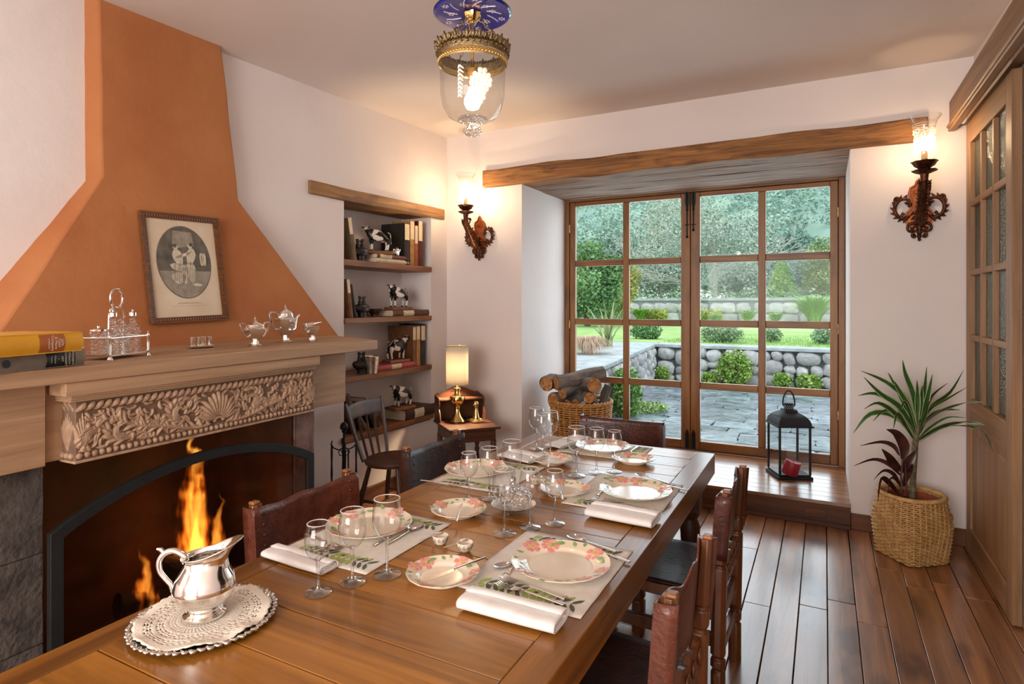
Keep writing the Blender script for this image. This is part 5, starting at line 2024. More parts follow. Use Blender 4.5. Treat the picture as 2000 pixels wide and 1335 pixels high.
# ---------------------------------------------------------------- bell-jar pendant
PD = 2.12
r = ray(923, 592)
pc2 = r * PD
pzz = lambda v: CAMZ + (CY - v) / F * PD
t = thing('pendant_lantern', 'glass bell-jar pendant with a brass crown under a blue glass plate', 'pendant lamp', (pc2.x, pc2.y, 0))
zp = pzz(28)
k_ = PD / F
disc = MB()
disc.lathe([(0, zp + .004), (.05, zp + .004), (72 * k_, zp - .002), (75 * k_, zp + .002), (74 * k_, zp + .008), (.05, zp + .016), (0, zp + .016)], 56)
dsc = disc.obj('smoke_plate', M_['blue'], t)
tr = MB()
tr.tube([(75 * k_ * cos(a), 75 * k_ * sin(a), zp + .004) for a in [2 * pi * i / 56 for i in range(56)]], .0022, 6, closed=True)
tr.obj('plate_rim', pm('dark_rim', '#15163F', None, rough=.3), dsc)
fw_ = MB()
q = random.Random(4)
Rp = 74 * k_
def onp(x, y):
    return (x, y, zp + .004 - .006 * (min(1, max(0, (sqrt(x * x + y * y) - .05) / (Rp - .05)))) - .0016)
for k in range(11):                                      # cut flowers and trailing stems
    a = k * 2 * pi / 11 + .2
    rr = Rp * (.55 + .25 * (k % 2))
    cx, cy = rr * cos(a), rr * sin(a)
    for j in range(6):
        b_ = j * pi / 3 + k
        d = Vector((cos(b_), sin(b_)))
        nrm = Vector((-d.y, d.x))
        s_ = .015
        pts = [(cx + d.x * s_ * u + nrm.x * s_ * w_, cy + d.y * s_ * u + nrm.y * s_ * w_) for u, w_ in ((.15, 0), (.6, .25), (1, 0), (.6, -.25))]
        fw_.add([onp(*p) for p in pts], [(0, 1, 2, 3)])
    a2 = a + .5
    fw_.tube([onp(Rp * .4 * cos(a2 + .3 * u) * (1 + u * .9), Rp * .4 * sin(a2 + .3 * u) * (1 + u * .9)) for u in (0, .25, .5, .75, 1)], .0018, 5)
fw_.obj('cut_flowers', M_['cutwhite'], dsc, kind='stuff')
cn = MB()
cn.lathe([(0, zp - .028), (.016, zp - .026), (.026, zp - .012), (.03, zp + .002), (0, zp + .002)], 20, None, lambda a, r, z: 1 + .1 * cos(6 * a))
cn.lathe([(.011, zp + .01), (.011, ceil_z(pc2.y) - .012)], 12)
cn.lathe([(0, ceil_z(pc2.y) - .03), (.05, ceil_z(pc2.y) - .02), (.055, ceil_z(pc2.y) - .001), (0, ceil_z(pc2.y) - .001)], 24)
cn.obj('canopy', M_['brass'], t)
zr_ = pzz(110)
zs = pzz(155)
rod = MB()
rod.lathe([(.0055, zr_ - .02), (.0055, zp - .02)], 10)
rod.tube([(.0, .0, zr_ - .02), (0, 0, zs + .035)], .0055, 10)
rod.obj('stem', M_['brass'], t)
RR = 67 * k_
chn = MB()
for k in range(3):
    a = radians(25 + 120 * k)
    p0, p1 = Vector((.024 * cos(a), .024 * sin(a), zp - .015)), Vector((RR * .98 * cos(a), RR * .98 * sin(a), zr_ + .03))
    nl = 9
    for j in range(nl):
        c = p0.lerp(p1, (j + .5) / nl)
        d = (p1 - p0).normalized()
        sd_ = d.cross(Vector((0, 0, 1))).normalized() if j % 2 else d.cross(d.cross(Vector((0, 0, 1)))).normalized()
        l = (p1 - p0).length / nl * .62
        chn.tube([c + d * l * cos(b_) + sd_ * .0058 * sin(b_) for b_ in [i * pi / 5 for i in range(10)]], .0017, 5, closed=True)
chn.obj('hanging_chains', M_['crown'], t, kind='stuff')
crn = MB()
crn.lathe([(RR * .985, zr_ - .010), (RR * 1.02, zr_ - .010), (RR * 1.035, zr_ + .004), (RR * 1.01, zr_ + .02), (RR * .985, zr_ + .02), (RR * .985, zr_ - .010)], 60)
for k in range(38):
    a = 2 * pi * k / 38
    A_ = Vector((cos(a), sin(a), 0))
    B_ = Vector((-sin(a), cos(a), 0))
    base = A_ * RR * 1.02 + Vector((0, 0, zr_ + .015))
    hgt = .030 if k % 2 else .021
    crn.tube([base, base + A_ * .005 + Vector((0, 0, hgt * .5)), base + A_ * .010 + Vector((0, 0, hgt))], [.006, .0085, .003], 6, flat=.6)
    for sg in (-1, 1):
        crn.tube([base + B_ * sg * .002, base + B_ * sg * .010 + A_ * .003 + Vector((0, 0, .010)), base + B_ * sg * .009 + A_ * .006 + Vector((0, 0, .019)), base + B_ * sg * .003 + A_ * .006 + Vector((0, 0, .016))], [.003, .0035, .003, .002], 5)
    crn.ball(base + Vector((0, 0, -.012)) + A_ * .004, .0045, 6)
crn.obj('brass_crown', M_['crown'], t, angle=80)
lowr = MB()
lowr.lathe([(RR * .97, zr_ - .030), (RR * .99, zr_ - .034), (RR * 1.0, zr_ - .024), (RR * .985, zr_ - .012), (RR * .97, zr_ - .030)], 60)
for k in range(60):
    a = 2 * pi * k / 60
    lowr.ball((RR * .995 * cos(a), RR * .995 * sin(a), zr_ - .024), (.004, .004, .006), 6)
lowr.obj('pierced_gallery', M_['brass'], t, angle=80)
zb_ = pzz(238)
hgt = zr_ - zb_
gp = [(RR * .965, zr_ - .012), (RR * .95, zr_ - .05), (RR * .945, zr_ - hgt * .45), (RR * .93, zr_ - hgt * .6), (RR * .86, zr_ - hgt * .78), (RR * .70, zr_ - hgt * .92), (RR * .45, zr_ - hgt * .99), (RR * .2, zb_), (0, zb_ - .001)]
g = MB().lathe(gp, 56).obj('glass_bell', M_['glass'], t, angle=80)
kb = MB()
kb.lathe([(.0, zb_ + .012), (RR * .42, zb_ + .012), (RR * .44, zb_ + .004), (RR * .3, zb_ - .002), (.016, zb_ - .006), (.018, zb_ - .012), (.030, zb_ - .024), (.033, zb_ - .034), (.026, zb_ - .047), (.010, zb_ - .053), (0, zb_ - .054)], 28, None, lambda a, r, z: 1 + (.06 * cos(10 * a) if z < zb_ - .01 and r > .012 else 0))
kb.obj('glass_knob', M_['cut'], t)
gr = MB()                                                # grape bunch and leaf etched on the wall of the jar
vl = Vector((cos(YAW), sin(YAW), 0))
fr_ = Vector((sin(YAW), -cos(YAW), 0))
def onjar(ax, z):
    """ax: angle from the side facing the table's near end"""
    d = fr_ * cos(ax) + vl * sin(ax)
    return d * RR * .947 + Vector((0, 0, z))
for j, cnt in enumerate((2, 4, 5, 5, 4, 3, 3, 2, 1)):
    for i in range(cnt):
        z = zr_ - .092 - j * .0150
        if z < zr_ - hgt * .64:
            d = onjar(.36 + (i - (cnt - 1) / 2) * .135 - j * .018, z)
            d.x *= .965; d.y *= .965
        else:
            d = onjar(.36 + (i - (cnt - 1) / 2) * .135 - j * .018, z)
        gr.ball(d, .0098, 8)
for i in range(8):
    z = zr_ - .075 - i * .014
    gr.tube([onjar(-.33, z), onjar(-.20 - .02 * i * .3, z - .012)], [.004, .002], 5)
    gr.tube([onjar(-.33, z), onjar(-.37, z - .010)], [.004, .002], 5)
gr.obj('etched_grapes', M_['frosted'], g, kind='stuff')
hl = MB()
hl.lathe([(0, zs + .04), (.017, zs + .038), (.019, zs + .02), (.0165, zs + .014), (.0165, zs - .03), (0, zs - .03)], 20)
hl.obj('lamp_holder', M_['sleeve'], t)
bl = MB()
bl.lathe([(0, zs - .03), (.012, zs - .032), (.017, zs - .045), (.029, zs - .07), (.030, zs - .085), (.022, zs - .103), (0, zs - .112)], 20)
bl.obj('bulb', emit('pendant_bulb', (1, .82, .62), PENDANT_W / (4 * pi * pi * .026 * .036)), t)

# ---------------------------------------------------------------- picture on the chimney breast
A_, B_, D_ = Vector((-2.969, 1.716, 1.956)), Vector((-2.969, 2.139, 1.956)), Vector((-2.900, 1.716, 1.402))
xa = (B_ - A_).normalized()
za = (A_ - D_).normalized()
ya = za.cross(xa).normalized()                            # into the wall
xa = ya.cross(za)
roll = radians(-1.3)
M = Matrix((xa, ya, za)).transposed().to_4x4()
cen = (A_ + B_ + D_ * 2 + (B_ - A_)) / 4
M.translation = cen + Vector((.012, 0, 0))
M = M @ R('Y', -1.7)
t = thing('framed_engraving', 'framed oval engraving hanging on the orange chimney breast', 'picture')
t.matrix_world = M
hw, hh, fwid = .212, .279, .030
fo = MB()
for s_ in (-1, 1):
    fo.add([(s_ * hw, 0, -hh), (s_ * hw, 0, hh), (s_ * hw, -.022, hh), (s_ * hw, -.022, -hh), (s_ * (hw - fwid), -.002, -hh + fwid), (s_ * (hw - fwid), -.002, hh - fwid), (s_ * (hw - fwid), -.014, hh - fwid), (s_ * (hw - fwid), -.014, -hh + fwid)],
           [(0, 1, 2, 3), (3, 2, 6, 7), (7, 6, 5, 4), (0, 3, 7, 4), (1, 5, 6, 2), (0, 4, 5, 1)])
    fo.add([(-hw, 0, s_ * hh), (hw, 0, s_ * hh), (hw, -.022, s_ * hh), (-hw, -.022, s_ * hh), (-hw + fwid, -.002, s_ * (hh - fwid)), (hw - fwid, -.002, s_ * (hh - fwid)), (hw - fwid, -.014, s_ * (hh - fwid)), (-hw + fwid, -.014, s_ * (hh - fwid))],
           [(0, 1, 2, 3), (3, 2, 6, 7), (7, 6, 5, 4), (0, 3, 7, 4), (1, 5, 6, 2), (0, 4, 5, 1)])
fr_o = fo.obj('frame', M_['frame'], t)
bd = MB()
for s_ in (-1, 1):
    for i in range(40):
        z = -hh + .02 + (2 * hh - .04) * i / 39
        bd.ball((s_ * (hw - .017), -.019, z), (.006, .0035, .0045), 6)
    for i in range(30):
        x = -hw + .02 + (2 * hw - .04) * i / 29
        bd.ball((x, -.019, s_ * (hh - .017)), (.0045, .0035, .006), 6)
bd.obj('beaded_edge', M_['frame'], fr_o, kind='stuff')
MB().bx(-hw + fwid - .002, hw - fwid + .002, -.006, -.001, -hh + fwid - .002, hh - fwid + .002).obj('print_sheet', M_['print_paper'], t)
ov = MB()
def flat(poly, y, b_):
    n = len(poly)
    b_.add([(x, y, z) for x, z in poly], [tuple(range(n))])
ell = [(.146 * cos(a), .032 + .187 * sin(a)) for a in [2 * pi * i / 48 for i in range(48)]]
flat([(x * 1.02, .032 + (z - .032) * 1.015) for x, z in ell], -.0063, ov)
o = ov.obj('oval_border', M_['ink_mid'], t)
ov = MB(); flat(ell, -.0066, ov); ov.obj('oval_image', M_['ink_dark'], t)
# plain generic shapes: a pale floor, wall light, two draped seated figures, a few vessels
ar = MB()
flat([(x, z) for x, z in [(.143 * cos(a), .032 + .184 * sin(a)) for a in [pi * 1.08 + pi * .84 * i / 20 for i in range(21)]]], -.0069, ar)
flat([(-.06, .1), (.06, .12), (.05, .19), (-.05, .195)], -.0068, ar)
ar.obj('engraved_ground', M_['ink_mid'], t)
def blob(cx, cz, rx, rz, rot=0, n=18, k=0):
    return [(cx + rx * cos(a) * (1 + .1 * sin(3 * a + k)) * cos(rot) - rz * sin(a) * sin(rot), cz + rx * cos(a) * sin(rot) + rz * sin(a) * cos(rot)) for a in [2 * pi * i / n for i in range(n)]]
fg = MB()
for args in ((-.035, .055, .026, .045, .25), (.035, .062, .024, .046, -.25), (-.035, .005, .045, .02, -.15), (.03, -.02, .026, .055, .1), (-.005, -.03, .018, .05, -.1), (-.04, -.05, .036, .03, 0), (.0, .07, .05, .008, .35), (.055, -.085, .03, .008, -.1)):
    flat(blob(*args), -.0072, fg)
for cx, cz in ((-.043, .108), (.036, .118)):
    flat(blob(cx, cz, .013, .016), -.0073, fg)
for cx in (.1, .112, .092):
    flat(blob(cx, .05, .008, .035), -.0071, fg)
fg.obj('engraved_figures', M_['ink_light'], t)
hr = MB()
for cx, cz in ((-.047, .116), (.042, .126)):
    flat(blob(cx, cz, .012, .010), -.0075, hr)
for i in range(14):
    q0 = -.07 + i * .009
    flat([(q0, -.075 + .012 * sin(i)), (q0 + .003, -.075 + .012 * sin(i)), (q0 + .012, .02 + .02 * sin(i * 2)), (q0 + .010, .02 + .02 * sin(i * 2))], -.0074, hr)
hr.obj('engraved_shading', M_['ink_dark'], t)


def text(parent, body, size, M, mat, align='CENTER', ext=.0001, name='lettering'):
    cu = bpy.data.curves.new(name, 'FONT')
    cu.body = body
    cu.size = size
    cu.align_x = align
    cu.align_y = 'CENTER'
    cu.extrude = ext
    cu.materials.append(mat)
    cu.space_line = 1.05
    q = bpy.data.objects.new(name, cu)
    C.objects.link(q)
    me = bpy.data.meshes.new_from_object(q.evaluated_get(bpy.context.evaluated_depsgraph_get()))
    bpy.data.objects.remove(q)
    o = bpy.data.objects.new(name, me)
    C.objects.link(o)
    o.parent = parent
    o.matrix_local = M
    o['kind'] = 'stuff'
    return o


cap = MB()
for i in range(9):
    x = -.06 + i * .0145
    cap.tube([(x, -.0066, -.182), (x + .004, -.0066, -.177 + .003 * (i % 2)), (x + .008, -.0066, -.183), (x + .012, -.0066, -.179)], .0007, 4)
cap.bx(-.1, .1, -.0067, -.0064, -.1945, -.1935)
cap.obj('caption', M_['ink_mid'], t, kind='stuff')

# ---------------------------------------------------------------- things on the mantel
MZ = 1.2905
FRA = radians(2.1) + pi / 2                              # direction along the mantel


def book(label, loc, rz, ln, wd, th, cov, pages=True, group=None, lab=None, labmat=None, name='book', tilt=None, standing=False):
    """lies flat, spine along local x towards -y; ln along the spine"""
    t = thing(name, label, 'book', loc, rz, group)
    if tilt is not None:
        t.rotation_euler = tilt
    b = MB()
    c_ = .003
    b.bx(-ln / 2, ln / 2, .004, wd, 0, c_)
    b.bx(-ln / 2, ln / 2, .004, wd, th - c_, th)
    P = [(.006 - .009 * sin(pi * i / 8), th * i / 8) for i in range(9)]
    P2 = [(p[0] + .003, p[1]) for p in P[::-1]]
    b.prism(P + P2, -ln / 2, ln / 2, Matrix(((0, 0, 1, 0), (1, 0, 0, 0), (0, 1, 0, 0), (0, 0, 0, 1))))
    b.obj('cover', cov, t, angle=30)
    MB().bx(-ln / 2 + .004, ln / 2 - .004, .006, wd - .005, c_, th - c_).obj('page_block', M_['paper'], t)
    if lab:
        for x0, x1, m in lab:
            q = MB()
            PP = [(.0052 - .009 * sin(pi * i / 8), th * i / 8) for i in range(9)]
            q.grid(lambda u, v: (x0 + (x1 - x0) * u, .0052 - .0092 * sin(pi * (.06 + .88 * v)) - .0002, th * (.06 + .88 * v)), 2, 8)
            q.obj('spine_label', m, t)
    return t


yel = pm('yellow_cloth', '#D89A08', '#E0A414', 10, .55, bump=.1, bscale=300)
grey = pm('grey_cloth', '#7E7468', '#8A8073', 30, .8, bump=.2, bscale=400)
blk = pm('black_label', '#141313', None, rough=.5)
org = pm('orange_label', '#A85A17', None, rough=.5)
gold = pm('pale_lettering', '#E6D9C4', None, rough=.5)
p0, p1 = onz(166, 711, MZ), onz(0, 730, MZ)
ang = atan2((p0 - p1).y, (p0 - p1).x)
ln1 = .36
cdir = Vector((cos(ang), sin(ang), 0))
c0 = p0 - cdir * ln1 / 2
sp = onz(103, 715, MZ) - c0
g1 = onz(90, 720, MZ), onz(146, 713, MZ)
def spx(u, p, d, o):
    """distance along a spine (through p, direction d) of the point seen in column u, from o"""
    r = ray(u, 0)
    k = (p.x * r.y - p.y * r.x) / (d.y * r.x - d.x * r.y)
    return (p + d * k - o).dot(d)
lx0, lx1 = spx(90, p0, cdir, c0), spx(146, p0, cdir, c0)
th1 = .0545
bk1 = book('thick grey cookbook with a black spine label lying on the mantel', c0, ang, ln1, .25, th1, grey, lab=[(lx0, lx1, blk)])
mxx = (lx0 + lx1) / 2
def spM(x, z, off=-.0068):
    return T(x, off, z) @ R('Z', 0) @ R('X', 90) @ R('Z', -90)
for i, (s_, sz) in enumerate((('MODERN', .0105), ('FRENCH', .0105), ('CULINARY', .0105), ('ART', .0105), ('a', .006), ('Pellaprat', .0075), ('Treasury', .006))):
    text(bk1, s_, sz, spM(lx1 - .012 - i * .0125, th1 / 2, -.0052), gold)
dv = MB().lathe([(0, 0), (.012, 0), (.012, .001), (0, .001)], 20, T(spx(10, onz(166, 711, MZ), cdir, c0), -.0046, th1 / 2) @ R('X', 90))
dv.obj('publisher_device', blk, bk1)
p0 = onz(162, 684, MZ + th1)
th2 = .062
c0b = p0 - cdir * .17
bk2 = book('thick yellow cookbook lying on top of the grey one on the mantel', c0b, ang, .34, .24, th2, yel, lab=[(spx(77, p0, cdir, c0b), spx(126, p0, cdir, c0b), org)])
xm2 = spx(126, p0, cdir, c0b)
for i, s_ in enumerate(('Julia', 'Child', '& More', 'Company', 'cookbook')):
    text(bk2, s_, .0125 if i < 4 else .008, spM(xm2 - .010 - i * .0115, th2 / 2, -.0052), gold)

# cruet stand
a_, b_, c_ = onz(215, 703, MZ), onz(174, 698, MZ), onz(289, 693, MZ)
ang = atan2((c_ - a_).y, (c_ - a_).x)
LX, LY = (c_ - a_).length, .105
t = thing('cruet_stand', 'silver four-footed cruet stand with a ring handle on the mantel', 'cruet stand', a_, ang)
for x in (0, LX):
    for y in (0, LY):
        MB().lathe([(0, 0), (.010, 0), (.009, .006), (.004, .012), (.0055, .02), (.004, .028), (.0055, .05), (.004, .075), (.006, .078), (.0055, .086), (.003, .09), (.004, .096), (0, .102)], 12, T(x, y)).obj('corner_post', M_['silver'], t)
MB().bx(.0, LX, .0, LY, .013, .018).obj('tray', M_['silver'], t)
rl = MB()
rl.tube([(0, 0, .081), (LX, 0, .081), (LX, LY, .081), (0, LY, .081)], .0022, 6, closed=True)
rl.obj('rail', M_['silver'], t)
hd = MB()
cx_, cy_ = LX / 2, LY / 2
for s_ in (-1, 1):
    hd.tube([(cx_ + s_ * .045, cy_, .018), (cx_ + s_ * .043, cy_, .16), (cx_ + s_ * .035, cy_, .185), (cx_ + s_ * .012, cy_, .196)], .003, 8)
hd.tube([(cx_ + .034 * cos(a), cy_, .228 + .037 * sin(a)) for a in [2 * pi * i / 30 for i in range(30)]], .0045, 8, closed=True)
hd.ball((cx_, cy_, .194), (.008, .005, .005), 8)
hd.obj('ring_handle', M_['silver'], t)
def bottle(label, x, y, kind):
    o = thing('cruet_bottle', label, 'bottle', t.matrix_basis @ Vector((x, y, .0185)), ang, 'cut-glass bottles in the cruet stand')
    o.scale = (1.12, 1.12, 1.08)
    if kind == 'pot':
        MB().lathe([(0, 0), (.024, 0), (.026, .006), (.026, .075), (.022, .082), (0, .082)], 24).obj('glass_body', M_['cut'], o)
        MB().lathe([(0, .100), (.004, .098), (.004, .092), (.016, .09), (.025, .086), (.025, .081), (0, .081)], 20).obj('lid', M_['silver'], o)
    else:
        MB().lathe([(0, 0), (.025, 0), (.027, .006), (.027, .07), (.024, .085), (.012, .104), (.0095, .118), (.013, .132), (0, .132)], 24).obj('glass_body', M_['cut'], o)
        if kind == 'top':
            MB().lathe([(0, .158), (.004, .155), (.003, .149), (.017, .147), (.012, .143), (.0125, .13), (0, .13)], 18).obj('lid', M_['silver'], o)
bottle('short cut-glass mustard pot with silver lid in the cruet stand', .036, LY - .034, 'pot')
bottle('cut-glass cruet bottle with silver top nearest the mustard pot', LX * .34, LY * .40, 'top')
bottle('cut-glass cruet bottle with no stopper in the middle of the stand', LX * .62, LY * .5, 'none')
bottle('cut-glass cruet bottle with silver top farthest from the books', LX * .87, LY * .42, 'top')

# four tiny cups on a small oval tray
p = onz(393, 679, MZ)
t = thing('small_tray', 'little oval silver tray holding four tiny cups on the mantel', 'tray', p, FRA)
MB().lathe([(0, 0), (.05, .0), (.066, .006), (.068, .011), (.062, .008), (0, .006)], 32, S(1, .62, 1)).obj('tray_dish', M_['silver'], t)
for i, lab in enumerate(('first', 'second', 'third', 'fourth')):
    o = thing('tiny_cup', lab + ' tiny silver cup from the cookbooks on the small oval tray', 'cup', t.matrix_basis @ Vector((-.042 + i * .028, .004 * (-1) ** i, .0085)), 0, 'tiny cups on the mantel tray')
    MB().lathe([(0, 0), (.010, 0), (.0115, .003), (.0095, .006), (.0125, .042), (.0145, .044), (.012, .042), (.009, .01), (0, .01)], 20).obj('cup_body', M_['silver'], o)


# silver tea set: faceted lathes with angular handles
def facet(n):
    return lambda a, r, z: 1 / cos(((a + pi / n) % (2 * pi / n)) - pi / n) * .97
def teapiece(name, label, px, prof, lid, handle, spout=None):
    p = onz(*px, MZ)
    t = thing(name, label, name.replace('_', ' ').split()[-1] if name != 'cream_jug' else 'jug', p, FRA, 'silver tea set on the mantel')
    MB().lathe(prof, 32, None, facet(8)).obj('body', M_['silver'], t, angle=25)
    if lid:
        MB().lathe(lid, 32, None, lambda a, r, z: 1).obj('lid', M_['silver'], t)
    for nm, P, rr in handle:
        MB().tube(P, rr, 8).obj(nm, M_['silver'], t)
    if spout:
        MB().tube(*spout, 10).obj('spout', M_['silver'], t)
    return t
# sugar bowl with two handles
hs = lambda s_: ('handle', [(s_ * .030, 0, .085), (s_ * .048, 0, .088), (s_ * .058, 0, .112), (s_ * .086, 0, .114), (s_ * .088, 0, .104), (s_ * .074, 0, .07), (s_ * .05, 0, .045), (s_ * .034, 0, .05)], .0042)
teapiece('sugar_bowl', 'lidded two-handled silver sugar bowl left in the tea set', (498, 676),
         [(0, 0), (.032, 0), (.033, .006), (.02, .012), (.017, .028), (.021, .034), (.034, .05), (.05, .072), (.053, .085), (.05, .088), (0, .088)],
         [(.05, .088), (.045, .092), (.042, .104), (.03, .112), (.012, .118), (.009, .122), (.004, .126), (.006, .132), (.002, .14), (0, .152)], [hs(-1), hs(1)])
tp = teapiece('coffee_pot', 'tall silver coffee pot with curved spout in the tea set', (557, 668),
         [(0, 0), (.036, 0), (.037, .006), (.022, .014), (.02, .034), (.026, .042), (.036, .06), (.05, .095), (.056, .125), (.054, .13), (.046, .133), (0, .133)],
         [(.046, .133), (.044, .138), (.04, .155), (.036, .158), (.034, .164), (.018, .172), (.012, .176), (.006, .182), (.008, .188), (.003, .196), (0, .212)],
         [('handle', [(-.036, 0, .135), (-.05, 0, .142), (-.062, 0, .158), (-.10, 0, .162), (-.104, 0, .15), (-.092, 0, .10), (-.07, 0, .07), (-.045, 0, .072)], [.005, .006, .0065, .006, .006, .0065, .006, .005])],
         ([(.042, 0, .065), (.062, 0, .075), (.070, 0, .105), (.08, 0, .135), (.1, 0, .146)], [.014, .013, .009, .007, .006]))
cj = teapiece('cream_jug', 'small open silver cream jug with a wide lip in the tea set', (610, 667),
         [(0, 0), (.028, 0), (.029, .006), (.016, .012), (.014, .03), (.02, .036), (.034, .058), (.038, .078), (.042, .082), (.036, .08), (.03, .06), (0, .045)],
         None, [('handle', [(-.03, 0, .075), (-.045, 0, .082), (-.05, 0, .098), (-.068, 0, .098), (-.066, 0, .085), (-.055, 0, .06), (-.038, 0, .05), (-.03, 0, .055)], .004)])
lp = MB()
lp.grid(lambda u, v: (-.03 + .095 * v, (.034 * (1 - .75 * v)) * cos(pi * u), .082 + .022 * v * (1 - .3 * v) + (.016 * (1 - v * .6)) * (1 - sin(pi * u)) * .8 + .004), 12, 8)
lp.obj('lip', M_['silver'], cj, solid=.002)

# ---------------------------------------------------------------- the book niche
SHX = XL - .02
NGR = 'books in the niche'


def upright(label, u0, u1, vtop, vbot, z, cov, lab=None, depth=.22, name='book'):
    """standing book: spine faces the room, placed from where its spine shows on the shelf front"""
    a, b_ = onx(u0, vbot, SHX), onx(u1, vbot, SHX)
    h = onx((u0 + u1) / 2, vtop, SHX).z - z
    th = b_.y - a.y
    # local book: x along the spine (up), -y spine side -> room (+X), z thickness -> +Y
    M = Matrix(((0, -1, 0, SHX), (0, 0, 1, a.y), (1, 0, 0, z + h / 2 + .0005), (0, 0, 0, 1)))
    # columns: local x -> world Z ; local y -> world -X ; local z -> world Y
    t = book(label, (0, 0, 0), 0, h, depth, th - .0015, cov, group=NGR, lab=[(h * q0 - h / 2, h * q1 - h / 2, m) for q0, q1, m in lab] if lab else None)
    t.matrix_world = M
    return t


def flatbook(label, u0, u1, v, z, th, cov, lab=None, depth=.2, x=SHX):
    a, b_ = onx(u0, v, x), onx(u1, v, x)
    ln = b_.y - a.y
    t = book(label, (x, (a.y + b_.y) / 2, z + .0005), pi / 2, ln, depth, th - .001, cov, group=NGR, lab=[(ln * q0 - ln / 2, ln * q1 - ln / 2, m) for q0, q1, m in lab] if lab else None)
    return t


def leaner(label, y, z, h, th, depth, deg, cov, lab=None):
    """leans back against the near side of the niche"""
    M = T(SHX, y, z) @ R('X', deg) @ Matrix(((0, -1, 0, 0), (0, 0, 1, -th), (1, 0, 0, h / 2), (0, 0, 0, 1)))
    t = book(label, (0, 0, 0), 0, h, depth, th - .001, cov, group=NGR, lab=[(h * q0 - h / 2, h * q1 - h / 2, m) for q0, q1, m in lab] if lab else None)
    t.matrix_world = M
    return t


def bc(n, a, b_=None):
    return pm(n, a, b_ or a, 20, .6, bump=.1, bscale=200)


olive, black_c, tan_c, rust, oxred, cream = bc('olive_cloth', '#5A4A33', '#6B5A40'), bc('black_cloth', '#1C1712', '#272019'), bc('tan_cloth', '#9A6E3A', '#AE8450'), bc('rust_cloth', '#8C4A28', '#A05C34'), bc('oxblood_cloth', '#4A1C1C', '#5C2622'), bc('cream_cloth', '#CDBB9C', '#D9CAB0')
brown_l, dkb, navy, pink, walnut = bc('brown_binding', '#5A3824', '#6E4830'), bc('dark_brown_binding', '#3A2418', '#4C3122'), bc('navy_cloth', '#20222E', '#2B2D3A'), bc('faded_red_cloth', '#A8474C', '#B85A5A'), bc('walnut_binding', '#6A4428', '#7E5636')
crl = bc('label_cream', '#D9C6A2', '#E2D2B4')
z1, z2, z3, z4 = [z + .0006 for z in SH]
# topmost shelf
leaner('olive book with cream spine top leaning at the near end of the top shelf', NY0 + .165, z1, .32, .042, .2, 11, olive, [(.62, 1.0, crl)])
upright('big black book standing left in the row on the top shelf', 791, 801.5, 436, 514, z1, black_c, [(.60, .98, crl)], depth=.25)
upright('tan book with pale spine top, second in the top row', 802, 810.5, 431, 515, z1, tan_c, [(.58, .98, crl)], depth=.2)
upright('rust-orange book third in the top row', 811, 817.5, 440, 515, z1, rust, [(.55, .98, crl)], depth=.2)
upright('oxblood book at the far end of the top row', 818, 826.5, 432, 515, z1, oxred, [(.56, 1.0, crl)], depth=.21)
flatbook('white-spined book lying at the bottom of the top shelf stack', 735, 799, 514, z1, .036, cream, depth=.2)
flatbook('brown book with a cream label lying in the top shelf stack', 737, 798, 505, z1 + .036, .035, brown_l, [(.08, .45, crl)], depth=.22)
# second shelf
leaner('brown book with cream top leaning at the near end of the second shelf', NY0 + .125, z2, .29, .035, .2, 8, walnut, [(.65, 1, crl)])
leaner('dark thin book leaning beside the brown one on the second shelf', NY0 + .165, z2, .255, .025, .2, 12, black_c)
flatbook('brown book with a cream label lying under the cow on the second shelf', 768, 838, 612, z2, .052, brown_l, [(.27, .56, crl)], depth=.27)
# third shelf
upright('broad walnut-brown book standing left on the third shelf', 807, 814, 637, 712, z3, walnut, [(.66, .98, crl)], depth=.27)
upright('tan book in the middle of the third shelf row', 814.5, 822, 636, 711, z3, tan_c, [(.66, .98, crl)], depth=.22)
upright('navy book with a cream label at the end of the third shelf row', 823, 832, 632, 710, z3, navy, [(.60, .95, crl)], depth=.24)
flatbook('faded red book with a cream label lying on the third shelf', 738, 815, 722, z3, .045, pink, [(.33, .58, crl)], depth=.22)
# lowest shelf
flatbook('massive brown book with a cream label lying on the lowest shelf', 792, 853, 800, z4, .085, dkb, [(.28, .58, crl)], depth=.27, x=XL + .03)
leaner('olive book leaning steeply behind the spindle chair', NY0 + .30, z4, .33, .04, .2, 38, olive)
leaner('dark book leaning behind the spindle chair on the lowest shelf', NY0 + .42, z4, .30, .05, .2, 34, black_c)
leaner('dark brown book lying slanted at the near end of the lowest shelf', NY0 + .16, z4, .31, .05, .22, 14, dkb)

# ---------------------------------------------------------------- black-and-white cow figures
cow_m = bpy.data.materials.new('holstein_paint')
cow_m.use_nodes = True
nt = cow_m.node_tree
bs = nt.nodes['Principled BSDF']
bs.inputs['Roughness'].default_value = .35
tc = N(nt, 'ShaderNodeTexCoord')
nz = N(nt, 'ShaderNodeTexNoise')
nz.inputs['Scale'].default_value = 17
nz.inputs['Detail'].default_value = 1
oi = N(nt, 'ShaderNodeObjectInfo')
va = N(nt, 'ShaderNodeVectorMath', operation='ADD')
nt.links.new(tc.outputs['Object'], va.inputs[0])
nt.links.new(va.outputs[0], nz.inputs[0])
va.inputs[1].default_value = (.31, .07, .11)
rp = N(nt, 'ShaderNodeValToRGB')
rp.color_ramp.elements[0].position = .495
rp.color_ramp.elements[1].position = .51
rp.color_ramp.elements[0].color = col('#15110F')
rp.color_ramp.elements[1].color = col('#E9E0D4')
nt.links.new(nz.outputs['Fac'], rp.inputs[0])
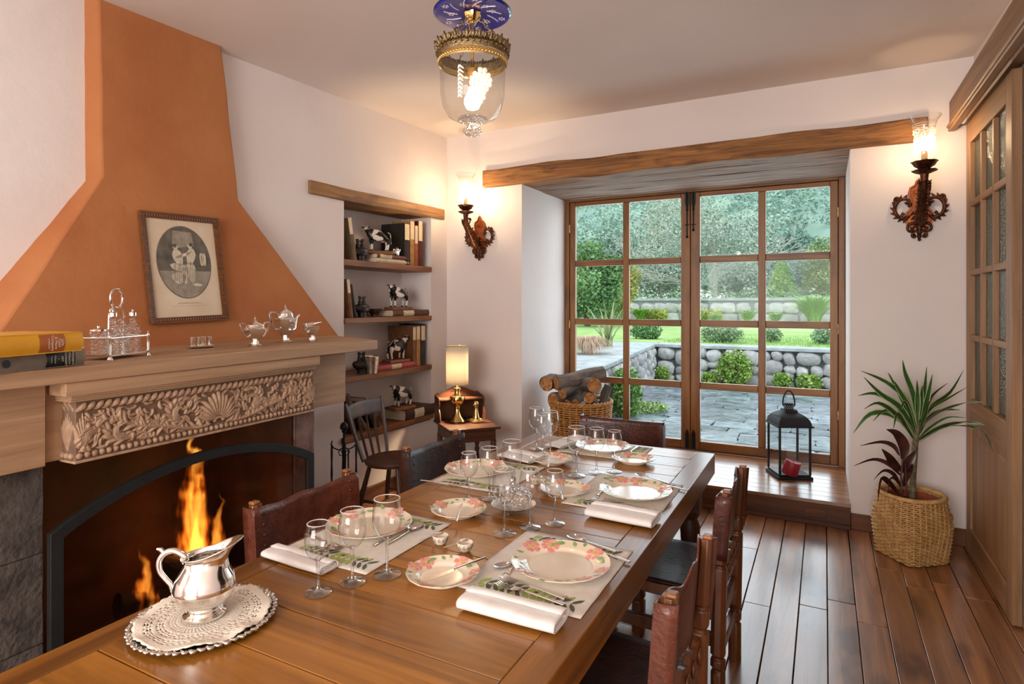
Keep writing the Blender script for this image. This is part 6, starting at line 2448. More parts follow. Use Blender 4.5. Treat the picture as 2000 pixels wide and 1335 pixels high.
# white legs: below the belly everything is white
sx_ = N(nt, 'ShaderNodeSeparateXYZ')
nt.links.new(tc.outputs['Object'], sx_.inputs[0])
mr = N(nt, 'ShaderNodeMapRange')
mr.inputs['From Min'].default_value = .055
mr.inputs['From Max'].default_value = .06
nt.links.new(sx_.outputs['Z'], mr.inputs['Value'])
mx = N(nt, 'ShaderNodeMix', data_type='RGBA')
nt.links.new(mr.outputs[0], mx.inputs[0])
mx.inputs[6].default_value = col('#E9E0D4')
nt.links.new(rp.outputs[0], mx.inputs[7])
nt.links.new(mx.outputs[2], bs.inputs['Base Color'])


def skin(name, verts, edges, radii, mat, parent, sub=2):
    me = bpy.data.meshes.new(name)
    me.from_pydata(verts, edges, [])
    o = bpy.data.objects.new(name, me)
    C.objects.link(o)
    md = o.modifiers.new('k', 'SKIN')
    md.use_smooth_shade = True
    for i, r in enumerate(radii):
        sv = me.skin_vertices[0].data[i]
        sv.radius = r if isinstance(r, tuple) else (r, r)
        sv.use_root = i == 0
    sb_ = o.modifiers.new('s', 'SUBSURF')
    sb_.levels = sb_.render_levels = sub
    dg = bpy.context.evaluated_depsgraph_get()
    m2 = bpy.data.meshes.new_from_object(o.evaluated_get(dg))
    bpy.data.objects.remove(o)
    m2.materials.clear()
    m2.materials.append(mat)
    m2.polygons.foreach_set('use_smooth', [True] * len(m2.polygons))
    o2 = bpy.data.objects.new(name, m2)
    C.objects.link(o2)
    o2.parent = parent
    return o2


def cow(label, loc, rz, turn):
    """stands along local +x (head end), about 0.155 m tall; turn bends the head to the side"""
    t = thing('cow_figurine', label, 'figurine', loc, rz, 'painted cow figures in the niche')
    zb = .018
    V, E, Rr = [], [], []
    def add(p, r, link=None):
        V.append((p[0], p[1], p[2] + zb))
        Rr.append(r)
        if link is not None:
            E.append((link, len(V) - 1))
        return len(V) - 1
    rump = add((-.064, 0, .098), (.030, .034))
    mid = add((-.02, 0, .094), (.036, .040), rump)
    sh = add((.028, 0, .098), (.032, .037), mid)
    nk = add((.052, .006 * turn, .112), (.018, .021), sh)
    pl_ = add((.070, .018 * turn, .128), (.014, .016), nk)
    hd = add((.080 - .008 * abs(turn), .03 * turn, .130), (.0125, .0135), pl_)
    mz = add((.104 - .028 * abs(turn), .046 * turn, .116), (.0085, .009), hd)
    for x, par, kn in ((.034, sh, 1), (-.062, rump, -1)):
        for s_ in (-1, 1):
            a = add((x, .017 * s_, .070), (.0125 if kn > 0 else .0145), par)
            b_ = add((x + (.002 if kn > 0 else -.006), .018 * s_, .040), .0072, a)
            c_ = add((x + (.0 if kn > 0 else -.001), .018 * s_, .016), .0058, b_)
            add((x + .003, .018 * s_, .001), .0070, c_)
    skin('body', V, E, Rr, cow_m, t)
    d = Vector((mz and V[mz][0] - V[hd][0], V[mz][1] - V[hd][1], 0)).normalized()
    sd_ = Vector((-d.y, d.x, 0))
    h0 = Vector(V[hd])
    er = MB()
    for s_ in (-1, 1):
        er.tube([h0 + sd_ * s_ * .010 + Vector((0, 0, .007)), h0 + sd_ * s_ * .020 + Vector((0, 0, .008)), h0 + sd_ * s_ * .027 + Vector((0, 0, .004))], [.003, .005, .001], 6)
    er.obj('ear', pm('black_ear', '#1A1411', None, rough=.5), t)
    hn = MB()
    for s_ in (-1, 1):
        hn.tube([h0 + sd_ * s_ * .006 + Vector((0, 0, .011)), h0 + sd_ * s_ * .012 + Vector((0, 0, .016)), h0 + sd_ * s_ * .011 + Vector((0, 0, .021))], [.003, .002, .0008], 6)
    hn.obj('horn', M_['paper'], t)
    tl_ = MB()
    tl_.tube([(-.068, 0, .116 + zb), (-.084, .002, .106 + zb), (-.088, .002, .07 + zb), (-.086, .003, .045 + zb)], [.004, .003, .0025, .005], 7)
    tl_.obj('tail', pm('tail_paint', '#2A221D', '#E0D6C8', 30, .5), t)
    ud = MB()
    ud.ball((-.038, 0, .062 + zb), (.016, .013, .011), 10)
    ud.obj('udder', pm('udder_pink', '#C9987F', None, rough=.5), t)
    hf = MB()
    for x in (.037, -.060):
        for s_ in (-1, 1):
            hf.lathe([(.0078, -.001), (.0062, .009)], 8, T(x, .018 * s_, zb))
    hf.obj('hooves', pm('hoof_black', '#17120F', None, rough=.5), t, kind='stuff')
    MB().bx(-.095, .075, -.04, .04, 0, zb).obj('plinth', M_['shelf'], t, bevel=.002)
    t.scale = (1.32, 1.32, 1.32)
    return t


def at(u, z, x):
    p = onx(u, 600, x)
    return (x, p.y, z)


cow('cow facing the room with its head raised, on the top shelf', at(736, z1 + .0715, -3.16), radians(-122), .8)
cow('cow turning its head, standing on the second shelf', at(776, z2 + .0525, -3.17), radians(-98), .8)
cow('cow in profile facing the lit lamp side, on the third shelf', at(776, z3 + .0455, -3.17), radians(82), -.1)
cow('cow on the massive brown book on the lowest shelf', at(783, z4 + .0855, -3.13), radians(-100), .7)

# ---------------------------------------------------------------- black pottery vessels
def bull(label, loc, rz, s=1.0):
    """bird-bodied black bottle with twin necks"""
    t = thing('pottery_vessel', label, 'vessel', loc, rz, 'black pottery in the niche')
    V = [(0, 0, .055), (.03, 0, .06), (-.035, 0, .06), (.062, 0, .075), (-.07, 0, .078), (-.01, .0, .02)]
    E = [(0, 1), (0, 2), (1, 3), (2, 4), (0, 5)]
    Rr = [.052, .046, .042, .022, .012, .042]
    o = skin('body', [(x * s, y * s, z * s) for x, y, z in V], E, [r * s for r in Rr], M_['pottery'], t)
    n_ = MB()
    for q in (-1, 1):
        n_.tube([(.0 + q * .014 * s, 0, .085 * s), (q * .017 * s, 0, .125 * s), (q * .019 * s, 0, .150 * s)], [.020 * s, .009 * s, .011 * s], 10)
    n_.tube([(-.014 * s, 0, .13 * s), (0, 0, .138 * s), (.014 * s, 0, .13 * s)], .005 * s, 7)
    n_.obj('twin_necks', M_['pottery'], t)
    MB().lathe([(0, 0), (.034 * s, 0), (.030 * s, .012 * s), (.036 * s, .045 * s), (0, .05 * s)], 20).obj('foot', M_['pottery'], t)
    return t


bull('black ridged vessel beside the leaning olive book on the top shelf', at(703, z1, -3.16), radians(70), 1.15)
bull('black twin-necked bird vessel on the second shelf', at(707, z2, -3.16), radians(75), 1.08)
bull('black bird vessel beside the metal pail on the third shelf', at(706, z3, -3.13), radians(70), 1.1)
t = thing('pottery_bowl', 'brown pottery bowl beside the twin-necked vessel on the second shelf', 'bowl', at(732, z2, -3.2))
MB().lathe([(0, 0), (.03, 0), (.032, .01), (.03, .016), (.058, .05), (.062, .064), (.059, .064), (.052, .05), (.02, .022), (0, .02)], 28).obj('bowl_body', M_['pottery_brown'], t)
t = thing('metal_pail', 'small dull metal pail on the third shelf beside the faded red book', 'pail', at(724, z3, -3.10))
MB().lathe([(0, .002), (.05, .002), (.052, 0), (.052, .006), (.068, .125), (.072, .128), (.069, .131), (.066, .125), (.05, .008), (0, .008)], 30).obj('pail_body', M_['silver_old'], t)
rg = MB()
for z, r in ((.10, .0652), (.108, .0662)):
    rg.tube([(r * cos(a), r * sin(a), z) for a in [2 * pi * i / 30 for i in range(30)]], .0016, 5, closed=True)
rg.obj('ridges', M_['silver_old'], t)
t = thing('miniature_jug', 'tiny ribbed silver pot on the book stack of the top shelf', 'jug', at(775, z1 + .0715, -3.11), radians(80))
MB().lathe([(0, 0), (.018, 0), (.021, .006), (.023, .035), (.02, .05), (.012, .058), (.004, .064), (0, .07)], 32, None, lambda a, r, z: 1 + .06 * cos(10 * a)).obj('pot_body', M_['silver'], t)
MB().tube([(-.02, 0, .05), (-.036, 0, .05), (-.038, 0, .03), (-.022, 0, .015)], .003, 6).obj('handle', M_['silver'], t)
MB().tube([(.018, 0, .02), (.03, 0, .035), (.036, 0, .055)], [.006, .004, .003], 6).obj('spout', M_['silver'], t)

# ---------------------------------------------------------------- table setting
TT = TZ + .0008


def px(u, v, z=TT):
    return onz(u, v, z)


# silver jug on a doily on a tray
jc = px(400, 1211)
t = thing('silver_tray', 'round silver tray with a leafy cast rim under the doily', 'tray', (jc.x, jc.y, TT))
TR = .158
MB().lathe([(0, .004), (.09, .004), (.13, .006), (.148, .012), (.151, .011), (.125, .0), (0, .0)], 64).obj('tray_dish', M_['silver'], t)
rm = MB()
n = 58
for k in range(n):
    a = 2 * pi * k / n
    big = 1.0 if k % 2 else .75
    A_ = Vector((cos(a), sin(a), 0))
    B_ = Vector((-sin(a), cos(a), 0))
    c = A_ * (TR - .009) + Vector((0, 0, .0115))
    rm.tube([c - B_ * .007 - A_ * .003, c + A_ * .006 * big, c + B_ * .006 + A_ * .0075 * big], [.0035, .0055 * big, .002], 6)
    rm.ball(c + A_ * .004 * big + B_ * .004, (.0045, .0045, .0035), 6)
rm.obj('leaf_rim', M_['silver_old'], t, angle=80)
t = thing('crochet_doily', 'cream crocheted doily between the silver jug and its tray', 'doily', (jc.x, jc.y, TT + .0075))
dm = MB()
def dz_(r, a):
    return .0035 + (.008 * max(0, (r - .098) / .04) * (.5 + .5 * cos(8 * a + .7 * sin(3 * a))) if r > .098 else 0)
NA, NRI, RI, RO = 168, 44, .004, .141
vs = []
for j in range(NRI + 1):
    for i in range(NA):
        r = RI + (RO - RI) * j / NRI
        a = 2 * pi * i / NA
        if j == NRI:
            r += .004 * abs(sin(a * 21))
        vs.append((r * cos(a), r * sin(a), dz_(r, a) + .0006 * noise.noise(Vector((r * 160, a * 30, 0)))))
fs = []
for j in range(NRI):
    ring = j // 2
    per = 3 if j < 16 else 2
    for i in range(NA):
        hole = j % 2 == 1 and 6 < j < NRI - 3 and ring % 4 != 3
        if hole and ((i + ring * (per // 2 + 1)) // 1) % (per + 1) == 0:
            continue
        if hole and j > 22 and (i + ring) % 4 == 1:
            continue
        fs.append((j * NA + i, j * NA + (i + 1) % NA, (j + 1) * NA + (i + 1) % NA, (j + 1) * NA + i))
dm.add(vs, fs)
dm.obj('crochet_work', M_['crochet'], t, solid=.0028, angle=180)
# jug
t = thing('silver_jug', 'round-bellied silver water jug with scroll handle on the table', 'jug', (jc.x, jc.y, TT + .0125), YAW + radians(8))
t.scale = (.9, .9, .9)
jb = MB()
def jug(u, v):
    prof = [(.045, 0), (.050, .003), (.050, .008), (.043, .012), (.037, .019), (.040, .026), (.056, .038), (.069, .058), (.073, .078), (.068, .10), (.056, .122), (.048, .138), (.047, .150), (.052, .160), (.057, .166)]
    q = v * (len(prof) - 1)
    i = min(int(q), len(prof) - 2)
    f_ = q - i
    r = prof[i][0] + (prof[i + 1][0] - prof[i][0]) * f_
    z = prof[i][1] + (prof[i + 1][1] - prof[i][1]) * f_
    a = 2 * pi * u
    up = max(0, (z - .115) / .05)
    fr = max(0, cos(a)) ** 2.5                         # the lip points to local +x
    r2 = r * (1 + .62 * up * up * fr) - .010 * up * up * (abs(sin(a)) ** 3)
    return (r2 * cos(a), r2 * sin(a), z + .030 * up * fr * up - .012 * up * up * (1 - fr) * max(0, -cos(a) + .6) * .6)
jb.grid(jug, 64, 42)
jb.obj('jug_body', M_['silver'], t, solid=.0025, angle=60)
MB().lathe([(0, .001), (.047, .001), (.047, .004), (0, .004)], 32).obj('foot_base', M_['silver'], t)
hd = MB()
hd.tube(smooth([(-.046, 0, .148), (-.052, 0, .158), (-.075, 0, .171), (-.098, 0, .165), (-.110, 0, .145), (-.108, 0, .12), (-.095, 0, .10), (-.083, 0, .085), (-.078, 0, .070), (-.072, 0, .06)], 5), [.0085 - .0025 * i / 45 for i in range(46)], 12)
hd.tube([(-.098, 0, .165), (-.106, 0, .176), (-.116, 0, .178)], [.007, .006, .003], 8)
hd.ball((-.047, 0, .142), (.010, .012, .008), 10)
hd.ball((-.073, 0, .06), (.009, .011, .009), 10)
hd.obj('scroll_handle', M_['silver'], t)


# ---- ceramic plates with embossed roses
def plate_proto(name, rad, rim):
    rin = rad * (1 - rim)
    def zs(r):
        if r < rin * .94:
            return .007
        if r < rin * 1.1:
            q = (r - rin * .94) / (rin * .16)
            return .007 + .008 * q * q * (3 - 2 * q)
        return .015 + .009 * (r - rin * 1.1) / (rad - rin * 1.1)
    prof = [(0, .0035), (rad * .55, .0035), (rad * .56, 0), (rad * .6, 0), (rad * .62, .004), (rad * .99, zs(rad) - .004), (rad * 1.0, zs(rad) - .001), (rad * .993, zs(rad))] + [(rad * q, zs(rad * q)) for q in (.96, .92, .88, .84, .8, .76, .72, .68, .64, .6, .5)] + [(0, .007)]
    prof = [p for p in prof]
    b = MB().lathe(prof, 64, None, lambda a, r, z: 1 + (.006 * cos(16 * a) if r > rad * .95 else 0))
    rt = MB()
    pt = []
    def patch(poly, lift, mi, rot, cr, ca):
        c = Vector((cr * cos(ca), cr * sin(ca)))
        X = Vector((cos(rot), sin(rot)))
        Y_ = Vector((-sin(rot), cos(rot)))
        q2 = [c + X * x + Y_ * y for x, y in poly]
        cc = sum(q2, Vector((0, 0))) / len(q2)
        vs = [(cc.x, cc.y, zs(cc.length) + lift + .0012)] + [(p.x, p.y, zs(p.length) + lift) for p in q2]
        rt.cur = mi
        rt.add(vs, [(0, i + 1, (i + 1) % len(q2) + 1) for i in range(len(q2))])
    pk = rad / .135
    def flower(cr, ca, s, rot):
        for k in range(5):
            a = rot + k * 2 * pi / 5
            pet = [(.006 * s, 0), (.014 * s, .0095 * s), (.023 * s, .0105 * s), (.027 * s, .004 * s), (.0255 * s, 0), (.027 * s, -.004 * s), (.023 * s, -.0105 * s), (.014 * s, -.0095 * s)]
            patch(pet, .0007, 0, a, cr, ca)
        patch([(.0065 * s * cos(q), .0065 * s * sin(q)) for q in [2 * pi * i / 10 for i in range(10)]], .0021, 1, 0, cr, ca)
    def leaf_(cr, ca, s, rot):
        lf = [(0, 0), (.01 * s, .0075 * s), (.02 * s, .0085 * s), (.034 * s, 0), (.02 * s, -.0085 * s), (.01 * s, -.0075 * s)]
        patch(lf, .0007, 2, rot, cr, ca)
    mr_ = rad * (1 - rim * .47)
    for a, s in ((.5, 1.0), (.98, .95), (2.5, 1.05), (3.9, .9), (4.5, .8), (5.5, 1.0)):
        flower(mr_ * (1 - .05 * sin(a * 5)), a, s * pk * (rim / .3) ** .5, a * 2)
    for a in (.1, .25, 1.35, 1.6, 1.85, 2.1, 2.95, 3.2, 3.45, 4.15, 4.9, 5.1, 5.9, 6.1):
        leaf_(mr_ * (1 + .05 * sin(a * 9)), a, pk * (rim / .3) ** .5 * (.85 + .2 * sin(a * 3)), a + 1.3 + sin(a * 4))
    return b.mesh(name, M_['china'], 50), rt.mesh(name + '_roses', [M_['rose'], M_['rose_eye'], M_['green_en']], 80)


P_BIG = plate_proto('dinner_plate', .138, .30)
P_SML = plate_proto('side_plate', .098, .34)


def plate(label, p, proto, rz, name='dinner_plate', cat='plate', group='rose-patterned plates'):
    t = thing(name, label, cat, p, rz, group)
    for nm, me in (('plate_body', proto[0]), ('rose_decoration', proto[1])):
        o = bpy.data.objects.new(nm, me)
        C.objects.link(o)
        o.parent = t
        if nm == 'rose_decoration':
            o['kind'] = 'stuff'
    return t


# ---- cutlery, lying along local x, handle to +x
def lerp_path(P, t):
    q = t * (len(P) - 1)
    i = min(int(q), len(P) - 2)
    return P[i] + (P[i + 1] - P[i]) * (q - i)


def strip(b, xs, ws, zs_, th=.0011):
    vs = []
    for x, w_, z in zip(xs, ws, zs_):
        vs += [(x, -w_, z), (x, w_, z), (x, w_, z + th), (x, -w_, z + th)]
    n = len(xs)
    fs = [(i * 4 + k, i * 4 + (k + 1) % 4, i * 4 + 4 + (k + 1) % 4, i * 4 + 4 + k) for i in range(n - 1) for k in range(4)]
    fs += [(3, 2, 1, 0), ((n - 1) * 4, (n - 1) * 4 + 1, (n - 1) * 4 + 2, (n - 1) * 4 + 3)]
    b.add(vs, fs)


def cutlery_meshes():
    out = {}
    h = MB()
    h.tube([(-.01, 0, .006), (.02, 0, .0055), (.06, 0, .0045), (.10, 0, .0035)], [.0028, .0034, .0048, .0052], 8, flat=.55, up=(0, 0, 1))
    out['handle'] = h.mesh('handle', M_['steel'])
    f = MB()
    strip(f, [-.01, -.022, -.034, -.042, -.05], [.0028, .004, .0095, .0115, .0115], [.0055, .0065, .0045, .003, .0025])
    for k in range(4):
        y = (k - 1.5) * .0062
        f.tube([(-.048, y, .0032), (-.07, y, .0022), (-.088, y, .0045), (-.098, y, .0075)], [.0017, .0017, .0015, .0006], 6, flat=.6)
    out['fork'] = f.mesh('tines', M_['steel'])
    s = MB()
    s.grid(lambda u, v: (-.052 + .034 * cos(2 * pi * u) * v * (1 + .15 * cos(2 * pi * u)), .0205 * sin(2 * pi * u) * v, .001 + .008 * v * v), 28, 6)
    strip(s, [-.008, -.016, -.022], [.0028, .003, .006], [.0055, .0078, .0088])
    out['spoon'] = s.mesh('bowl', M_['steel'], 60)
    kf = MB()
    kf.prism([(-.008, -.004), (-.02, -.0085), (-.075, -.0095), (-.105, -.006), (-.118, .002), (-.115, .0065), (-.06, .0075), (-.008, .0045)], .0035, .0046)
    out['knife'] = kf.mesh('blade', M_['steel'])
    return out


CUT = cutlery_meshes()


def cut(kind, label, p, ang, scale=1.0, group='table cutlery', tilt=0.0):
    t = thing(kind, label, {'fork': 'fork', 'spoon': 'spoon', 'knife': 'knife'}[kind], p, 0, group)
    t.rotation_euler = (0, tilt, ang)
    t.scale = (scale, scale, scale)
    for nm, me in (('handle', CUT['handle']), ({'fork': 'tines', 'spoon': 'bowl', 'knife': 'blade'}[kind], CUT[kind])):
        o = bpy.data.objects.new(nm, me)
        C.objects.link(o)
        o.parent = t
    return t


def cutpx(kind, label, head, tail, z=TT + .0022, scale=None, tilt=0.0):
    a, b_ = px(*head, z), px(*tail, z)
    d = b_ - a
    full = {'fork': .20, 'spoon': .19, 'knife': .22}[kind]
    frac = {'fork': .49, 'spoon': .465, 'knife': .535}[kind]
    s = scale or d.length / full
    c = a + d * frac
    if scale:
        c = a + d.normalized() * full * s * frac
    return cut(kind, label, c, atan2(d.y, d.x), s, tilt=tilt)


# ---- placemats with embroidered sprays
def placemat(label, x0, x1, y0, y1, side):
    """side: direction of the diner, +1 = +X edge, -1 = -X edge, 0 = far (+Y) edge"""
    cx, cy = (x0 + x1) / 2, (y0 + y1) / 2
    t = thing('placemat', label, 'placemat', (cx, cy, TT), 0, 'embroidered placemats')
    hx, hy = (x1 - x0) / 2, (y1 - y0) / 2
    b = MB()
    b.grid(lambda u, v: (-hx + 2 * hx * u + .0015 * noise.noise(Vector((v * 9, cx, 1))), -hy + 2 * hy * v + .0015 * noise.noise(Vector((u * 9, cy, 3))), .0010 + .0005 * noise.noise(Vector((u * 5, v * 5, cx)))), 22, 22)
    b.obj('linen_cloth', M_['mat'], t, solid=.0013)
    e = MB()
    def leaf_(x, y, a, l, w_, mi):
        e.cur = mi
        d = Vector((cos(a), sin(a)))
        nn = Vector((-d.y, d.x))
        P = [Vector((x, y)) + d * l * u + nn * w_ * q for u, q in ((0, 0), (.3, .9), (.7, .9), (1, 0), (.7, -.9), (.3, -.9))]
        e.add([(p.x, p.y, .0027) for p in P], [(0, 1, 2, 3, 4, 5)])
    def dot(x, y, r, mi):
        e.cur = mi
        e.add([(x + r * cos(q), y + r * sin(q), .0029) for q in [2 * pi * i / 8 for i in range(8)]], [tuple(range(8))])
    def spray(x, y, a, ln, sd):
        q = random.Random(sd)
        n = 13
        for k in range(n):
            u = (k + .5) / n
            ca, sa = cos(a), sin(a)
            bx2, by2 = x + ca * ln * u, y + sa * ln * u
            for s_ in (-1, 1):
                m = 0 if (.1 < u < .45 or u > .78) else 1
                leaf_(bx2, by2, a + s_ * (.85 + .2 * q.random()), .040 if m == 0 else .036, .0062 if m == 0 else .0085, m)
        for k in range(14):
            u = q.random()
            o = q.uniform(-.035, .035)
            dot(x + cos(a) * ln * u - sin(a) * o, y + sin(a) * ln * u + cos(a) * o, q.uniform(.004, .0085), 1 if k % 3 else 0)
    if side == 0:
        for s_ in (-1, 1):
            spray(s_ * hx * .78, -hy * .8, pi / 2, hy * 1.6, 3 + s_)
    else:
        for s_ in (-1, 1):
            spray(-hx * .8, s_ * hy * .76, 0, hx * 1.6, 5 + s_)
    e.obj('embroidery', [M_['em_dark'], M_['em_lime']], t, kind='stuff')
    return t


placemat('embroidered placemat in front of the wavy-topped chair nearest the viewer', -.855, -.505, 1.305, 1.735, 1)
placemat('embroidered placemat in front of the wavy-topped chair beside the step', -.862, -.508, 2.03, 2.46, 1)
placemat('embroidered placemat in front of the red-brown chair by the fire', -1.445, -1.105, 1.245, 1.67, -1)
placemat('embroidered placemat in front of the dark brown chair near the desk', -1.445, -1.11, 2.02, 2.44, -1)
placemat('embroidered placemat at the head of the table under the window', -1.19, -.775, 2.725, 3.02, 0)


# ---- folded napkins
def napkin(label, c, rz, lx, ly, h=.030):
    """a cloth folded over and over: flattened spiral section carried along the length"""
    t = thing('folded_napkin', label, 'napkin', c, rz, 'folded white napkins')
    b = MB()
    sec = []
    turns = 2.6
    n = 78
    for i in range(n + 1):
        q = i / n
        a = pi * .5 - q * turns * 2 * pi
        k = 1 - .86 * q / 1.0
        ry, rzz = ly / 2 - .0062 * q * turns - .004, max(.0012, h / 2 - .0052 * q * turns)
        e = .42
        ca, sa = cos(a), sin(a)
        sec.append((math.copysign(abs(ca) ** e, ca) * ry, h / 2 + math.copysign(abs(sa) ** .8, sa) * rzz))
    def sheet(u, v):
        i = min(int(u * n + 1e-6), n)
        y, z = sec[i]
        x = -lx / 2 + lx * v
        wob = noise.noise(Vector((v * 3.2 + c[0] * 9, u * 5, 1)))
        z2 = z * (1 + .10 * wob - .10 * (2 * v - 1) ** 2 * (z / h))
        return (x + .003 * noise.noise(Vector((u * 8, v, 4))) * (1 if v in (0, 1) else .3), y + .003 * noise.noise(Vector((v * 2.5, u * 3, c[1] * 5))), max(.0008, z2))
    b.grid(sheet, n, 22)
    b.obj('folded_cloth', M_['linen'], t, solid=.0016, angle=180)
    return t


def napkinpx(label, a, b_, c_, h=.03, z=TT + .002):
    """a-b the long near edge, c the far corner next to b"""
    A_, B_, C_ = px(*a, z), px(*b_, z), px(*c_, z)
    d = B_ - A_
    rz = atan2(d.y, d.x)
    w_ = (C_ - B_).dot(Vector((-sin(rz), cos(rz), 0)))
    cen = (A_ + B_) / 2 + Vector((-sin(rz), cos(rz), 0)) * w_ / 2
    return napkin(label, (cen.x, cen.y, z), rz, d.length, abs(w_), h)


napkinpx('rolled white napkin on the near edge of the placemat closest to the viewer', (888, 1196), (1078, 1250), (1092, 1204), .036)
napkinpx('white napkin rolled beside the forks of the setting near the step', (1140, 1012), (1270, 1038), (1283, 1012), .036)
napkinpx('thick folded white napkin beside the silver jug', (505, 1092), (618, 1130), (662, 1108), .028)
napkinpx('white napkin lying on the far-left side beside the tallest glasses', (968, 893), (1030, 908), (1045, 890), .022)
napkinpx('white napkin at the head of the table beside the clustered glasses', (1062, 873), (1092, 879), (1112, 850), .022)

PZT = TT + .0030
plate('large rose-patterned dinner plate closest to the viewer on the window side', px(1095, 1108, PZT), P_BIG, radians(100))
plate('large rose-patterned dinner plate on the window side nearest the step, reflecting the door', px(1241, 964, PZT), P_BIG, radians(75))
plate('large rose-patterned dinner plate before the red-brown chair by the fire', px(722, 1032, PZT), P_BIG, radians(-60))
plate('large rose-patterned dinner plate before the dark brown chair', px(930, 922, PZT), P_BIG, radians(-75))
plate('large dinner plate at the head of the table before the window chair', px(1178, 877, PZT), P_BIG, radians(190))
plate('small rose-patterned plate with a knife across it, nearest the silver jug', px(865, 1130), P_SML, radians(130), 'side_plate')
plate('small rose-patterned plate with a knife handle at the table centre', px(896, 1003), P_SML, radians(30), 'side_plate')
plate('small rose-patterned plate behind the trio of glasses on the window side', px(1103, 962), P_SML, radians(-20), 'side_plate')
plate('small rose-patterned plate left of the three glasses near the head', px(1077, 903), P_SML, radians(40), 'side_plate')
plate('small rose-patterned plate right of the three glasses near the head', px(1237, 902), P_SML, radians(170), 'side_plate')

# forks, knives, spoons
cutpx('fork', 'outer table fork beside the napkin closest to the viewer', (970, 1140), (1118, 1188), scale=1.02)
cutpx('fork', 'inner table fork between the outer fork and the closest dinner plate', (982, 1128), (1121, 1178), scale=1.0)
cutpx('knife', 'table knife right of the closest dinner plate', (1118, 1062), (1214, 1094), scale=.92)
cutpx('spoon', 'soup spoon right of the closest dinner plate', (1106, 1047), (1216, 1084), scale=.98)
cutpx('spoon', 'dessert spoon above the closest dinner plate', (962, 1112), (1020, 1098), scale=.82)
cutpx('fork', 'dessert fork above the closest dinner plate, half under its rim', (978, 1130), (1004, 1108), scale=.7, z=TT + .0026)
cutpx('fork', 'outer table fork of the setting near the step', (1172, 985), (1266, 1004), scale=1.0)
cutpx('fork', 'inner table fork of the setting near the step', (1178, 975), (1280, 996), scale=1.0)
cutpx('knife', 'table knife of the setting near the step', (1254, 938), (1326, 955), scale=.95)
cutpx('spoon', 'soup spoon of the setting near the step', (1240, 926), (1322, 950), scale=.95)
cutpx('fork', 'dessert fork of the setting near the step', (1160, 976), (1182, 954), scale=.72)
cutpx('spoon', 'soup spoon beside the glasses of the fireside setting', (826, 1024), (752, 1066), scale=1.0)
cutpx('knife', 'table knife beside the spoon of the fireside setting', (806, 1022), (744, 1058), scale=.95)
cutpx('spoon', 'dessert spoon under the fireside glasses', (660, 1078), (632, 1060), scale=.8)
cutpx('fork', 'table fork half hidden behind the fireside glasses', (672, 1072), (628, 1056), scale=.95)
cutpx('fork', 'outer table fork of the setting near the desk', (905, 950), (846, 942), scale=1.0)
cutpx('fork', 'inner table fork of the setting near the desk', (945, 952), (855, 937), scale=1.0)
cutpx('fork', 'table fork on the head placemat', (1224, 889), (1246, 872), scale=.95)
cutpx('knife', 'table knife on the head placemat', (1130, 888), (1108, 872), scale=.95)
cutpx('knife', 'butter knife laid across the small plate nearest the silver jug', (822, 1140), (936, 1095), z=TT + .0245, scale=1.0)
cutpx('knife', 'butter knife on the small plate at the table centre', (902, 984), (889, 1024), z=TT + .0245, scale=.8)
cutpx('knife', 'butter knife on the small plate behind the trio of glasses', (1092, 948), (1098, 974), z=TT + .0245, scale=.8)
cutpx('knife', 'butter knife on the small plate left of the head glasses', (1074, 893), (1070, 912), z=TT + .0245, scale=.8)


# ---- wine glasses
def glass_proto(H, R0, rim, foot):
    """bowl, stem, foot"""
    hb = H * .52
    z0 = H - hb
    bowl = MB()
    prof = [(.006, z0 - .002), (R0 * .38, z0 + hb * .03), (R0 * .72, z0 + hb * .14), (R0 * .93, z0 + hb * .30), (R0, z0 + hb * .45), (R0 * .965, z0 + hb * .68), (rim * 1.03, z0 + hb * .9), (rim, H)]
    # smooth it
    sm = []
    for i in range(len(prof) - 1):
        p0, p1, p2, p3 = [Vector(prof[min(max(k, 0), len(prof) - 1)]) for k in (i - 1, i, i + 1, i + 2)]
        for k in range(4):
            f_ = k / 4
            sm.append(tuple(.5 * ((2 * p1) + (p2 - p0) * f_ + (2 * p0 - 5 * p1 + 4 * p2 - p3) * f_ * f_ + (3 * p1 - p0 - 3 * p2 + p3) * f_ ** 3)))
    sm.append(prof[-1])
    bowl.lathe(sm, 40)
    lip = MB()
    lip.tube([(rim * cos(a), rim * sin(a), H) for a in [2 * pi * i / 40 for i in range(40)]], .0014, 6, closed=True)
    st = MB()
    st.lathe([(0, z0 + hb * .045), (.0085, z0 + hb * .035), (.0055, z0 - .006), (.0038, z0 * .6), (.0042, .018), (.0075, .010), (.014, .0062), (0, .0058)], 20)
    ft = MB()
    ft.lathe([(0, .0005), (foot, .0005), (foot + .0006, .0016), (foot * .9, .0030), (foot * .5, .0048), (.012, .0072), (0, .0085)], 40)
    return [('bowl', bowl.mesh('bowl', M_['wine'], 80)), ('lip', lip.mesh('lip', M_['wine_lip_glint'], 80)), ('stem', st.mesh('stem', M_['wine_solid'], 60)), ('foot', ft.mesh('foot', M_['wine_solid'], 60))]


G_S = glass_proto(.178, .0335, .0265, .033)
G_M = glass_proto(.192, .0365, .0300, .0345)
G_L = glass_proto(.208, .0400, .0345, .037)


def wine(label, u, v, proto):
    t = thing('wine_glass', label, 'wine glass', px(u, v, TT), 0, 'clear wine glasses')
    for nm, me in proto:
        o = bpy.data.objects.new(nm, me)
        C.objects.link(o)
        o.parent = t
    return t


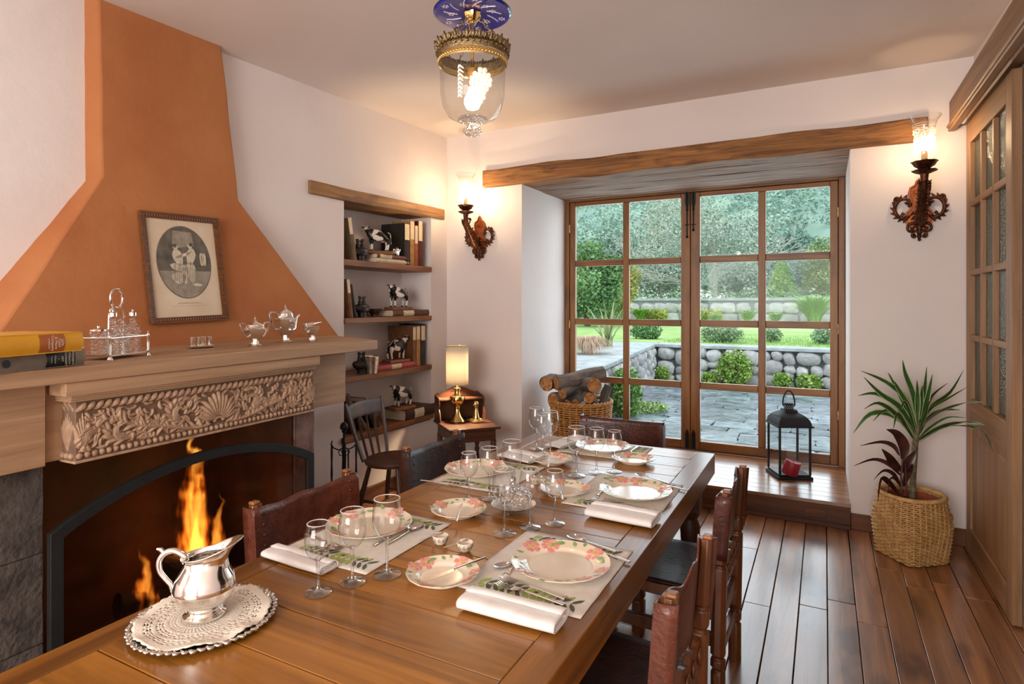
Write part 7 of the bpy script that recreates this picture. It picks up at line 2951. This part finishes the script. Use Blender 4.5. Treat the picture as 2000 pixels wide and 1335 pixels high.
wine('smallest wine glass of the fireside trio, beside the folded napkin', 621, 1157, G_S)
wine('middle wine glass of the fireside trio', 688, 1137, G_M)
wine('largest wine glass of the fireside trio', 756, 1122, G_L)
wine('large wine glass nearest the viewer in front of the crystal dish', 985, 1042, G_L)
wine('middle wine glass of the trio in front of the crystal dish', 1035, 1029, G_M)
wine('smallest wine glass of the trio in front of the crystal dish', 1084, 1022, G_S)
wine('smallest wine glass before the dark brown chair', 916, 976, G_S)
wine('middle wine glass before the dark brown chair', 956, 973, G_M)
wine('largest wine glass before the dark brown chair', 1000, 966, G_L)
wine('largest wine glass of the trio nearest the table head corner', 1126, 928, G_L)
wine('middle wine glass of the trio nearest the table head corner', 1165, 922, G_M)
wine('smallest wine glass of the trio nearest the table head corner', 1200, 920, G_S)
wine('wine glass farthest back in the cluster at the table head', 1048, 876, G_L)
wine('wine glass in the middle of the cluster at the table head', 1060, 885, G_M)
wine('wine glass foremost in the cluster at the table head', 1075, 886, G_L)

# ---- salt dishes with tiny spoons, crystal dish on its silver foot
def salt(label, u, v, lab2, rz):
    t = thing('salt_dish', label, 'dish', px(u, v), rz, 'little patterned salt dishes')
    MB().lathe([(0, 0), (.014, 0), (.019, .006), (.0235, .016), (.025, .026), (.0235, .027), (.020, .018), (.012, .010), (0, .008)], 28).obj('dish_body', M_['china'], t)
    d = MB()
    for k in range(11):
        a = 2 * pi * k / 11
        A_ = lambda aa, r, z: (r * cos(aa), r * sin(aa), z)
        d.add([A_(a, .0225, .0115), A_(a + .22, .0242, .0165), A_(a + .42, .0252, .0225), A_(a + .18, .0252, .0195)], [(0, 1, 2, 3)])
        d.add([A_(a + .1, .0228, .0115), A_(a + .38, .0236, .0130), A_(a + .5, .0245, .0165), A_(a + .25, .0240, .0145)], [(0, 1, 2, 3)])
    d.obj('painted_leaves', M_['em_dark'], t)
    MB().lathe([(0, .0165), (.0185, .017), (0, .0185)], 20).obj('salt', M_['linen'], t, kind='stuff')
    p = px(u, v)
    q = cut('spoon', lab2, p + Vector((0, 0, .022)) + Vector((cos(rz), sin(rz), 0)) * .022, rz, .42, 'tiny salt spoons', tilt=radians(14))
    return t


salt('white salt dish with painted leaves, nearer the fireside glasses', 860, 1061, 'tiny spoon in the salt dish nearer the fireside glasses', radians(215))
salt('white salt dish with painted leaves, nearer the closest placemat', 908, 1075, 'tiny spoon in the salt dish nearer the closest placemat', radians(215))
salt('white salt dish with painted leaves behind the crystal dish', 1062, 945, 'tiny spoon in the salt dish behind the crystal dish', radians(30))
salt('white salt dish with painted leaves by the small plate near the head', 1047, 944, 'tiny spoon in the salt dish by the small plate near the head', radians(30))
p = px(1003, 998)
t = thing('crystal_dish', 'pressed crystal dish in a footed silver holder at the table centre', 'dish', p)
MB().lathe([(.03, .016), (.06, .018), (.078, .026), (.080, .029), (.07, .026), (.0, .021)], 48, None, lambda a, r, z: 1 + (.015 * cos(24 * a) if r > .07 else 0)).obj('silver_holder', M_['silver_old'], t)
for k in range(3):
    a = k * 2.094 + .6
    MB().tube([(.05 * cos(a), .05 * sin(a), .02), (.06 * cos(a), .06 * sin(a), .012), (.056 * cos(a), .056 * sin(a), .006)], [.004, .0045, .006], 8).obj('foot', M_['silver'], t)
MB().lathe([(0, .024), (.045, .024), (.062, .034), (.066, .058), (.058, .075), (.040, .088), (.018, .096), (0, .098)], 40, None, lambda a, r, z: 1 + .02 * cos(18 * a)).obj('crystal_bowl', M_['cut'], t)
MB().lathe([(0, .098), (.006, .098), (.005, .104), (.012, .112), (.009, .122), (0, .126)], 16).obj('lid_knob', M_['crystal'], t)
